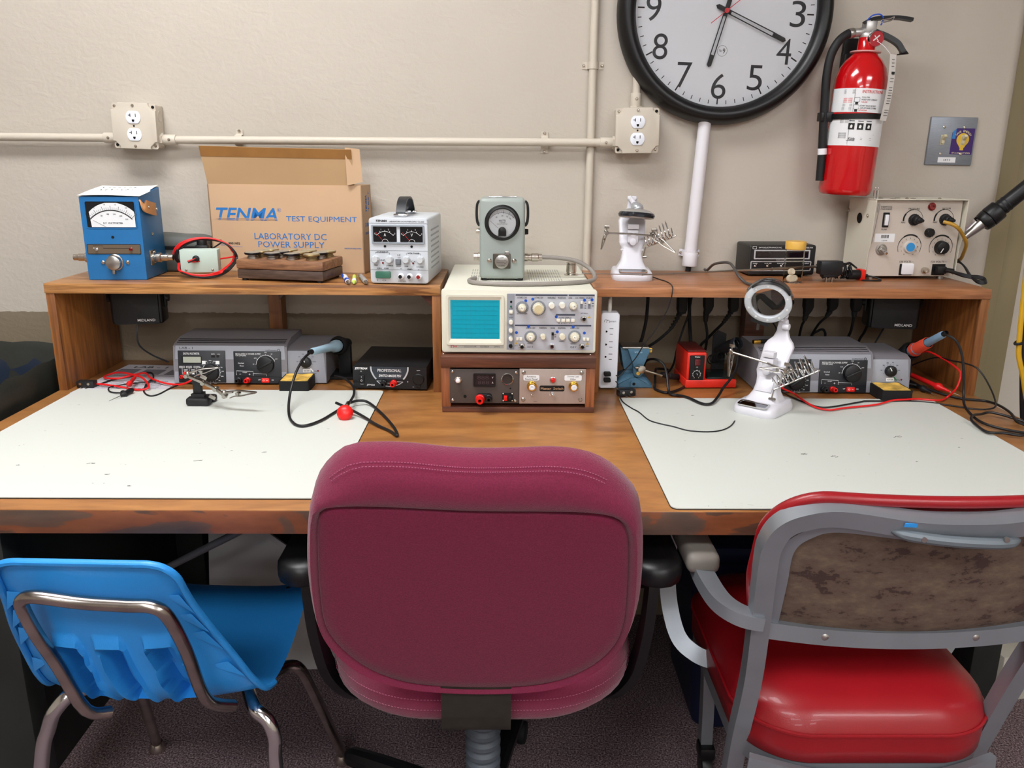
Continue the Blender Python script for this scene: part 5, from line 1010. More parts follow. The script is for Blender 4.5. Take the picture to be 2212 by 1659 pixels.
# ------------------------------------------------------------------ helping-hand magnifier stands
M_wg = mat('gloss_white_plastic', '#d6d5dc', .3); M_tin = mat('tinned_wire', '#a9a59e', .28, 1)
def clip(par, p, d, up=(0, 0, 1), s=1.0, m=None):
    """alligator clip: two jaws, spring and screw, from p along d"""
    M = Matrix.Translation(Vector(p)) @ Vector(d).to_track_quat('X', 'Z').to_matrix().to_4x4() @ Matrix.Diagonal((s, s, s, 1)); mb = MB(M)
    mb._add(MB().tube([(0, 0, .0035), (.012, 0, .0045), (.028, 0, .0022), (.042, 0, .0004)], 0, n=3, rect=[(-.0028, -.0006), (.0028, -.0006), (.0024, .0008), (-.0024, .0008)], up=(0, 0, 1)).bm)
    mb._add(MB().tube([(-.004, 0, -.0065), (.006, 0, -.004), (.016, 0, -.0042), (.028, 0, -.0022), (.042, 0, -.0004)], 0, n=3, rect=[(-.0026, -.0006), (.0026, -.0006), (.0022, .0008), (-.0022, .0008)], up=(0, 0, 1)).bm)
    mb.cyl((.011, -.0042, 0), (.011, .0042, 0), .0028, seg=12); mb.cyl((-.012, 0, .002), (.002, 0, .003), .0022, seg=10); mb.ball((-.013, 0, .002), .0045, seg=12)
    return mb.build('alligator_clip', m or M_tin, par)
def mag_stand(label, loc, rz, raised, scale=1.0):
    t = thing('magnifier_stand', label, 'magnifier', loc, rz, 'white magnifier stands'); t.scale = (scale,)*3
    bo = polar(rrect(.094, .122, .024, 8), 56, (0, 0)); mb = MB(T(0, .012, 0))
    loft(mb, [[(x*k, y*k+(.0 if k > .9 else .004), z) for x, y in bo] for k, z in ((.98, 0), (1, .003), (1, .010), (.965, .017), (.90, .022), (.7, .0235))]); mb.build('base', M_wg, t, 50)
    MB(T(0, -.036, .0215) @ RX(8)).ring(rrect(.066, .026, .007, 5), rrect(.058, .019, .005, 5), .0025, z0=0).build('tray_rim', M_chrome, t)
    MB(T(0, -.036, .0222) @ RX(8)).prism(rrect(.060, .020, .005, 5), .001).build('solder_tray', mat('polished_tray', '#8b8b92', .12, 1), t)
    mb = MB(); secs = [(.016, .016, .043, .040), (.026, .020, .034, .030), (.040, .024, .0265, .020), (.056, .027, .0235, .016), (.070, .031, .0255, .013), (.082, .035, .0305, .0115), (.100, .046, .0300, .009), (.118, .057, .0312, .008), (.132, .066, .0320, .007), (.140, .070, .0275, .0065), (.150, .074, .0175, .006), (.162, .076, .0125, .006), (.180, .077, .0105, .006), (.188, .077, .009, .005)]
    if not raised: secs = [(z, y*.75+.006, hw, hd) for z, y, hw, hd in secs]
    loft(mb, [[(x*2*hw, y_*2*hd+y, z) for x, y_ in polar(rrect(1, 1, .25, 6), 40, (0, 0))] for z, y, hw, hd in secs]); mb.build('column', M_wg, t, 55)
    fy = lambda z: .75*.044 if not raised else .044
    yb_ = .018 if not raised else .024
    mb = MB(); mb.box((0, yb_, .098), (.026, .024, .030), .003); mb.box((0, yb_-.004, .121), (.026, .018, .012), .002); mb.cyl((0, yb_-.014, .102), (0, yb_-.010, .102), .005); mb.build('arm_bracket', M_wg, t)
    mb = MB(); mb.cyl((0, yb_-.004, .086), (0, yb_-.016, .086), .0085, bev=.002); mb.build('thumb_knob', M_wg, t)
    if raised: MB(T(.0, .012, .056) @ RX(60)).prism(rrect(.036, .032, .002), .004, z0=-.002, bev=.001).build('battery_cover', M_wg, t); 
    else: MB().box((0, .022, .066), (.054, .012, .004), .001).build('ledge', M_wg, t)
    yr = yb_-.013
    # cross rod and clips
    z0 = .104
    L0, L1 = ((-.062, yr-.004, z0+.002), (.048, yr, z0-.004)) if not raised else ((-.082, yr+.0, z0+.010), (.050, yr-.016, z0-.006))
    mb = MB(); mb.cyl(L0, (0, yr, z0), .0022, seg=10); mb.cyl((0, yr, z0), L1, .0022, seg=10); rod = mb.build('cross_rod', M_tin, t)
    for p in (L0, L1):
        mb = MB(); mb.ball(p, .005, seg=12); mb.cyl(Vector(p)-Vector((0, .007, 0)), Vector(p)+Vector((0, .007, 0)), .0035, seg=12); mb.cyl(Vector(p)+Vector((0, 0, 0)), Vector(p)+Vector((0, 0, .012)), .0016, seg=8); mb.box(Vector(p)+Vector((0, 0, .014)), (.012, .002, .007), .0008); mb.build('ball_joint', M_tin, t)
    if not raised: clip(t, (-.066, yr-.004, z0-.004), (-.25, -.2, -1), s=.8); clip(t, (.058, yr, z0-.010), (.85, -.35, -.62), s=1.25)
    else: clip(t, (-.083, yr, z0+.0), (-.02, -.05, -1), s=1.05); clip(t, (.044, yr-.016, z0-.006), (-.9, -.45, .04), s=1.15)
    # iron coil on its wire frame
    a, b = (Vector((.034, .020, .074)), Vector((.094, .008, .098))) if not raised else (Vector((.030, -.005, .058)), Vector((.098, .030, .098)))
    q = (b-a).to_track_quat('X', 'Z'); pts = []
    for k in range(97):
        f = k/96; r_ = (.012+.010*f); ang = 2*PI*8*f; pts.append(a+q @ Vector((f*(b-a).length, r_*math.cos(ang), r_*.95+r_*math.sin(ang))))
    MB().tube(pts, .0014, 6, 1, smooth=False).build('iron_coil', M_chrome, t)
    mb = MB(); mb.tube([a+Vector((-.006, 0, -.024)), a+Vector((-.002, 0, -.004)), a+Vector((.004, 0, 0)), b, b+Vector((.004, 0, .004))], .0016, 8, 4); mb.cyl(a+Vector((-.012, .002, -.026)), a+Vector((.002, -.002, -.024)), .003, seg=10); mb.build('coil_bracket', M_tin, t)
    if not raised:
        LM = T(.006, .006, .153) @ RX(-6) @ RY(4); yt = .062
        mb = MB(LM); mb.lathe([(.0, .010), (.016, .0095), (.030, .006), (.040, 0), (.0425, -.006), (.040, -.0115), (.033, -.0135), (0, -.0135)], seg=48); L_ = mb.build('lens_housing', mat('smoked_grey_chrome', '#aaa7a2', .16, .35), t, 60)
        mb = MB(LM); mb.lathe([(.0405, .0), (.0432, -.005), (.041, -.0105), (.0395, -.006)], seg=48); mb.build('dark_band', mat('gloss_dark_grey', '#3a3d44', .1, .6), L_)
        mb = MB(); mb.lathe([(.0145, .0), (.015, .004), (.012, .010), (.006, .014), (0, .0145)], LM @ T(0, .004, .009), 28); mb.build('hinge_cap', mat('silver_plastic', '#b9bcc0', .25, .5), t)
        mb = MB(); mb.lathe([(.0148, -.002), (.0148, .001), (0, .001)], LM @ T(0, .004, .009), 28); mb.build('hinge_seal', M_black, t)
        mb = MB(); mb.box((-.002, .058, .184), (.022, .014, .010), .003); mb.tube([(-.006, .060, .184), (-.004, .04, .180), (0, .022, .172)], .006, 10, 4); mb.build('hinge_arm', M_wg, t)
    else:
        LM = T(-.020, .034, .228) @ RZ(24) @ RY(16) @ RX(112)
        mb = MB(LM); mb.lathe([(.0345, .002), (.036, .006), (.046, .006), (.049, .002), (.0485, -.004), (.046, -.008), (.0345, -.006), (.0345, .002)], seg=56); L_ = mb.build('lens_ring', mat('frosted_ring', '#cdd2d8', .3), t, 60)
        mb = MB(LM)
        for k_ in range(10): mb.cyl((.041*math.cos(R(36*k_)), .041*math.sin(R(36*k_)), .006), (.041*math.cos(R(36*k_)), .041*math.sin(R(36*k_)), .0068), .0022, seg=10)
        mb.build('led_lamp', M_inkw, L_)
        MB(LM).box((0, -.052, -.004), (.040, .012, .012), .002).build('hinge_bar', M_black, t); MB(LM).lathe([(.0, .0055), (.018, .0042), (.0346, 0), (.018, -.0042), (.0, -.0055)], seg=48).build('lens', M_glass, L_)
        mb = MB(LM); mb.lathe([(.0495, .004), (.0515, -.006), (.048, -.018), (.036, -.026), (.018, -.029), (.0350, -.010), (.0470, -.005)], seg=28, a0=15, a1=170); mb.build('housing_shell', mat('dark_chrome', '#77797d', .08, 1), t, 60)
        mb = MB(LM); mb.lathe([(.0475, .008), (.0505, .004), (.0500, -.004), (.0470, .0)], seg=20, a0=45, a1=150); mb.build('shade_flap', M_black, t)
        mb = MB(LM); mb.lathe([(.0492, .002), (.0520, -.004), (.0500, -.012), (.040, -.014)], seg=20, a0=-80, a1=-20); mb.build('lower_shell', mat('dark_chrome', '#77797d', .08, 1), t, 60)
        mb = MB(); mb.tube([(0, .077, .182), (.004, .071, .192), (.010, .060, .200)], .006, 10, 4); mb.cyl((.004, .066, .175), (.018, .066, .175), .007, seg=18, bev=.001); mb.box((-.016, .064, .190), (.042, .016, .006), .002); mb.build('hinge_arm', M_wg, t)
    return t
def place_rest(): pass
mag_stand('white magnifier stand with its lens folded flat, on the reddish shelf', (.308, -.158, SZ), -4, False)
mag_stand('white magnifier stand with its ring lens raised, on the right work mat', (.553, -.437, DZ+.003), -42, True, 1.0)
# ------------------------------------------------------------------ right riser shelf: counter, jar, adapter, cream machine
def loc_pts(pts, o): return [Vector(p)-Vector(o) for p in pts]
def cable_thing(name, label, pts, r, m, cat='cable', group=None, n=6, seg=10):
    o = MB().tube(loc_pts(pts, pts[0]), r, seg, n).build(name, m); o.location = pts[0]; return tag(o, label, cat, group)
t = thing('frequency_counter', 'black frequency counter box with a dark display behind the glass vial', 'counter', (.683, -.107, SZ+.003), 3)
M_fc = mat('dark_charcoal_paint', '#2a2926', .5, bump=.1, bscale=500); w_, h_ = .166, .073
MB().box((0, .053, h_/2), (w_, .098, h_), .005, seg=3).build('case', M_fc, t)
for x in (-.06, .06): MB().box((x, .03, -.0005), (.014, .014, .005)).build('foot', M_rubber, t)
C = PM(318, 825, 1110, 1210, w_, h_); F = front(.004); pn = MB(F).prism(rrect(w_-.006, h_-.006, .004, 4, 0, h_/2), .0012).build('front_panel', mat('black_front', '#17161a', .4), t); F = front(.0028)
u0, v0 = C(372, 1005); u1, v1 = C(1033, 885); mb = MB(F); mb.ring(rrect(u1-u0, v1-v0, .001, 2, (u0+u1)/2, (v0+v1)/2), rrect(u1-u0-.006, v1-v0-.006, .001, 2, (u0+u1)/2, (v0+v1)/2), .002); mb.build('display_frame', mat('pale_frame', '#b9b9bd', .4), t)
MB(F).prism(rrect(u1-u0-.006, v1-v0-.006, .001, 2, (u0+u1)/2, (v0+v1)/2), .0006).build('display', mat('dark_purple_display', '#180f18', .1, coat=.5), t)
mb = MB(F @ T(0, 0, .0003)); u0, v0 = C(340, 1155); u1, v1 = C(1060, 1028)
for s in (0, .003): mb.ring(rrect(u1-u0-s, v1-v0-s, .003, 4, (u0+u1)/2, (v0+v1)/2), rrect(u1-u0-s-.0012, v1-v0-s-.0012, .0025, 4, (u0+u1)/2, (v0+v1)/2), .0003)
textfit(mb, 'OPTOELECTRONICS INC.', *C(560, 857), .058, .0034, 0); textfit(mb, 'MODEL 7010A', *C(1020, 857), .018, .0034, 0); u, v = C(374, 858); mb.ring(rrect(.010, .006, .001, 2, u, v), rrect(.0088, .0048, .001, 2, u, v), .0003); textfit(mb, 'FREQUENCY COUNTER', *C(690, 1015), .022, .002, 0)
for X, s in ((395, 'POWER'), (545, 'GATE TIME'), (700, 'FUNCTION'), (1010, 'INPUT')): textfit(mb, s, *C(X, 1058), .011 if len(s) < 7 else .018, .0022, 0)
mb.build('white_print', M_inkw, t)
for X in (395, 540, 705): toggle(t, F, *C(X, 1090), .55, 30)
cable_thing('grey_power_cable', 'grey cord arching over the reddish shelf in front of the black counter', [(0.516, -0.02, 0.9995), (0.515, -0.05, 1.002), (0.516, -0.1, 1.022), (0.525, -0.14, 1.032), (0.537, -0.16, 1.034), (0.542, -0.18, 1.028), (0.545, -0.22, 1.012), (0.556, -0.24, .9995), (0.560, -0.285, .9995), (0.565, -0.302, 0.992), (0.570, -0.304, 0.972), (0.576, -0.302, 0.945), (.578, -.29, .90)], .0032, mat('grey_cord', '#4b4845', .5), 'cable')
# glass vial with tablets
t = thing('glass_vial', 'small glass vial with a yellow lid and white tablets inside', 'jar', (.6755, -.207, SZ))
M_vial = mat('vial_glass', '#fbf8f0', .03, trans=1, ior=1.06)
MB().lathe([(0, .0006), (.019, .0006), (.0213, .003), (.0217, .02), (.0217, .070), (.0205, .074), (.0205, .080), (.0195, .080), (.0195, .074), (.0203, .070), (.0203, .02), (.0198, .004), (0, .0025)], seg=40).build('glass_body', M_vial, t, 50)
MB().lathe([(0, .0765), (.0212, .0765), (.0228, .078), (.0232, .0935), (.0222, .0955), (0, .0957)], seg=40).build('lid', mat('yellow_plastic_lid', '#dcae4f', .4), t)
for (p, rot, l) in (((.668, -.211, SZ+.0105), (90, 0, 20), 'white tablet lying at the bottom of the glass vial'), ((.671, -.2085, SZ+.0255), (60, 10, 20), 'round white tablet leaning on top of the others in the vial'), ((.680, -.204, SZ+.0095), (85, 0, -40), 'white tablet at the back of the glass vial')):
    o = MB().lathe([(0, -.0045), (.007, -.0045), (.008, -.003), (.008, .003), (.007, .0045), (0, .0045)], seg=28).build('tablet', mat('chalk_white', '#efece2', .7)); o.location = p; o.rotation_euler = tuple(R(a) for a in rot); tag(o, l, 'tablet', 'tablets in the glass vial')
# telescopic antenna
an = [(0.186, -0.235, 1.017), (0.318, -0.245, 1.0155), (0.392, -0.225, 1.0165), (0.473, -0.205, 1.0175), (0.519, -0.190, 1.018), (0.639, -0.163, 1.0205), (0.757, -0.135, 1.0235)]
t = thing('telescopic_antenna', 'thin telescopic metal antenna lying across the reddish shelf past the vial', 'antenna', an[0])
P_ = loc_pts(an, an[0])
for i in range(len(P_)-1): 
    r_ = (.0011, .0014, .0017, .0020, .0024, .0029)[i]; mb = MB(); mb.cyl(P_[i], P_[i+1], r_, seg=10); mb.cyl(P_[i], P_[i]+(P_[i+1]-P_[i]).normalized()*.003, r_+.0005, seg=10); mb.build('tube_section', M_tin, t)
MB().cyl(P_[0]-Vector((.004, 0, 0)), P_[0], .0024, seg=10).build('tip', M_chrome, t)
MB().cyl(P_[-1], P_[-1]+Vector((.004, .001, 0)), .006, seg=12).build('antenna_joint', M_chrome, t)
# plug-in adapter on a heap of cord
t = thing('power_adapter', 'black plug-in power adapter with two prongs on a coil of cord', 'adapter', (.785, -.170, SZ))
mb = MB(T(-.020, -.022, .034) @ RZ(4)); mb.box((0, .0, 0), (.053, .026, .031), .002); mb.box((.0, 0, -.018), (.034, .020, .009), .001); mb.build('adapter_body', mat('slate_black_plastic', '#15181d', .35), t)
for x in (-.0255, -.0120): MB().box((x, -.022, .0065), (.0022, .0065, .0135)).build('prong', M_tin, t)
pts = []; rn = random.Random(5)
for k in range(110):
    a = 2*PI*k/11.3; pts.append((.022+.030*math.sin(a*.13)+.005*rn.uniform(-1, 1)-.012, .012+.014*math.cos(a)+.004*rn.uniform(-1, 1), .022+.017*math.sin(a)))
MB().tube(pts, .0022, 7, 3).build('coiled_cord', M_cord, t)
MB().tube([(.052, -.004, .030), (.045, .0, .036), (.03, -.01, .044), (.024, -.006, .040)], .0022, 7, 5).build('cord_end', M_cord, t)
t = thing('capped_gadget', 'small black gadget with a red end cap beside the coiled adapter cord', 'gadget', (.842, -.160, SZ+.0135), 8)
mb = MB(); mb.cyl((-.022, 0, 0), (.010, 0, 0), .0115, seg=24, bev=.002); mb.build('barrel', M_rubber, t)
mb = MB(); mb.prism(rrect(.026, .026, .004, 4), .011, T(.008, 0, 0) @ RY(90) , bev=.002); mb.build('end_cap', mat('bright_red_cap', '#e0281c', .35), t)
MB().cyl((.019, 0, -.002), (.030, -.002, -.003), .0045, .0035, seg=12).build('strain_relief', M_rubber, t)
MB().tube([(.030, -.002, -.003), (.045, -.008, -.006), (.055, -.018, -.0105), (.045, -.026, -.0112), (.025, -.024, -.0112), (.008, -.018, -.0110)], .0019, 8, 5).build('cord', M_cord, t)

# cream hot-air / vacuum tool station
t = thing('desoldering_station', 'cream metal desoldering station with two black knobs and a blue dial', 'machine', (.981, -.140, SZ+.006), 3)
M_cm = mat('cream_enamel', '#d6d2c2', .4, bump=.03, bscale=400); M_cf = mat('warm_grey_front', '#c5bbb0', .42)
w_, h_ = .2185, .181
mb = MB(); mb.box((0, .063, h_/2), (w_-.003, .118, h_-.002), .001); mb.build('chassis', M_cm, t)
mb = MB(); th = .0016
mb.box((0, .0555, h_+.0008), (w_+.004, .135, th)); mb.prism([(-.012, h_+.0015), (.122, h_+.0015), (.122, .004), (.0, .004), (-.002, .065), (-.012, .10)], th, T(w_/2+.0025, 0, 0) @ RZ(90) @ RX(90)); mb.prism([(-.012, h_+.0015), (.122, h_+.0015), (.122, .004), (-.0, .004), (-.000, .060), (-.006, .075)], th, T(-w_/2-.0025+th, 0, 0) @ RZ(90) @ RX(90)); mb.build('cover', M_cm, t)
mb = MB(T(-w_/2-.0012, 0, 0) @ RY(-90)); 
lh = MB(T(-w_/2-.0016, .060, .135) @ RY(-90)); lh.lathe([(.0125, 0), (.0125, .0004), (0, .0004)]); lh.build('cover_hole', M_hole, t)
for (y, z) in ((.020, .143), (.118, .150)): screw(t, T(-w_/2-.0016, y, z) @ RY(-90), 0, 0, .004, M_nickel)
for x in (-.09, .085):
    for y in (.015, .11): MB().cyl((x, y, -.006), (x, y, .002), .008, seg=14).build('foot', M_steel, t)
F = front(.003); MB(F).prism(rrect(w_-.004, h_-.004, .001, 2, 0, h_/2), .0012).build('front_panel', M_cf, t); F = front(.0017)
C = PM(555, 500, 1540, 1350, w_, h_, -.15); k = w_/985
def R_(X0, Y0, X1, Y1): a, b = C(X0, (Y0+Y1)/2), C(X1, (Y0+Y1)/2); c, d = C(X0, Y0), C(X0, Y1); return abs(b[0]-a[0]), abs(c[1]-d[1]), (a[0]+b[0])/2, (c[1]+d[1])/2
w, h, u, v = R_(640, 638, 708, 800); mb = MB(F); mb.ring(rrect(w, h, .001, 2, u, v), rrect(w*.6, h*.74, .001, 2, u, v), .002); r_ = mb.build('switch_frame', M_black, t); MB(F).box((u+.001, v, .003), (w*.58, h*.72, .005), .001, RX(0)).build('rocker', M_white, r_)
w, h, u, v = R_(550, 868, 768, 962); l_ = MB(F).prism(rrect(w, h, .001, 2, u, v), .0004).build('paper_label', M_label, t); mb = MB(F @ T(0, 0, .0004))
for q in range(9): mb.box((u-.009+.0022*q, v+.003, .0001), (.0014 if q % 3 else .0008, .0075, .0003))
textfit(mb, '12094', u, v-.0065, .013, .0028, .0001); mb.build('label_print', M_inkb, l_)
u, v = C(617, 1045); mb = MB(F @ T(u, v, 0)); mb.lathe([(.0138, 0), (.0138, .0015), (.011, .002)], seg=32); mb.lathe([(.0095, 0), (.0095, .005), (.005, .0055), (.005, .009), (0, .009)], seg=6); b_ = mb.build('toggle_base', M_steel, t); MB(F @ T(u, v, .007) @ RX(25) @ RY(12)).lathe([(.002, 0), (.0036, .014), (.003, .017), (0, .0175)], seg=14).build('toggle_lever', M_chrome, b_)
for X, Y in ((985, 715), (1325, 712)):
    u, v = C(X, Y); o = knob(t, F, u, v, .0135, .007, M_black, 'control_knob', flutes=18); MB(F @ T(u+.001, v, .006)).lathe([(.0095, 0), (.0088, .012), (.0065, .014), (.0065, .022), (.0048, .024), (.0035, .032), (0, .032)], seg=20).build('hose_barb', M_rubber, o)
    mb = MB(F @ T(0, 0, .0002)); mb.arc((u-.002, v), .0235, 10, 100, .0009, 20); mb.arc((u-.002, v), .0235, 95, 150, .0020, 14); mb.arc((u-.002, v), .0235, 145, 188, .0038, 10); mb.build('dial_arc', M_inkb, t)
u, v = C(1147, 855); knob(t, F, u, v, .0105, .012, M_black, 'fuse_cap', flutes=12)
u, v = C(1183, 572); jack(t, F, u, v, .0095, .006, M_led, 'pilot_lamp', False)
for X, Y, m_ in ((930, 1015, None), (1280, 1020, M_black)):
    u, v = C(X, Y); o = knob(t, F, u, v, .0165 if m_ else .0150, .014 if m_ else .006, m_ or mat('pale_dial_knob', '#c9c2bb', .4), 'dial_knob', point=150 if m_ else None, cap=None if m_ else mat('sky_blue_cap', '#2f8fd0', .4))
    mb = MB(F @ T(0, 0, .0002))
    for a0, a1, wd in ((-25, 20, .0008), (15, 60, .0014), (55, 125, .0036), (120, 165, .0016), (160, 205, .0009)): mb.arc((u, v), .0285, a0, a1, wd, 14)
    for q in range(11): a = R(238-29.6*q); textfit(mb, str(q), u+.0205*math.cos(a), v+.0205*math.sin(a), None, .0032, 0)
    mb.build('dial_print', M_inkb, t)
for X, m_ in ((885, 0), (1250, 1)):
    w, h, u, v = R_(X-72, 1205, X+72, 1330); o = MB(F).prism(rrect(w, h, .001, 2, u, v), .002).build('outlet_recess', M_black, t)
    if not m_: mb = MB(F); mb.prism(rrect(w*.9, h*.98, .003, 3, u+.003, v+.0015), .006, bev=.001); mb.line([(u-.008, v+.003), (u-.004, v+.006), (u, v+.003), (u+.004, v), (u+.008, v+.003)], .0008, .0062); mb.build('outlet_cover', M_white, o)
    else: mb = MB(F); mb.box((u+.001, v, .009), (w*.72, h*.66, .016), .003); mb.cyl((u+.010, v, .012), (u+.030, v-.001, .016), .0065, .0045, seg=14); mb.build('power_plug', M_rubber, o)
u, v = C(1085, 1272); mb = MB(F @ T(u, v, 0)); mb.lathe([(.0062, 0), (.0062, .004), (.0072, .006), (.0072, .012), (.0060, .014), (.0060, .018), (.003, .018), (.003, .012), (0, .012)], seg=20); mb.build('ground_jack', M_nickel, t)
mb = MB(F @ T(0, 0, .0002)); P2 = lambda s, X, Y, w, h=18: textfit(mb, s, *C(X, Y), w*k, h*k, 0)
P2('THERMTOOL', 688, 578, 130); P2('CHAUVANO', 685, 602, 125); P2('PUMP', 655, 823, 60, 16); P2('PRESSURE', 990, 597, 122); P2('VACUUM', 1345, 592, 92); P2('MAX', 867, 746, 48); P2('MAX', 1220, 742, 48); P2('120 VOLTS ~', 898, 1180, 155, 20); P2('120 VOLTS ~', 1260, 1180, 175, 20)
mb.build('panel_lettering', M_inkb, t)
mb = MB(); mb.tube([(-w_/2+.006, -.012, .176), (-w_/2+.006, -.013, .150), (-w_/2+.003, -.006, .080)], .0008, 6, 4); mb.cyl((-w_/2+.006, -.0125, .172), (-w_/2+.005, -.0125, .152), .0022); mb.build('cleaning_wire', M_steel, t)
mb = MB()
for x in (-.003, .004): mb.cyl((-w_/2+.008+x, .012, h_), (-w_/2+.008+x, .012, h_+.021), .0033, seg=12); mb.ball((-w_/2+.008+x, .012, h_+.026), .0022, seg=10)
mb.build('nozzle_pins', M_chrome, t)
mb = MB()
for x, y in ((-.075, .04), (-.055, .02), (-.03, .045), (-.005, .02)): mb.box((x, y, h_+.0019), (.010, .008, .0008))
mb.build('top_slots', M_hole, t)
for x, y in ((-.025, .012), (.06, .02)): screw(t, T(x, y, h_+.0014), 0, 0, .004, M_nickel)
hose = [(1.029, -.168, 1.1335), (1.042, -0.182, 1.129), (1.055, -0.185, 1.121), (1.076, -0.175, 1.104), (1.097, -0.16, 1.082), (1.113, -0.13, 1.057), (1.124, -0.10, 1.037), (1.122, -.06, 1.034)]
o = MB().tube(loc_pts(hose, (.981, -.138, SZ+.006)), .0042, 12, 6).build('yellow_hose', mat('amber_hose', '#cfa13a', .3, trans=.3), t)
cord = [(1.060, -0.156, 1.0185), (1.068, -0.175, 1.0165), (1.078, -0.192, 1.013), (1.093, -0.2, 1.010), (1.112, -0.2, 1.009), (1.126, -0.205, 1.004), (1.118, -0.22, .999), (1.103, -0.215, 1.001), (1.099, -0.19, 1.012), (1.107, -0.15, 1.028), (1.112, -0.11, 1.036), (1.122, -0.08, 1.02), (1.126, -0.05, 0.999)]
MB().tube(loc_pts(cord, (.981, -.138, SZ+.006)), 0, n=6, rect=[(-.0045, -.002), (.0045, -.002), (.0045, .002), (-.0045, .002)], up=(.3, -1, .3)).build('power_cord', M_rubber, t)
# handpiece in its side holder
hp = thing('desoldering_handpiece', 'black desoldering handpiece leaning out of the holder on the cream station', 'tool', (1.126, -.114, 1.104))
Ax = lambda f: Vector((0, 0, 0)).lerp(Vector((1.300, -.142, 1.277))-Vector((1.126, -.114, 1.104)), f)
h0 = MB(); h0.cyl(Ax(.13), Ax(.21), .0215, .0245, seg=28, bev=.003); h0.cyl(Ax(.21), Ax(.33), .0245, .0240, seg=28, bev=.003); h0.cyl(Ax(.33), Ax(1.0), .0185, seg=28, bev=.004); h0.build('handle', M_black, hp)
for q in (.36, .40, .95): MB().cyl(Ax(q), Ax(q+.012), .0192, seg=28).build('grip_ring', M_rubber, hp)
MB().cyl(Ax(.13), Ax(-.05), .0135, .0085, seg=20).build('heater_tube', M_steel, hp); MB().cyl(Ax(-.05), Ax(-.15), .006, .002, seg=16).build('nozzle', M_tin, hp)
hb = thing('handpiece_holder', 'bent metal holder on the side of the cream station gripping the black handpiece', 'holder', (1.0935, -.100, 1.09))
MB().tube([(0, .0, .0), (.010, -.004, .004), (.022, -.010, .014), (.036, -.014, .030), (.044, -.016, .046), (.040, -.012, .032)], 0, n=5, rect=[(-.009, -.0008), (.009, -.0008), (.009, .0008), (-.009, .0008)], up=(0, -1, 0)).build('spring_clip', M_chrome, hb)
# ------------------------------------------------------------------ hanging under the riser shelves
M_spk = mat('speaker_black', '#0e0f11', .5, bump=.3, bscale=900)
def speaker(label, x, rz, flip, cord):
    t = thing('speaker', label, 'speaker', (x, -.125, .9720), rz, 'small black speakers under the riser shelves')
    mb = MB(); mb.box((0, 0, -.053), (.118, .06, .086), .007, seg=3); mb.build('cabinet', M_black, t)
    MB(front(-.030, 0, -.095)).prism(rrect(.104, .084, .006, 4, 0, .042), .006, bev=.002).build('grille', M_spk, t)
    textfit(MB(front(-.036, 0, -.095)), 'MIDLAND', .022, .010, .040, .0062, .0003, bold=.01).build('lettering', M_inkw, t)
    mb = MB(); 
    for s in (-1, 1): mb.box((s*.0615, 0, -.028), (.004, .018, .060), .001)
    mb.box((0, 0, -.004), (.127, .018, .006)); mb.build('bracket', M_black, t)
    for s in (-1, 1): knob(t, T(s*.0635, 0, -.034) @ RY(90*s), 0, 0, .0115, .007, M_black, 'bracket_knob', flutes=12)
    o = MB().tube(loc_pts(cord, (x, -.125, .9728)), .0022, 8, 6).build('cord', mat('grey_wire', '#3c4046', .5), t); o.rotation_euler = (0, 0, -R(rz)); return t
speaker('small black speaker hung under the pine shelf near the end board', -.878, 9, 0, [(-0.879, -0.14, 0.880), (-0.885, -0.14, 0.849), (-0.895, -0.11, 0.814), (-0.891, -0.06, 0.78), (-0.862, -0.029, 0.7525)])
speaker('small black speaker hung under the reddish shelf near the end board', .955, -9, 1, [(.955, -.11, .880), (.953, -.09, .85), (.950, -.06, .80), (.955, -.05, .7525)])
# power cords with plugs, hanging from the strip behind the shelf edge
def hang(name, label, pts, plug, r, grp='black power cords hanging under the reddish shelf'):
    t = thing(name, label, 'cord', pts[0], 0, grp); P = loc_pts(pts, pts[0])
    if plug:
        p0, p1, p2 = P[0], P[1], P[2]; mb = MB(); po_ = polar(rrect(.024, .022, .005, 4), 28, (0, 0)); top = Vector((0, 0, .030))
        loft(mb, [[(a+q.x, b+q.y, q.z) for a, b in [(x*k_, y*k_) for x, y in po_]] for k_, q in ((1, p0+top), (1, p1+Vector((0, 0, .006))), (.8, p1+Vector((0, 0, -.003))), (.55, p2+Vector((0, 0, .004))))])
        for q in range(5): f = q/4; mb.cyl(p2.lerp(P[3], f)+Vector((0, 0, .003)), p2.lerp(P[3], f)-Vector((0, 0, .0005)), .0068-.0014*f, seg=12)
        mb.build('plug', M_blackm, t); P = P[2:]
    MB().tube(P, r, 10, 6).build('cord', M_blackm, t); return t
hang('power_cable', 'thick black cord running straight down behind the blue vise', [(0.359, -0.11, 0.972), (0.358, -0.11, 0.896), (0.353, -0.11, 0.858), (0.348, -0.10, 0.828), (0.338, -0.06, 0.785), (.335, -.04, .755)], 0, .0041)
hang('power_cable', 'black plug whose cord swings down towards the blue vise', [(0.435, -0.14, 0.941), (0.437, -0.14, 0.912), (0.431, -0.14, 0.902), (0.415, -0.14, 0.872), (0.388, -0.13, 0.841), (0.365, -0.11, 0.817), (0.353, -0.07, 0.79), (.35, -.04, .755)], 1, .0036)
hang('power_cable', 'thick black cord dropping straight behind the red soldering station', [(0.461, -0.1, 0.972), (0.466, -0.1, 0.895), (0.47, -0.1, 0.857), (0.475, -0.1, 0.819), (0.484, -0.07, 0.785), (.488, -.05, .756)], 0, .0045)
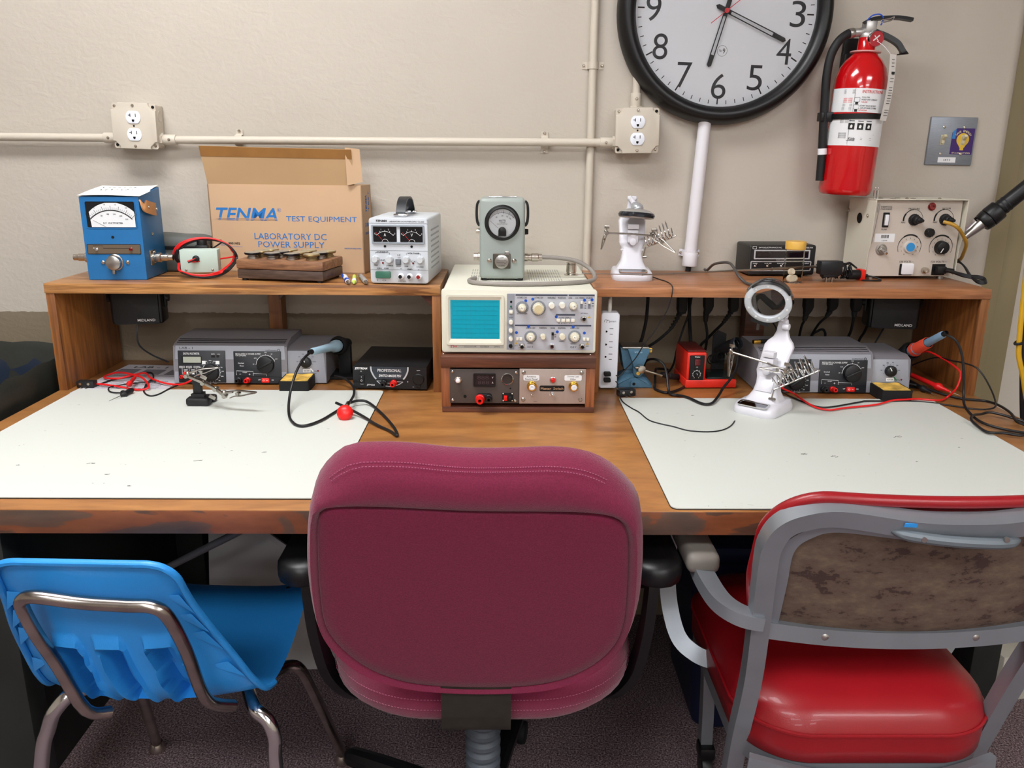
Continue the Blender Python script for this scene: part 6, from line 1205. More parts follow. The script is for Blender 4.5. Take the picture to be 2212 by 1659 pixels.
hang('power_cable', 'thin black cord slanting beside the thick one by the red soldering station', [(0.467, -0.12, 0.972), (0.459, -0.12, 0.904), (0.451, -0.12, 0.875), (0.442, -0.12, 0.842), (0.436, -0.12, 0.815), (0.432, -0.11, 0.775), (0.425, -0.10, 0.7535), (0.412, -0.12, 0.7535)], 0, .0026)
hang('power_cable', 'black plug with a ribbed neck above the red soldering station', [(0.499, -0.14, 0.941), (0.501, -0.14, 0.921), (0.497, -0.14, 0.903), (0.497, -0.14, 0.889), (0.506, -0.13, 0.854), (0.512, -0.10, 0.811), (0.512, -0.07, 0.779), (.512, -.05, .755)], 1, .0034)
hang('power_cable', 'black plug above the iron holder of the red soldering station', [(0.56, -0.14, 0.942), (0.562, -0.14, 0.919), (0.556, -0.14, 0.908), (0.542, -0.14, 0.887), (0.527, -0.12, 0.861), (0.515, -0.09, 0.832), (0.506, -0.07, 0.811), (0.505, -0.06, 0.772), (.50, -.05, .755)], 1, .0036)
hang('power_cable', 'black ribbed plug just past the dark shelf post', [(0.742, -0.14, 0.943), (0.744, -0.14, 0.921), (0.741, -0.14, 0.904), (0.739, -0.14, 0.893), (0.741, -0.12, 0.874), (0.752, -0.08, 0.835), (0.760, -0.05, 0.808), (.765, -.03, .756)], 1, .0032)
hang('power_cable', 'black plug whose cord angles back behind the second grey station', [(0.801, -0.14, 0.943), (0.803, -0.14, 0.926), (0.798, -0.14, 0.912), (0.793, -0.14, 0.903), (0.782, -0.12, 0.879), (0.785, -0.07, 0.835), (0.79, -0.04, 0.806), (.795, -.03, .756)], 1, .0030)
hang('power_cable', 'black plug nearest the speaker under the reddish shelf', [(0.858, -0.14, 0.944), (0.861, -0.14, 0.922), (0.859, -0.14, 0.912), (0.859, -0.14, 0.903), (0.865, -0.12, 0.865), (0.88, -0.07, 0.833), (0.89, -0.04, 0.809), (.895, -.03, .756)], 1, .0034)
cable_thing('looped_cable', 'short black cord loop rising behind the second grey station', [(.795, -.045, .756), (0.795, -0.05, 0.831), (0.81, -0.05, 0.848), (0.822, -0.05, 0.852), (0.829, -0.05, 0.844), (0.831, -0.05, 0.828), (0.837, -0.045, .756)], .0032, M_blackm, 'cable')
cable_thing('dark_cable', 'black cord hanging from the speaker bracket behind the second grey station', [(.913, -.105, .972), (0.913, -0.10, 0.892), (0.913, -0.1, 0.877), (0.912, -0.09, 0.854), (0.914, -0.06, 0.822), (.918, -.04, .756)], .0032, M_blackm, 'cable')

# ------------------------------------------------------------------ grey three-in-one stations
M_st = mat('station_grey', '#94979f', .45, bump=.05, bscale=400); M_stop = mat('station_top_grey', '#77757a', .5, bump=.08, bscale=400); M_stp = mat('station_black_panel', '#1b1e23', .4)
def station(label, loc, rz, first):
    t = thing('soldering_lab_station', label, 'station', loc, rz, 'grey three-in-one stations on the bench')
    W = .265; prof = [(0, .003), (.004, .045), (.012, .088), (.018, .092), (.022, .094), (.06, .102), (.155, .102), (.165, .092), (.17, .003)]
    mb = MB(T(W/2, 0, 0) @ RZ(90) @ RX(90)); mb.prism(prof, W, z0=0); o = MB()
    mb = MB(T(-W/2, 0, 0) @ Matrix(((0, 0, 1, 0), (1, 0, 0, 0), (0, 1, 0, 0), (0, 0, 0, 1)))); mb.prism(prof, W); mb.build('case', M_stop, t, 25)
    for x in (-.11, .11):
        for y in (.02, .15): MB().cyl((x, y, 0), (x, y, .006), .007, seg=12).build('foot', M_rubber, t)
    lean = math.degrees(math.atan2(.012, .086)); F = front(-.0006, 0, .003, lean)
    C = PM(112, 515, 1448, 1052, W, .0885)
    def R2(X0, Y0, X1, Y1): a, b = C(X0, Y0), C(X1, Y1); return abs(b[0]-a[0]), abs(a[1]-b[1]), (a[0]+b[0])/2, (a[1]+b[1])/2
    MB(F @ T(0, 0, -.003)).prism([(-W/2, 0), (W/2, 0), (W/2-.006, .0885), (-W/2+.006, .0885)], .0036, bev=.0008).build('front_frame', M_st, t)
    G = F @ T(0, 0, .0006)
    mb = MB()
    for q in range(3): mb.box((0, .024+.009*q, .0955+.0022*q), (W-.012, .0012, .001))
    mb.build('top_grooves', M_hole, t)
    w, h, u, v = R2(170, 585, 724, 1040); d = MB(G).prism(rrect(w, h, .001, 2, u, v), .0022, bev=.0006).build('multimeter_panel', M_stp, t)
    w, h, u, v = R2(822, 592, 1380, 1052); p = MB(G).prism(rrect(w, h, .001, 2, u, v), .0022, bev=.0006).build('supply_panel', M_stp, t)
    G = G @ T(0, 0, .0022)
    w, h, u, v = R2(212, 662, 452, 775); mb = MB(G); mb.ring(rrect(w, h, .001, 2, u, v), rrect(w*.9, h*.8, .001, 2, u, v), .0006); mb.build('display_frame', M_black, d); w, h, u, v = R2(232, 668, 450, 758); MB(G).prism(rrect(w, h, .001, 2, u, v), .0005).build('display', mat('lcd_grey_green', '#a5a99b', .3), d)
    u, v = C(552, 893); k_ = knob(d, G, u, v, .0195, .011, M_black, 'range_knob', taper=.96); mb = MB(G @ T(u, v, .011) @ RZ(125)); mb.box((0, 0, .002), (.005, .036, .005), .001); mb.build('grip', M_black, k_)
    u2, v2 = C(640, 662); MB(G).cyl((u2, v2, 0), (u2, v2, .002), .003, seg=14).build('button', M_black, d); w, h, u2, v2 = R2(565, 650, 605, 680); MB(G).box((u2, v2, .001), (w, h, .002)).build('slide_switch', M_black, d)
    mb = MB(G @ T(0, 0, .0002)); q = lambda s, X, Y, w, h: textfit(mb, s, *C(X, Y), w*W/1336, h*W/1336, 0)
    q('DIGITAL MULTIMETER', 330, 628, 190, 24); mb.ticks((u, v), .0222, .0238, -110, 200, 20, .0006); mb.arc((u, v), .0212, -60, 35, .0007); mb.arc((u, v), .0212, 130, 185, .0007)
    for a, s in ((175, '600'), (155, '200'), (135, '20'), (112, 'OFF'), (92, '200m'), (70, '2000m'), (48, '20'), (25, '200'), (5, '1000'), (-20, '2000'), (-45, '20k'), (-70, '200k'), (-95, '2M')): textfit(mb, s, u+.0275*math.cos(R(a)), v+.0275*math.sin(R(a)), None, .0021, 0)
    for X in (216, 298, 386): w, h, u3, v3 = R2(X-33, 804, X+33, 834); mb.ring(rrect(w, h, .0005, 2, u3, v3), rrect(w-.0012, h-.0012, .0004, 2, u3, v3), .0003); textfit(mb, ('10ADC', 'VmA', 'COM')[(216, 298, 386).index(X)], u3, v3, w*.7, h*.5, 0); mb.line([C(X, 836), C(X, 925)], .0006)
    for X in (258, 344): a, b = C(X, 905); mb.prism([(a-.0036, b-.003), (a+.0036, b-.003), (a, b+.0036)], .0003); q('1000V', X, 860, 48, 16); q('MAX', X, 880, 40, 14)
    for X, Y in ((472, 755), (634, 755)): w, h, u3, v3 = R2(X-22, Y-24, X+22, Y+24); mb.prism(rrect(w, h, .0005, 2, u3, v3), .0002)
    q('DATA', 585, 633, 40, 12); q('HOLD', 650, 636, 34, 12); mb.build('white_print', M_inkw, d)
    for X, m_ in ((205, M_red), (400, M_red), (320, M_black)): jack(d, G, *C(X, 960 if X != 320 else 985), .0045, .006, m_, 'test_socket')
    u, v = C(1200, 780); k_ = knob(p, G, u, v, .0200, .011, M_black, 'voltage_knob', taper=.96); mb = MB(G @ T(u, v, .011) @ RZ(-65)); mb.box((0, 0, .002), (.005, .037, .005), .001); mb.build('grip', M_black, k_)
    mb = MB(G @ T(0, 0, .0002)); q('REGULATED DC POWER SUPPLY', 995, 630, 292, 20); q('1.5A (2A peak)', 910, 654, 122, 20); mb.arc((u, v), .0222, 20, 180, .0008)
    for a, s in ((178, '3V'), (148, '4.5V'), (118, '6V'), (90, '7.5V'), (60, '9V'), (28, '12V')): mb.line([(u+.0222*math.cos(R(a)), v+.0222*math.sin(R(a))), (u+.0245*math.cos(R(a)), v+.0245*math.sin(R(a)))], .0006); textfit(mb, s, u+.0285*math.cos(R(a)), v+.0285*math.sin(R(a)), None, .0025, 0)
    q('Overload', 908, 760, 68, 16); q('Power', 918, 798, 46, 16); q('Output', 950, 893, 52, 16); q('-', 895, 918, 18, 3); q('+', 1005, 920, 20, 20); q('OFF', 1120, 997, 28, 16); q('ON', 1275, 1000, 26, 16)
    mb.line([C(853, 930), C(853, 870), C(1048, 878), C(1048, 938)], .0007); mb.line([C(1048, 908), C(1205, 915), C(1205, 945)], .0007); mb.build('white_print', M_inkw, p)
    MB(G).line([C(830, 945), C(1375, 955)], .0006).build('seam', M_hole, p)
    for X, m_ in ((880, M_black), (985, M_red)): jack(p, G, *C(X, 1003), .0068, .020, m_, 'binding_post')
    w, h, u, v = R2(1148, 972, 1240, 1035); r_ = MB(G).prism(rrect(w, h, .001, 2, u, v), .004, bev=.001).build('red_rocker', mat('red_rocker_plastic', '#e02018', .3), p); mb = MB(G @ T(u, v, .0042)); mb.arc((-.004, 0), .0016, 0, 360, .0006); mb.line([(.0025, 0), (.0055, 0)], .0008); mb.build('rocker_marks', M_inkw, r_)
    mb = MB(F @ T(0, 0, .0008)); q('LAB - 1', 268, 548, 155, 26); q('velleman', 1262, 575, 132, 17); a, b = C(1352, 577); mb.arc((a, b), .0026, 0, 360, .0012); mb.build('case_lettering', mat('dark_case_ink', '#23252a', .5), t)
    # soldering unit on the end
    X0 = W/2; W3 = .092; mb = MB(T(X0-.002, .006, 0) @ Matrix(((0, 0, 1, 0), (1, 0, 0, 0), (0, 1, 0, 0), (0, 0, 0, 1)))); mb.prism([(0, .003), (.004, .04), (.010, .078), (.030, .086), (.15, .086), (.16, .003)], W3); mb.build('soldering_unit', M_stop, t, 25)
    F3 = front(.0056, X0+W3/2-.002, .003, 8); MB(F3).prism([(-W3/2, 0), (W3/2, 0), (W3/2-.006, .076), (-W3/2, .076)], .0016, z0=-.0008, bev=.0005).build('unit_front', M_st, t)
    G3 = F3 @ T(0, 0, .0008); k3 = knob(t, G3, -.001, .049, .0128, .011, M_black, 'temperature_knob', flutes=20, point=30)
    mb = MB(G3 @ T(0, 0, .0002)); mb.ticks((-.001, .049), .0150, .0165, -20, 200, 8, .0006)
    for a, s in ((175, '150'), (140, '200'), (110, '250'), (75, '300'), (40, '350'), (5, '450C')): textfit(mb, s, -.001+.0205*math.cos(R(a)), .049+.0205*math.sin(R(a)), None, .0023, 0)
    textfit(mb, 'Heating', .017, .0285, .012, .0026, 0); textfit(mb, 'Power', .018, .0235, .010, .0026, 0); mb.build('unit_print', M_inkb, t)
    jack(t, G3, .0265, .029, .002, .002, M_led, 'heating_lamp', False)
    l_ = MB(G3).prism(rrect(.018, .008, .001, 2, 0, .029), .0005, z0=.0004).build('paper_label', M_label, t); textfit(MB(G3), 'IRON TEMP', 0, .029, .013, .003, .001).build('label_lettering', M_inkb, l_)
    MB(G3).box((.012, .031, .0006), (.003, .010, .0006), 0, T(.012, .031, 0) @ RZ(40) @ T(-.012, -.031, 0)).build('tape_flag', M_label if first else mat('green_tape', '#2f7d4e', .6), t)
    # sponge tray
    sx = X0+.030; mb = MB(T(sx, -.030, 0)); mb.ring(rrect(.068, .070, .004, 3), rrect(.062, .064, .003, 3), .026); mb.box((0, 0, .007), (.064, .066, .012)); tr = mb.build('sponge_tray', M_blackm, t)
    mb = MB(T(sx, -.030, .013)); mb.grid(lambda s, q: ((s-.5)*.0615, (q-.5)*.0635, .0135+.0012*math.sin(9*s)*math.sin(7*q)-.002*max(0, .35-q)), 14, 14); mb.build('sponge', mat('burnt_yellow_sponge', '#c9a24a', .9, vary=.45, vscale=45, bump=.6, bscale=200), tr)
    return t
station('grey three-in-one station behind the small clamp stand on the left work mat', (-.6345, -.236, DZ), 0, True)
station('grey three-in-one station behind the white magnifier stand with the raised lens', (.7225, -.289, DZ), 0, False)

def iron_holder(label, p, d, base):
    t = thing('iron_holder', label, 'holder', base, 0, 'black soldering iron holders'); B = Vector(base); p = Vector(p)-B; d = Vector(d).normalized()
    mb = MB(aim(p-d*.006, p+d)); mb.lathe([(.0175, 0), (.0215, .004), (.0225, .012), (.021, .018), (.015, .048), (.011, .075), (.0095, .075), (.013, .046), (.0165, .016), (.0165, 0)], seg=28); mb.build('funnel', M_blackm, t, 50)
    mb = MB(); q = p+d*.035; mb.box((q.x+.004, q.y, q.z*.5), (.030, .022, q.z), .002); mb.box((q.x, q.y, .004), (.06, .085, .008), .003); mb.build('stand', M_blackm, t); return t
def iron(label, a, b, body, grip, cord, group='corded soldering irons'):
    t = thing('soldering_iron', label, 'soldering iron', a, 0, group); A = Vector((0, 0, 0)); B = Vector(b)-Vector(a); L_ = B.length; M = aim(A, B)
    mb = MB(M); mb.lathe([(0, 0), (.0055, 0), (.0080, .004), (.0085, L_*.35), (.0095, L_*.55), (.0098, L_*.78), (.0140, L_*.84), (.0150, L_*.95), (.0140, L_), (0, L_)], seg=24); h_ = mb.build('handle', body, t, 50)
    if grip: mb = MB(M); mb.lathe([(.0112, L_*.48), (.0128, L_*.50), (.0135, L_*.84), (.0165, L_*.92), (.0140, L_*.945)], seg=24); mb.build('grip_sleeve', grip, h_)
    MB(M).cyl((0, 0, L_), (0, 0, L_+.05), .0042, .003, seg=14).build('barrel', M_steel, t)
    MB(M).lathe([(.0045, -.012), (.006, -.002), (.006, .002)], seg=14).build('strain_relief', M_rubber, t)
    MB().tube(loc_pts(cord, a), .0028, 10, 6).build('cord', M_cord, t); return t
iron_holder('black funnel holder gripping the pale blue soldering iron', (-.391, -.183, .833), (.16, 1, -.12), (-.382, -.155, DZ))
iron('pale blue soldering iron resting in the holder beside the first grey station', (-.424, -.312, .848), (-.391, -.186, .8335), mat('pale_blue_handle', '#9dbccd', .3), None, [(-0.4245, -0.314, 0.848), (-0.427, -0.33, 0.847), (-0.433, -0.352, 0.841), (-0.441, -0.392, 0.821), (-0.447, -0.43, 0.783), (-0.436, -0.489, 0.758), (-0.412, -0.545, 0.7565), (-0.388, -0.56, 0.7565), (-0.363, -0.526, 0.7565), (-0.341, -0.454, 0.7565), (-0.322, -0.425, 0.763), (-0.304, -0.41, 0.764), (-0.284, -0.412, 0.760), (-0.25, -0.467, 0.7545), (-0.218, -0.542, 0.754), (-0.202, -0.592, 0.754), (-0.200, -0.609, 0.754), (-0.217, -0.581, 0.754), (-0.248, -0.546, 0.755), (-0.291, -0.493, 0.760), (-0.325, -0.473, 0.770), (-0.341, -0.479, 0.780)])
iron_holder('black funnel holder gripping the orange soldering iron', (.9645, -.232, .8385), (-.03, 1, -.45), (.957, -.165, DZ))
iron('orange-gripped soldering iron resting in the holder beside the second grey station', (.962, -.364, .9075), (.9645, -.237, .8405), mat('steel_blue_handle', '#7893ad', .3), mat('orange_foam_grip', '#d8452c', .8, bump=.5, bscale=900), [(0.962, -0.366, 0.908), (0.977, -0.375, 0.901), (0.989, -0.38, 0.887), (0.999, -0.385, 0.859), (1.006, -0.39, 0.816), (1.008, -0.395, 0.783), (0.999, -0.42, 0.764), (0.989, -0.466, 0.757), (0.981, -0.52, 0.757), (0.998, -0.552, 0.7555), (1.033, -0.577, 0.7545), (1.057, -0.57, 0.7545), (1.078, -0.525, 0.7545), (1.070, -0.507, 0.757), (1.058, -0.495, 0.759), (1.049, -0.48, 0.760), (1.031, -0.461, 0.760), (1.01, -0.466, 0.7575), (0.982, -0.488, 0.7625), (0.961, -0.515, 0.7625), (0.956, -0.542, 0.7595), (0.954, -0.586, 0.7585), (0.984, -0.592, 0.7585), (1.015, -0.604, 0.7585), (1.056, -0.566, 0.760), (1.046, -0.552, 0.7635), (1.042, -0.535, 0.7645), (1.064, -0.478, 0.7645), (1.085, -0.4, 0.758), (1.080, -0.357, 0.7545), (1.042, -0.342, 0.7545), (1.015, -0.305, 0.7545), (0.992, -0.257, 0.757), (0.958, -0.249, 0.765)])
# red suction cup lamp at the end of a cord
t = thing('red_cup_tool', 'small red cup-shaped knob with a metal stem on the end of a black cord', 'tool', (-.318, -.508, DZ+.0035))
mb = MB(T(0, .004, .0125) @ RX(62)); mb.lathe([(0, .002), (.010, .0015), (.0148, -.002), (.0165, -.002), (.0160, .003), (.0125, .008), (.007, .0105), (0, .011)], seg=32); mb.build('cup', mat('bright_red_rubber', '#e31a17', .35), t)
MB().cyl((.0, .000, .018), (.003, .030, .026), .0048, seg=16, bev=.001).build('stem', M_chrome, t)
MB().tube(loc_pts([(-0.392, -0.232, 0.771), (-0.371, -0.25, 0.772), (-0.35, -0.275, 0.768), (-0.334, -0.31, 0.764), (-0.321, -0.384, 0.769), (-0.318, -0.436, 0.772), (-0.3155, -0.472, 0.777)], (-.318, -.508, DZ+.0035)), .0028, 10, 6).build('cord', M_cord, t)

# black switching supply
t = thing('switching_power_supply', 'flat black power supply with a curved badge beside the oscilloscope cabinet', 'power supply', (-.256, -.279, DZ+.004), -3)
M_jet = mat('black_steel_case', '#1a1a1c', .5, bump=.06, bscale=400); w_, h_ = .170, .052
MB().box((0, .105, h_/2), (w_, .205, h_), .0015).build('case', M_jet, t)
for x in (-.07, .07):
    for y in (.015, .19): MB().cyl((x, y, -.004), (x, y, .002), .008, seg=14).build('foot', M_rubber, t)
F = front(.002); MB(F).prism(rrect(w_, h_, .001, 2, 0, h_/2), .0024).build('front_panel', mat('black_jet_front', '#121316', .4), t); F = front(-.0006)
C = PM(795, 880, 1608, 1100, w_, h_); mb = MB(F)
for sg in (-1, 1):
    pt = [C(1200+sg*205, 880), C(1200+sg*200, 925), C(1200+sg*175, 975), C(1200+sg*150, 1004)]; mb.line([tuple(p.xy) for p in spline([(x, y, 0) for x, y in pt], 5)], .0034, .0003)
pt = [C(1055, 1022), C(1110, 1060), C(1200, 1078), C(1290, 1060), C(1345, 1030)]; mb.line([tuple(p.xy) for p in spline([(x, y, 0) for x, y in pt], 5)], .0016, .0003); mb.line([C(1055, 1022), C(1130, 1026)], .001, .0003); mb.line([C(1280, 1028), C(1345, 1030)], .001, .0003); mb.build('silver_trim', mat('silver_print', '#c4c8cd', .35, .4), t)
MB(F).prism([C(1010, 882), C(1395, 882), C(1385, 940), C(1350, 1003), C(1050, 1003), C(1018, 940)], .0003).build('badge', mat('slate_badge', '#2f353d', .4), t)
mb = MB(F @ T(0, 0, .0005)); q = lambda s, X, Y, w, h, **kk: textfit(mb, s, *C(X, Y), w*w_/813, h*w_/813, 0, **kk)
q('PROFESSIONAL', 1200, 917, 262, 34); q('SWITCH-MODE PSU', 1205, 970, 245, 28, shear=.15, bold=.02); q('JETSTREAM', 887, 903, 140, 30, bold=.03, shear=.1); q('JTPS28', 988, 1067, 88, 22); q('Lighter', 1520, 912, 40, 10); q('Power', 893, 1058, 34, 9); q('5A', 1460, 1078, 16, 10); q('DC OUTPUT', 1195, 1045, 40, 10); mb.build('white_lettering', M_inkw, t)
w = .013; u, v = C(890, 1003); mb = MB(F); mb.prism(rrect(.012, .019, .001, 2, u, v), .003, bev=.001); r_ = mb.build('rocker_switch', M_black, t); mb = MB(F @ T(u, v, .0032)); mb.arc((0, -.004), .0018, 0, 360, .0006); mb.line([(0, .003), (0, .006)], .0007); mb.build('rocker_marks', M_inkw, r_)
jack(t, F, *C(1137, 1040), .0075, .020, M_black, 'binding_post'); jack(t, F, *C(1245, 1040), .0075, .020, M_red, 'binding_post')
u, v = C(1518, 1000); mb = MB(F @ T(u, v, 0)); mb.lathe([(.0135, 0), (.0135, .002), (.0115, .003), (.0115, .005), (0, .005)], seg=32); mb.box((0, -.0165, .002), (.009, .006, .003), .0008); mb.build('lighter_socket', M_black, t)
for X, Y in ((886, 930), (1398, 1028)): jack(t, F, *C(X, Y), .0015, .001, M_steel, 'lamp', False)

# power strip on the shelf end board
t = thing('power_strip', 'white power strip with three sockets standing against the shelf end board', 'power strip', (.2465, -.275, DZ+.006))
C = PM(128, 345, 325, 1145, .0425, .1775); M_ps = mat('white_strip', '#e3e6ee', .3); 
mb = MB(front(.028)); mb.prism(rrect(.0425, .1775, .007, 5, 0, .0888), .028, bev=.003, seg=3); mb.build('body', M_ps, t); F = front(0)
mb = MB(F @ T(0, 0, .0002))
for Y in (540, 676, 806):
    u, v = C(182+10, Y); mb.prism([(u-.0022, v-.0022), (u+.0005, v-.0022), (u+.0025, v), (u+.0005, v+.0022), (u-.0022, v+.0022)], .0003); u, v = C(242, Y); mb.box((u, v+.0065, 0), (.0085, .0012, .0003)); mb.box((u, v-.0060, 0), (.0070, .0012, .0003))
mb.build('sockets', M_hole, t)
mb = MB(F @ T(0, 0, .0002)); u, v = C(190, 432); mb.arc((u-.0022, v), .0034, 0, 220, .0009); mb.arc((u+.0026, v-.0004), .0030, 0, 180, .0009); mb.line([(u-.0004, v), (u-.0004, v-.004)], .0008); mb.line([(u+.0056, v), (u+.0056, v-.004)], .0008); textfit(mb, 'smart', C(255, 436)[0], v-.0005, .0145, .0035, 0); mb.build('lettering', mat('grey_print', '#55585e', .5), t)
for Y, l in ((978, 0), (1043, 1)):
    u, v = C(212, Y); MB(F).box((u, v, .007), (.0155, .0085, .014), .002).build('usb_port' if 0 else 'usb_shroud', M_ps, t) if 0 else None
mb = MB(); mb.tube([(0, .018, .176), (0, .018, .205), (0, .03, .2165)], .0045, 8, 4, smooth=True); mb.build('cord', mat('white_cord', '#c4c0b8', .5), t)
usb_o = Vector((.2465, -.275, DZ+.006))
for nm, lab, (X, Y), pts, rr in (('usb_cable', 'thin black usb cable crossing the right work mat to the raised magnifier stand', (212, 1043), [(0.262, -0.290, 0.777), (0.267, -0.291, 0.772), (0.266, -0.31, 0.762), (0.266, -0.372, 0.7555), (0.278, -0.42, 0.7545), (0.291, -0.454, 0.7545), (0.302, -0.506, 0.7545), (0.321, -0.53, 0.7545), (0.344, -0.548, 0.7545), (0.368, -0.572, 0.7545), (0.403, -0.58, 0.7545), (0.434, -0.571, 0.7545), (0.46, -0.544, 0.7545), (0.478, -0.51, 0.7545)], .0013),
        ('usb_cable', 'thin usb cable dangling from the shelf-top magnifier stand down to the power strip', (212, 978), [(0.262, -0.290, 0.792), (.270, -.291, .790), (0.286, -0.285, 0.806), (0.306, -0.288, 0.832), (0.325, -0.293, 0.869), (0.342, -0.298, 0.893), (0.364, -0.301, 0.935), (0.371, -0.303, 0.953), (0.376, -0.3035, 0.974), (0.378, -0.302, 0.993), (0.379, -0.29, .997), (0.383, -0.25, .9965), (0.380, -0.21, .9965), (0.371, -0.18, .9965), (0.356, -0.15, 1.000), (0.343, -0.128, 1.010), (0.332, -0.115, 1.012)], .0013)):
    t2 = thing(nm, lab, 'cable', pts[0], 0, 'thin black usb cables'); MB().tube(loc_pts(pts, pts[0]), rr, 8, 6).build('wire', M_cord, t2)
    u, v = C(X, Y); p = usb_o+Vector((u, -.0085, v))-Vector(pts[0]); mb = MB(); mb.box(p, (.0155, .016, .0088), .002); mb.build('usb_plug', M_blackm, t2)

# blue bench vise
t = thing('bench_vise', 'small blue cast bench vise behind the white power strip', 'vise', (.310, -.215, DZ))
M_vise = mat('blue_hammered_cast', '#4a7189', .42, .2, bump=.35, bscale=260, vary=.12, vscale=60)
mb = MB(); mb.prism([(-.045, -.032), (.045, -.032), (.045, .045), (-.045, .045)], .006); loft(mb, [[(x*k, y*k+.004, z) for x, y in polar(rrect(.088, .074, .006, 4), 40, (0, 0))] for k, z in ((1, .004), (.98, .010), (.75, .022), (.42, .032), (.36, .050))]); mb.build('base', M_vise, t, 40)
mb = MB(front(-.032)); mb.prism([(-.042, .003), (.042, .003), (.030, .012), (.006, .024), (-.006, .024), (-.030, .012)], .006, z0=-.002); mb.prism([(.0075*math.cos(R(a)), .012+.0095*math.sin(R(a))) for a in range(0, 181, 15)]+[(-.0075, .005), (.0075, .005)], .010); fl_ = mb.build('clamp_lug', M_vise, t); MB(front(-.0425)).cyl((0, .012, 0), (0, .012, .0004), .0036).build('bolt_hole', M_hole, fl_)
mb = MB(); mb.prism([(-.020, .0), (.020, .0), (.030, .052), (-.030, .052)], .05, T(-.002, .030, .042) @ RX(90) , bev=.002); mb.build('rear_jaw', M_vise, t)
mb = MB(); mb.prism([(-.010, .0), (.010, 0), (.027, .046), (-.027, .046)], .016, T(.010, -.020, .048) @ RX(90), bev=.002); mb.prism([(.012*math.cos(R(a)), .012*math.sin(R(a))) for a in range(180, 361, 20)]+[(.012, .018), (-.012, .018)], .012, T(.010, -.022, .038) @ RX(90), bev=.002); fj = mb.build('front_jaw', M_vise, t)
mb = MB(front(-.0362)); textfit(mb, 'Vise', .008, .087, .018, .0045, .0003, shear=.3); mb.build('cast_lettering', mat('pale_blue_paint', '#9cc0d4', .5), fj)
MB().box((.002, -.008, .0965), (.062, .052, .004), .001).build('jaw_plate', M_steel, t); MB().box((.036, -.026, .090), (.010, .010, .011), .001).build('jaw_block', M_brass, t)
mb = MB(); mb.cyl((.012, -.034, .050), (.016, -.052, .049), .0095, seg=24, bev=.001); mb.build('handle_knob', M_nickel, t); mb = MB(); mb.cyl((.010, -.034, .036), (.010, -.0365, .036), .0045); mb.build('brass_pin', M_brass, t)
MB().cyl((.0, -.046, .0535), (.066, -.036, .031), .0032, seg=14).build('handle_bar', M_nickel, t)
# pencil iron lying behind the vise
t = thing('pencil_iron', 'black pencil soldering iron with looped cord lying between the vise and red station', 'soldering iron', (.376, -.243, .782)); B = Vector((.376, -.243, .782))
MB().cyl((.0, 0, 0), (.018, .008, -.006), .0062, .0068, seg=18).build('collar', M_rubber, t); MB().cyl((.018, .008, -.006), (.062, .060, -.0235), .0075, .0065, seg=18, bev=.002).build('handle', M_blackm, t)
MB().tube(loc_pts([(.438, -.183, .7585), (.448, -.19, .7535), (0.444, -0.225, 0.7535), (0.408, -0.279, 0.7535), (0.378, -0.300, 0.7535), (0.362, -0.280, 0.7535), (.358, -.262, .7535), (0.362, -0.244, 0.763), (0.372, -0.19, 0.778), (0.385, -0.15, 0.772), (0.420, -0.10, 0.757)], B), .0030, 9, 6).build('cord', M_cord, t)
# red soldering station
t = thing('soldering_station', 'red soldering station with a black control panel and iron tray', 'station', (.4915, -.252, DZ+.002), 2)
M_wr = mat('warm_red_plastic', '#d92c1e', .38); 
C = PM(1005, 760, 1580, 1165, .120, .086)
mb = MB(); mb.box((0, .055, .010), (.122, .112, .020), .003); mb.build('base', M_wr, t)
mb = MB(); mb.box((-.0365, .056, .052), (.046, .110, .066), .004); mb.build('control_tower', M_wr, t)
MB(T(-.0365, .016, .0705) @ RX(0)).box((0, .040, .0165), (.044, .100, .003), .001).build('tower_top', mat('dark_brown_red', '#5a1d18', .5), t)
F = front(.0005); mb = MB(F); mb.prism(rrect(.0345, .059, .0015, 3, -.0360, .0490), .0014); cp = mb.build('control_panel', M_black, t); G = F @ T(0, 0, .0014)
u, v = -.0355, .062; mb = MB(G); mb.prism(rrect(.013, .0145, .001, 2, u, v), .003, bev=.001); mb.build('red_rocker', mat('dark_red_rocker', '#5c0f14', .2, coat=.4), cp)
k_ = knob(cp, G, -.0355, .0335, .0062, .009, M_black, flutes=10, point=25); mb = MB(G @ T(0, 0, .0002)); mb.arc((-.0355, .0335), .0088, -60, 240, .0006); mb.ticks((-.0355, .0335), .0092, .0112, -60, 240, 8, .0007); textfit(mb, 'Weller', -.036, .0752, .0135, .0036, 0); textfit(mb, 'OFF', -.0355, .0505, .005, .0018, 0); mb.build('white_print', M_inkw, cp)
mb = MB(); mb.box((.0245, .045, .0215), (.066, .082, .004), .001); mb.box((.0245, .030, .0240), (.058, .048, .002)); mb.build('sponge_tray', mat('green_black_tray', '#141c1b', .25), t)
mb = MB(T(.044, .097, .06)); mb.box((0, .015, -.005), (.012, .010, .09), .002); mb.prism([(-.018, -.04), (.014, -.04), (.014, .05), (-.006, .058), (-.018, .045)], .004, RX(90)); mb.build('holder_post', M_blackm, t)
mb = MB(aim((.066, .040, .097), (.034, .095, .066))); mb.lathe([(.010, -.004), (.0145, .0), (.0145, .020), (.012, .045), (.009, .065), (.0, .065)], seg=24); mb.build('iron_handle', mat('charcoal_foam', '#17181b', .7), t)
mb = MB(aim((.066, .040, .097), (.034, .095, .066))); mb.lathe([(.0135, -.008), (.0155, -.006), (.0155, .004), (.0135, .006)], seg=24); mb.build('rear_collar', mat('dark_slate_collar', '#30343b', .4), t)
mb = MB(); q = []
for k in range(50): a = 2*PI*k/10; f = k/49; q.append((.045-.018*f+.011*math.cos(a), .070+.03*f, .062-.018*f+.011*math.sin(a)))
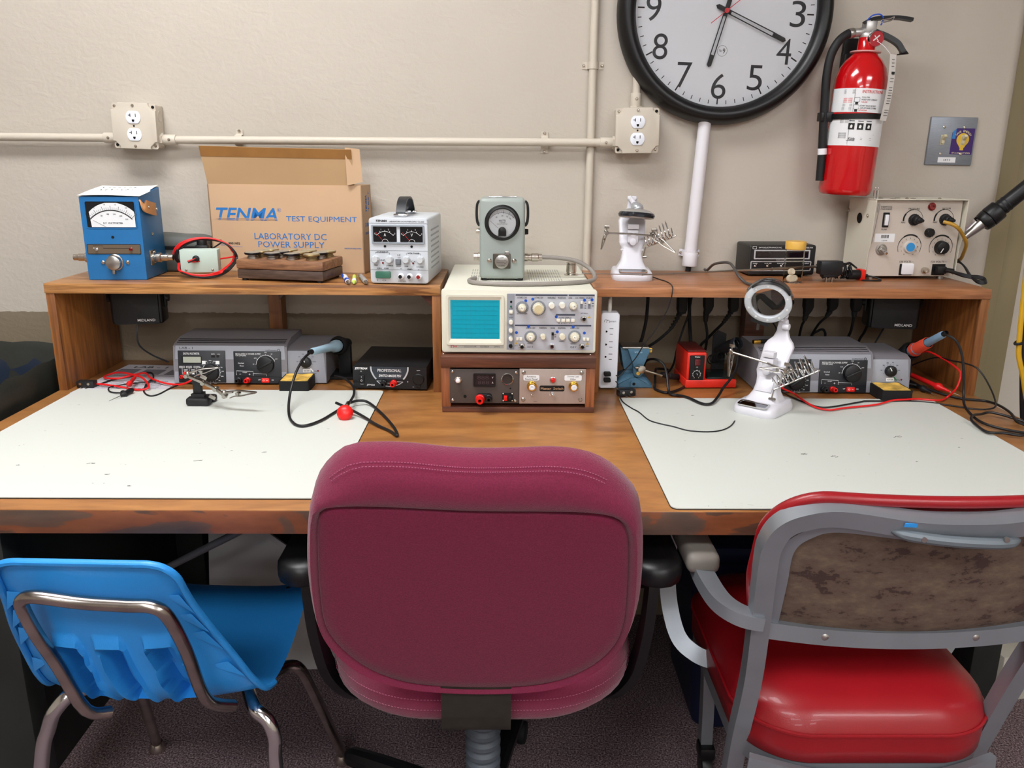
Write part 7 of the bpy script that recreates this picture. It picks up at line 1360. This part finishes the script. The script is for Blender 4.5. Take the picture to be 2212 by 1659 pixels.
mb.tube(q, .0016, 6, 2); mb.build('holder_coil', M_blackm, t)
MB().tube(loc_pts([(.560, -.214, .847), (0.558, -0.230, 0.843), (0.547, -0.262, 0.820), (0.540, -0.280, 0.806), (0.525, -0.30, 0.790), (0.503, -0.32, 0.772), (0.487, -0.345, 0.761), (0.462, -0.392, 0.758), (0.446, -0.402, 0.757), (0.433, -0.390, 0.757), (0.416, -0.349, 0.757), (0.4, -0.326, 0.755), (0.386, -0.318, 0.755), (0.383, -0.30, 0.760), (0.382, -0.275, 0.790), (0.376, -0.265, 0.810), (0.364, -0.25, 0.818), (0.356, -0.20, 0.808), (0.350, -0.165, 0.79), (.352, -.14, .757)], (.4915, -.252, DZ+.002)), .0030, 9, 6).build('cord', M_cord, t).rotation_euler = (0, 0, -R(2))

# double banana plugs
M_bp = mat('charcoal_plug', '#1c1d20', .4)
def banana(label, loc, rz):
    t = thing('banana_plug', label, 'plug', loc, rz, 'black double banana plugs'); mb = MB(); mb.box((0, 0, .0085), (.040, .020, .0155), .002); mb.build('body', M_bp, t)
    for x in (-.0095, .0095):
        MB(T(x-.001, -.010, .0105) @ RX(90)).lathe([(.0032, 0), (.0032, .001), (.0022, .0012), (0, .0006)], seg=16).build('wire_screw', M_nickel, t)
    for x in (-.0095, .0095): MB().cyl((x*.6, -.006, .0018), (x*.6+.0, -.018, .0022), .0020, seg=12).build('pin', M_nickel, t)
banana('black double banana plug on the red test lead near the shelf end board', (-.955, -.268, DZ+.0005), -3); banana('black double banana plug below the white power strip on the mat corner', (.283, -.316, DZ+.0005), 16)
# test leads
def lead(name, label, pts, m, r=.0019, tip=None, group=None, cat='test lead'):
    t = thing(name, label, cat, pts[0], 0, group); O = Vector(pts[0]); MB().tube(loc_pts(pts, pts[0]), r, 8, 6).build('wire', m, t)
    if tip:
        a, b, c, mm, r1 = tip; a, b, c = (Vector(v)-O for v in (a, b, c)); L_ = (b-a).length
        mb = MB(aim(a, b)); mb.lathe([(0, 0), (r1*.6, 0), (r1, L_*.15), (r1, L_*.7), (r1*1.6, L_*.74), (r1*1.6, L_*.80), (r1*.9, L_*.84), (r1*.5, L_), (0, L_)], seg=16); mb.build('probe_handle', mm, t, 50); MB().cyl(b, c, .0011, .0004, seg=8).build('probe_tip', M_steel, t)
    return t
zz = lambda pts, d: [(x, y, z+d) for x, y, z in pts]
lead('test_lead', 'tangled red test lead lying over the printed booklet', [(-0.937, -0.262, 0.757), (-0.902, -0.271, 0.7565), (-0.863, -0.289, 0.7565), (-0.826, -0.307, 0.7565), (-0.804, -0.306, 0.758), (-0.804, -0.291, 0.762), (-0.842, -0.233, 0.764), (-0.877, -0.209, 0.766), (-0.919, -0.184, 0.764), (-0.944, -0.18, 0.758), (-0.948, -0.198, 0.757), (-0.938, -0.211, 0.757), (-0.904, -0.22, 0.759), (-0.88, -0.202, 0.762), (-0.858, -0.181, 0.762), (-0.836, -0.21, 0.760), (-0.81, -0.234, 0.758), (-0.776, -0.257, 0.757), (-0.741, -0.268, 0.758), (-0.716, -0.272, 0.768), (-.707, -.262, .777)], M_redcord, .0024, ((-.857, -.235, .768), (-.842, -.312, .766), (-.840, -.322, .764), M_redcord, .0042), 'test leads on the bench')
lead('test_lead', 'black test lead looped under the red one beside the booklet', [(-0.937, -0.258, 0.7535), (-0.92, -0.21, 0.7535), (-0.891, -0.18, 0.7545), (-0.878, -0.15, 0.755), (-0.855, -0.153, 0.755), (-0.832, -0.199, 0.7545), (-0.828, -0.239, 0.7545), (-0.808, -0.31, 0.7545), (-0.779, -0.349, 0.7545), (-0.764, -0.338, 0.7545), (-0.757, -0.29, 0.7545), (-0.742, -0.262, 0.757), (-.70, -.255, .765)], M_cord, .0019, None, 'test leads on the bench')
lead('test_probe', 'black needle-tipped probe with a thin lead on the left work mat', [(-0.805, -0.232, 0.757), (-0.823, -0.243, 0.757), (-0.858, -0.255, 0.7565), (-0.89, -0.278, 0.756), (-0.893, -0.297, 0.756), (-0.875, -0.324, 0.7555), (-0.845, -0.335, .757), (-0.832, -0.330, 0.759)], M_cord, .0017, ((-.826, -.322, .761), (-.837, -.358, .7575), (-.849, -.390, .7545), M_rubber, .0058), 'test leads on the bench', 'probe')
lead('test_lead', 'red test lead curving from the second grey station round to its probe', [(0.640, -0.296, 0.768), (0.646, -0.305, 0.765), (0.66, -0.333, 0.762), (0.665, -0.377, 0.760), (0.677, -0.42, 0.757), (0.701, -0.437, 0.7565), (0.741, -0.422, 0.7565), (0.811, -0.4, 0.7565), (0.84, -0.384, 0.7565), (0.87, -0.366, 0.7575), (0.899, -0.360, 0.7575), (0.936, -0.352, 0.7565), (0.978, -0.356, 0.755), (1.009, -0.331, 0.7545), (1.018, -0.345, 0.778), (1.027, -0.34, 0.8), (1.029, -0.33, 0.816), (1.02, -0.31, 0.827), (1.012, -0.28, 0.834), (1.000, -0.22, 0.835), (.985, -.17, .790)], M_redcord, .0022, ((.980, -.172, .775), (1.033, -.298, .7585), (1.047, -.316, .755), M_redcord, .0055), 'test leads on the bench')
lead('test_lead', 'black test lead crossing the right work mat and looping past the shelf end', [(0.641, -0.30, 0.7575), (0.649, -0.333, 0.757), (0.666, -0.374, 0.7555), (0.685, -0.41, 0.7555), (0.714, -0.412, 0.7555), (0.796, -0.372, 0.7555), (0.812, -0.366, 0.7555), (0.901, -0.360, 0.7535), (0.949, -0.368, 0.7535), (0.993, -0.39, 0.7525), (1.025, -0.412, 0.7525), (1.054, -0.415, 0.753), (1.073, -0.41, 0.757), (1.073, -0.405, 0.771), (1.063, -0.4, 0.794), (1.049, -0.39, 0.82), (1.04, -0.37, 0.835), (1.03, -0.34, 0.837), (1.019, -0.31, 0.835), (1.007, -0.26, 0.830), (0.985, -0.19, 0.79), (.972, -.175, .765)], M_cord, .0018, ((.972, -.18, .763), (.988, -.300, .7565), (.994, -.322, .754), M_rubber, .0050), 'test leads on the bench')
# printed booklet
o = MB(T(-.862, -.195, DZ) @ RZ(-4)); o.prism(rrect(.20, .265, .001, 2), .0012); b_ = o.build('booklet', mat('booklet_paper', '#bdbac0', .8)); tag(b_, 'grey printed manual lying under the tangled test leads', 'booklet')
mb = MB(T(-.862, -.195, DZ+.0012) @ RZ(-4)); textfit(mb, 'LAB - 1', -.03, .110, .085, .016, .0001, bold=.02); 
for k in range(6): textfit(mb, 'USER MANUAL  '+'lorem'[:0]+'CONTROLS AND SETTINGS', .0, -.02-.012*k, .15, .004, .0001)
mb.build('booklet_print', mat('grey_print_dark', '#4a4a50', .7), b_)
mb = MB(T(-.862, -.195, DZ+.0012) @ RZ(-4)); 
for x in (-.07, -.005, .06): mb.prism(rrect(.052, .048, .001, 2, x, .065), .0002)
mb.prism(rrect(.17, .004, .001, 2, 0, .03), .0002); mb.build('booklet_pictures', mat('photo_grey', '#77757c', .7), b_)

# small clamp stand (third hand)
t = thing('clamp_stand', 'small third-hand clamp stand with two alligator clips on the left work mat', 'clamp stand', (-.647, -.405, DZ+.003))
M_ci = mat('black_cast_iron', '#17181b', .55, bump=.2, bscale=400); mb = MB(); mb.box((0, -.006, .009), (.050, .026, .018), .006, seg=3); mb.box((.010, .020, .008), (.036, .022, .015), .005); mb.prism([(-.014, -.012), (.014, -.012), (.010, .010), (-.010, .010)], .012, z0=.014); mb.box((-.002, -.001, .038), (.018, .014, .05), .003); mb.build('base', M_ci, t)
O = Vector((-.647, -.405, DZ+.003)); j = [Vector(p)-O for p in ((-.660, -.43, .823), (-.626, -.432, .808), (-.600, -.436, .796), (-.577, -.45, .785), (-.560, -.452, .795))]
mb = MB()
for a, b in zip(j[:-2], j[1:-1]): mb.box((0, 0, (b-a).length/2), (.008, .005, (b-a).length), .001, aim(a, b))
mb.build('arm', M_tin, t)
for i, a in enumerate(j[:4]):
    mb = MB(); mb.ball(a, .0055, seg=14); mb.cyl(a-Vector((0, .009, 0)), a+Vector((0, .009, 0)), .0042, seg=14); mb.build('ball_joint', M_tin, t)
for a in (j[1]+Vector((.004, -.008, .014)), j[2]+Vector((-.006, -.008, -.016))): mb = MB(); mb.cyl(a, a+Vector((0, .012, 0)), .0018, seg=8); mb.box(a, (.014, .002, .008), .001, T(*a) @ RY(30) @ T(*-a)); mb.build('wing_nut', M_tin, t)
clip(t, j[3]+Vector((.016, -.004, .006)), (1, -.25, .12), s=1.35); clip(t, j[0]+Vector((.018, .0, .006)), (1, .15, .22), s=1.15)
MB().cyl(j[0]+Vector((-.006, 0, .004)), j[0]+Vector((.006, 0, .006)), .004, seg=12).build('red_cap', M_red, t); MB().cyl(Vector((-.002, -.002, .058)), j[1], .0045, seg=12).build('neck', M_tin, t)
# ------------------------------------------------------------------ on the floor and at the edges
M_bin = mat('dark_navy_plastic', '#1c2738', .4, bump=.04, bscale=200)
t = thing('trash_bin', 'large dark navy trash bin with a black liner left of the workbench', 'bin', (-1.33, -.33, 0))
bo = polar(rrect(.56, .56, .08, 8), 64, (0, 0)); mb = MB(); loft(mb, [[(x*k, y*k, z) for x, y in bo] for k, z in ((.80, 0), (.98, .765), (1.03, .77), (1.03, .785), (1.0, .80), (.97, .785), (.94, .74), (.78, .02))]); mb.build('bin_body', M_bin, t, 50)
mb = MB(); rn = random.Random(9); nz = [rn.uniform(-1, 1) for _ in range(64)]
def lr(k, z, a): return [(x*(k+a*nz[i]*.012), y*(k+a*nz[(i*5) % 64]*.012), z+a*.010*nz[(i*3) % 64]) for i, (x, y) in enumerate(bo)]
b = bmesh.new(); RR = [lr(1.04, .69, .8), lr(1.045, .74, .6), lr(1.04, .79, .5), lr(1.01, .806, .4), lr(.96, .79, .5), lr(.93, .70, 1.5), lr(.86, .45, 2)]; V = [[b.verts.new(p) for p in r_] for r_ in RR]
for A_, B_ in zip(V, V[1:]):
    for i in range(64): b.faces.new((A_[i], A_[(i+1) % 64], B_[(i+1) % 64], B_[i]))
mb._add(b); mb.build('liner', mat('black_bin_bag', '#2a2c28', .35, bump=.6, bscale=40), t, 80)
t = thing('storage_tub', 'dark blue plastic tub on the carpet under the bench by the red chair', 'tub', (.600, -.345, 0))
M_tub = mat('navy_tub', '#16203f', .45); bo2 = polar(rrect(.36, .34, .04, 6), 56, (0, 0)); mb = MB(); loft(mb, [[(x*k, y*k, z) for x, y in bo2] for k, z in ((.82, 0), (.84, .01), (1, .455), (1.06, .46), (1.06, .475), (1.0, .477), (.96, .46), (.80, .02))]); mb.build('tub_body', M_tub, t, 50)
MB().ring([(x*1.065, y*1.065) for x, y in bo2], [(x*1.0, y*1.0) for x, y in bo2], .012, z0=.425).build('rim_band', M_tub, t)
t = thing('white_panel', 'white plastic panel leaning in the dark under the bench behind the blue chair', 'panel', (-.64, -.26, 0)); 
mb = MB(RX(-12)); mb.prism([(-.10, .0), (.42, .0), (.42, .10), (.150, .285), (-.03, .415), (-.10, .42)], .006, RX(90), bev=.001); mb.prism([(.410, .09), (.42, .10), (.150, .285), (-.03, .415), (-.035, .403), (.142, .275)], .010, RX(90)); mb.build('board', mat('greyish_white_plastic', '#a9a7a6', .5), t)
t = thing('paper_bag', 'off-white paper bag on the carpet past the right end of the bench', 'paper bag', (1.25, -.29, 0), 12); mb = MB(); mb.box((0, 0, .06), (.13, .20, .12), .004, None, 2, (.85, .9)); mb.build('bag', mat('off_white_paper', '#b9b5a8', .8, bump=.4, bscale=20), t)
mb = MB(front(-.098, 0, .03)); mb.arc((-.03, .03), .03, 20, 110, .002); mb.arc((-.02, .0), .03, 20, 90, .002); mb.build('scribble', M_inkb, t)
t = thing('yellow_cable', 'yellow cable hanging down the frame edge past the reddish shelf', 'cable', (1.135, -.43, 2.70)); O = (1.135, -.43, 2.70)
MB().tube(loc_pts([(1.02, -.43, 2.746), (1.03, -.43, 2.2), (1.06, -.43, 1.5), (1.072, -.43, 1.149), (1.076, -0.43, 1.058), (1.079, -0.43, 1.012), (1.084, -0.43, 0.941), (1.088, -0.43, 0.9), (1.093, -0.43, 0.871), (1.108, -0.43, 0.832), (1.124, -0.43, 0.783), (1.155, -0.43, 0.70), (1.25, -.44, .35), (1.38, -.46, .008), (1.50, -.46, .008)], O), .0052, 10, 5).build('jacket', mat('yellow_jacket', '#c79a1e', .4), t)
MB().tube(loc_pts([(1.096, -.43, .907), (1.088, -.438, .904), (1.079, -.43, .901), (1.088, -.422, .905)], O), .0028, 8, 5, closed=True).build('cable_tie', M_black, t)
cable_thing('black_drop_cable', 'thick black cable hanging beside the yellow cable past the bench end', [(1.05, -.41, 2.746), (1.06, -.41, 2.0), (1.075, -.41, 1.40), (1.090, -0.41, 1.125), (1.102, -0.41, 0.987), (1.112, -0.41, 0.898), (1.118, -0.41, 0.847), (1.127, -0.41, 0.792), (1.138, -0.41, 0.735), (1.16, -0.405, 0.65), (1.26, -.40, .30), (1.40, -.40, .008), (1.52, -.40, .008)], .0062, mat('faded_black_cable', '#1c1a1c', .5), 'cable')
t = thing('cable_connector', 'small gold-coloured connector on a black wire behind the raised magnifier stand', 'connector', (.600, -.222, .8525), 12)
mb = MB(); mb.box((0, 0, .004), (.018, .010, .0085), .001); mb.build('gold_shell', M_brass, t)
MB().cyl((.008, 0, .0045), (.028, .001, .0055), .0052, .0035, seg=14).build('plug', M_blackm, t); MB().tube([(.028, .001, .0055), (.04, .004, .006), (.052, .010, .014), (.060, .02, .03), (.066, .06, .05), (.07, .10, .115)], .0018, 8, 5).build('wire', M_blackm, t)
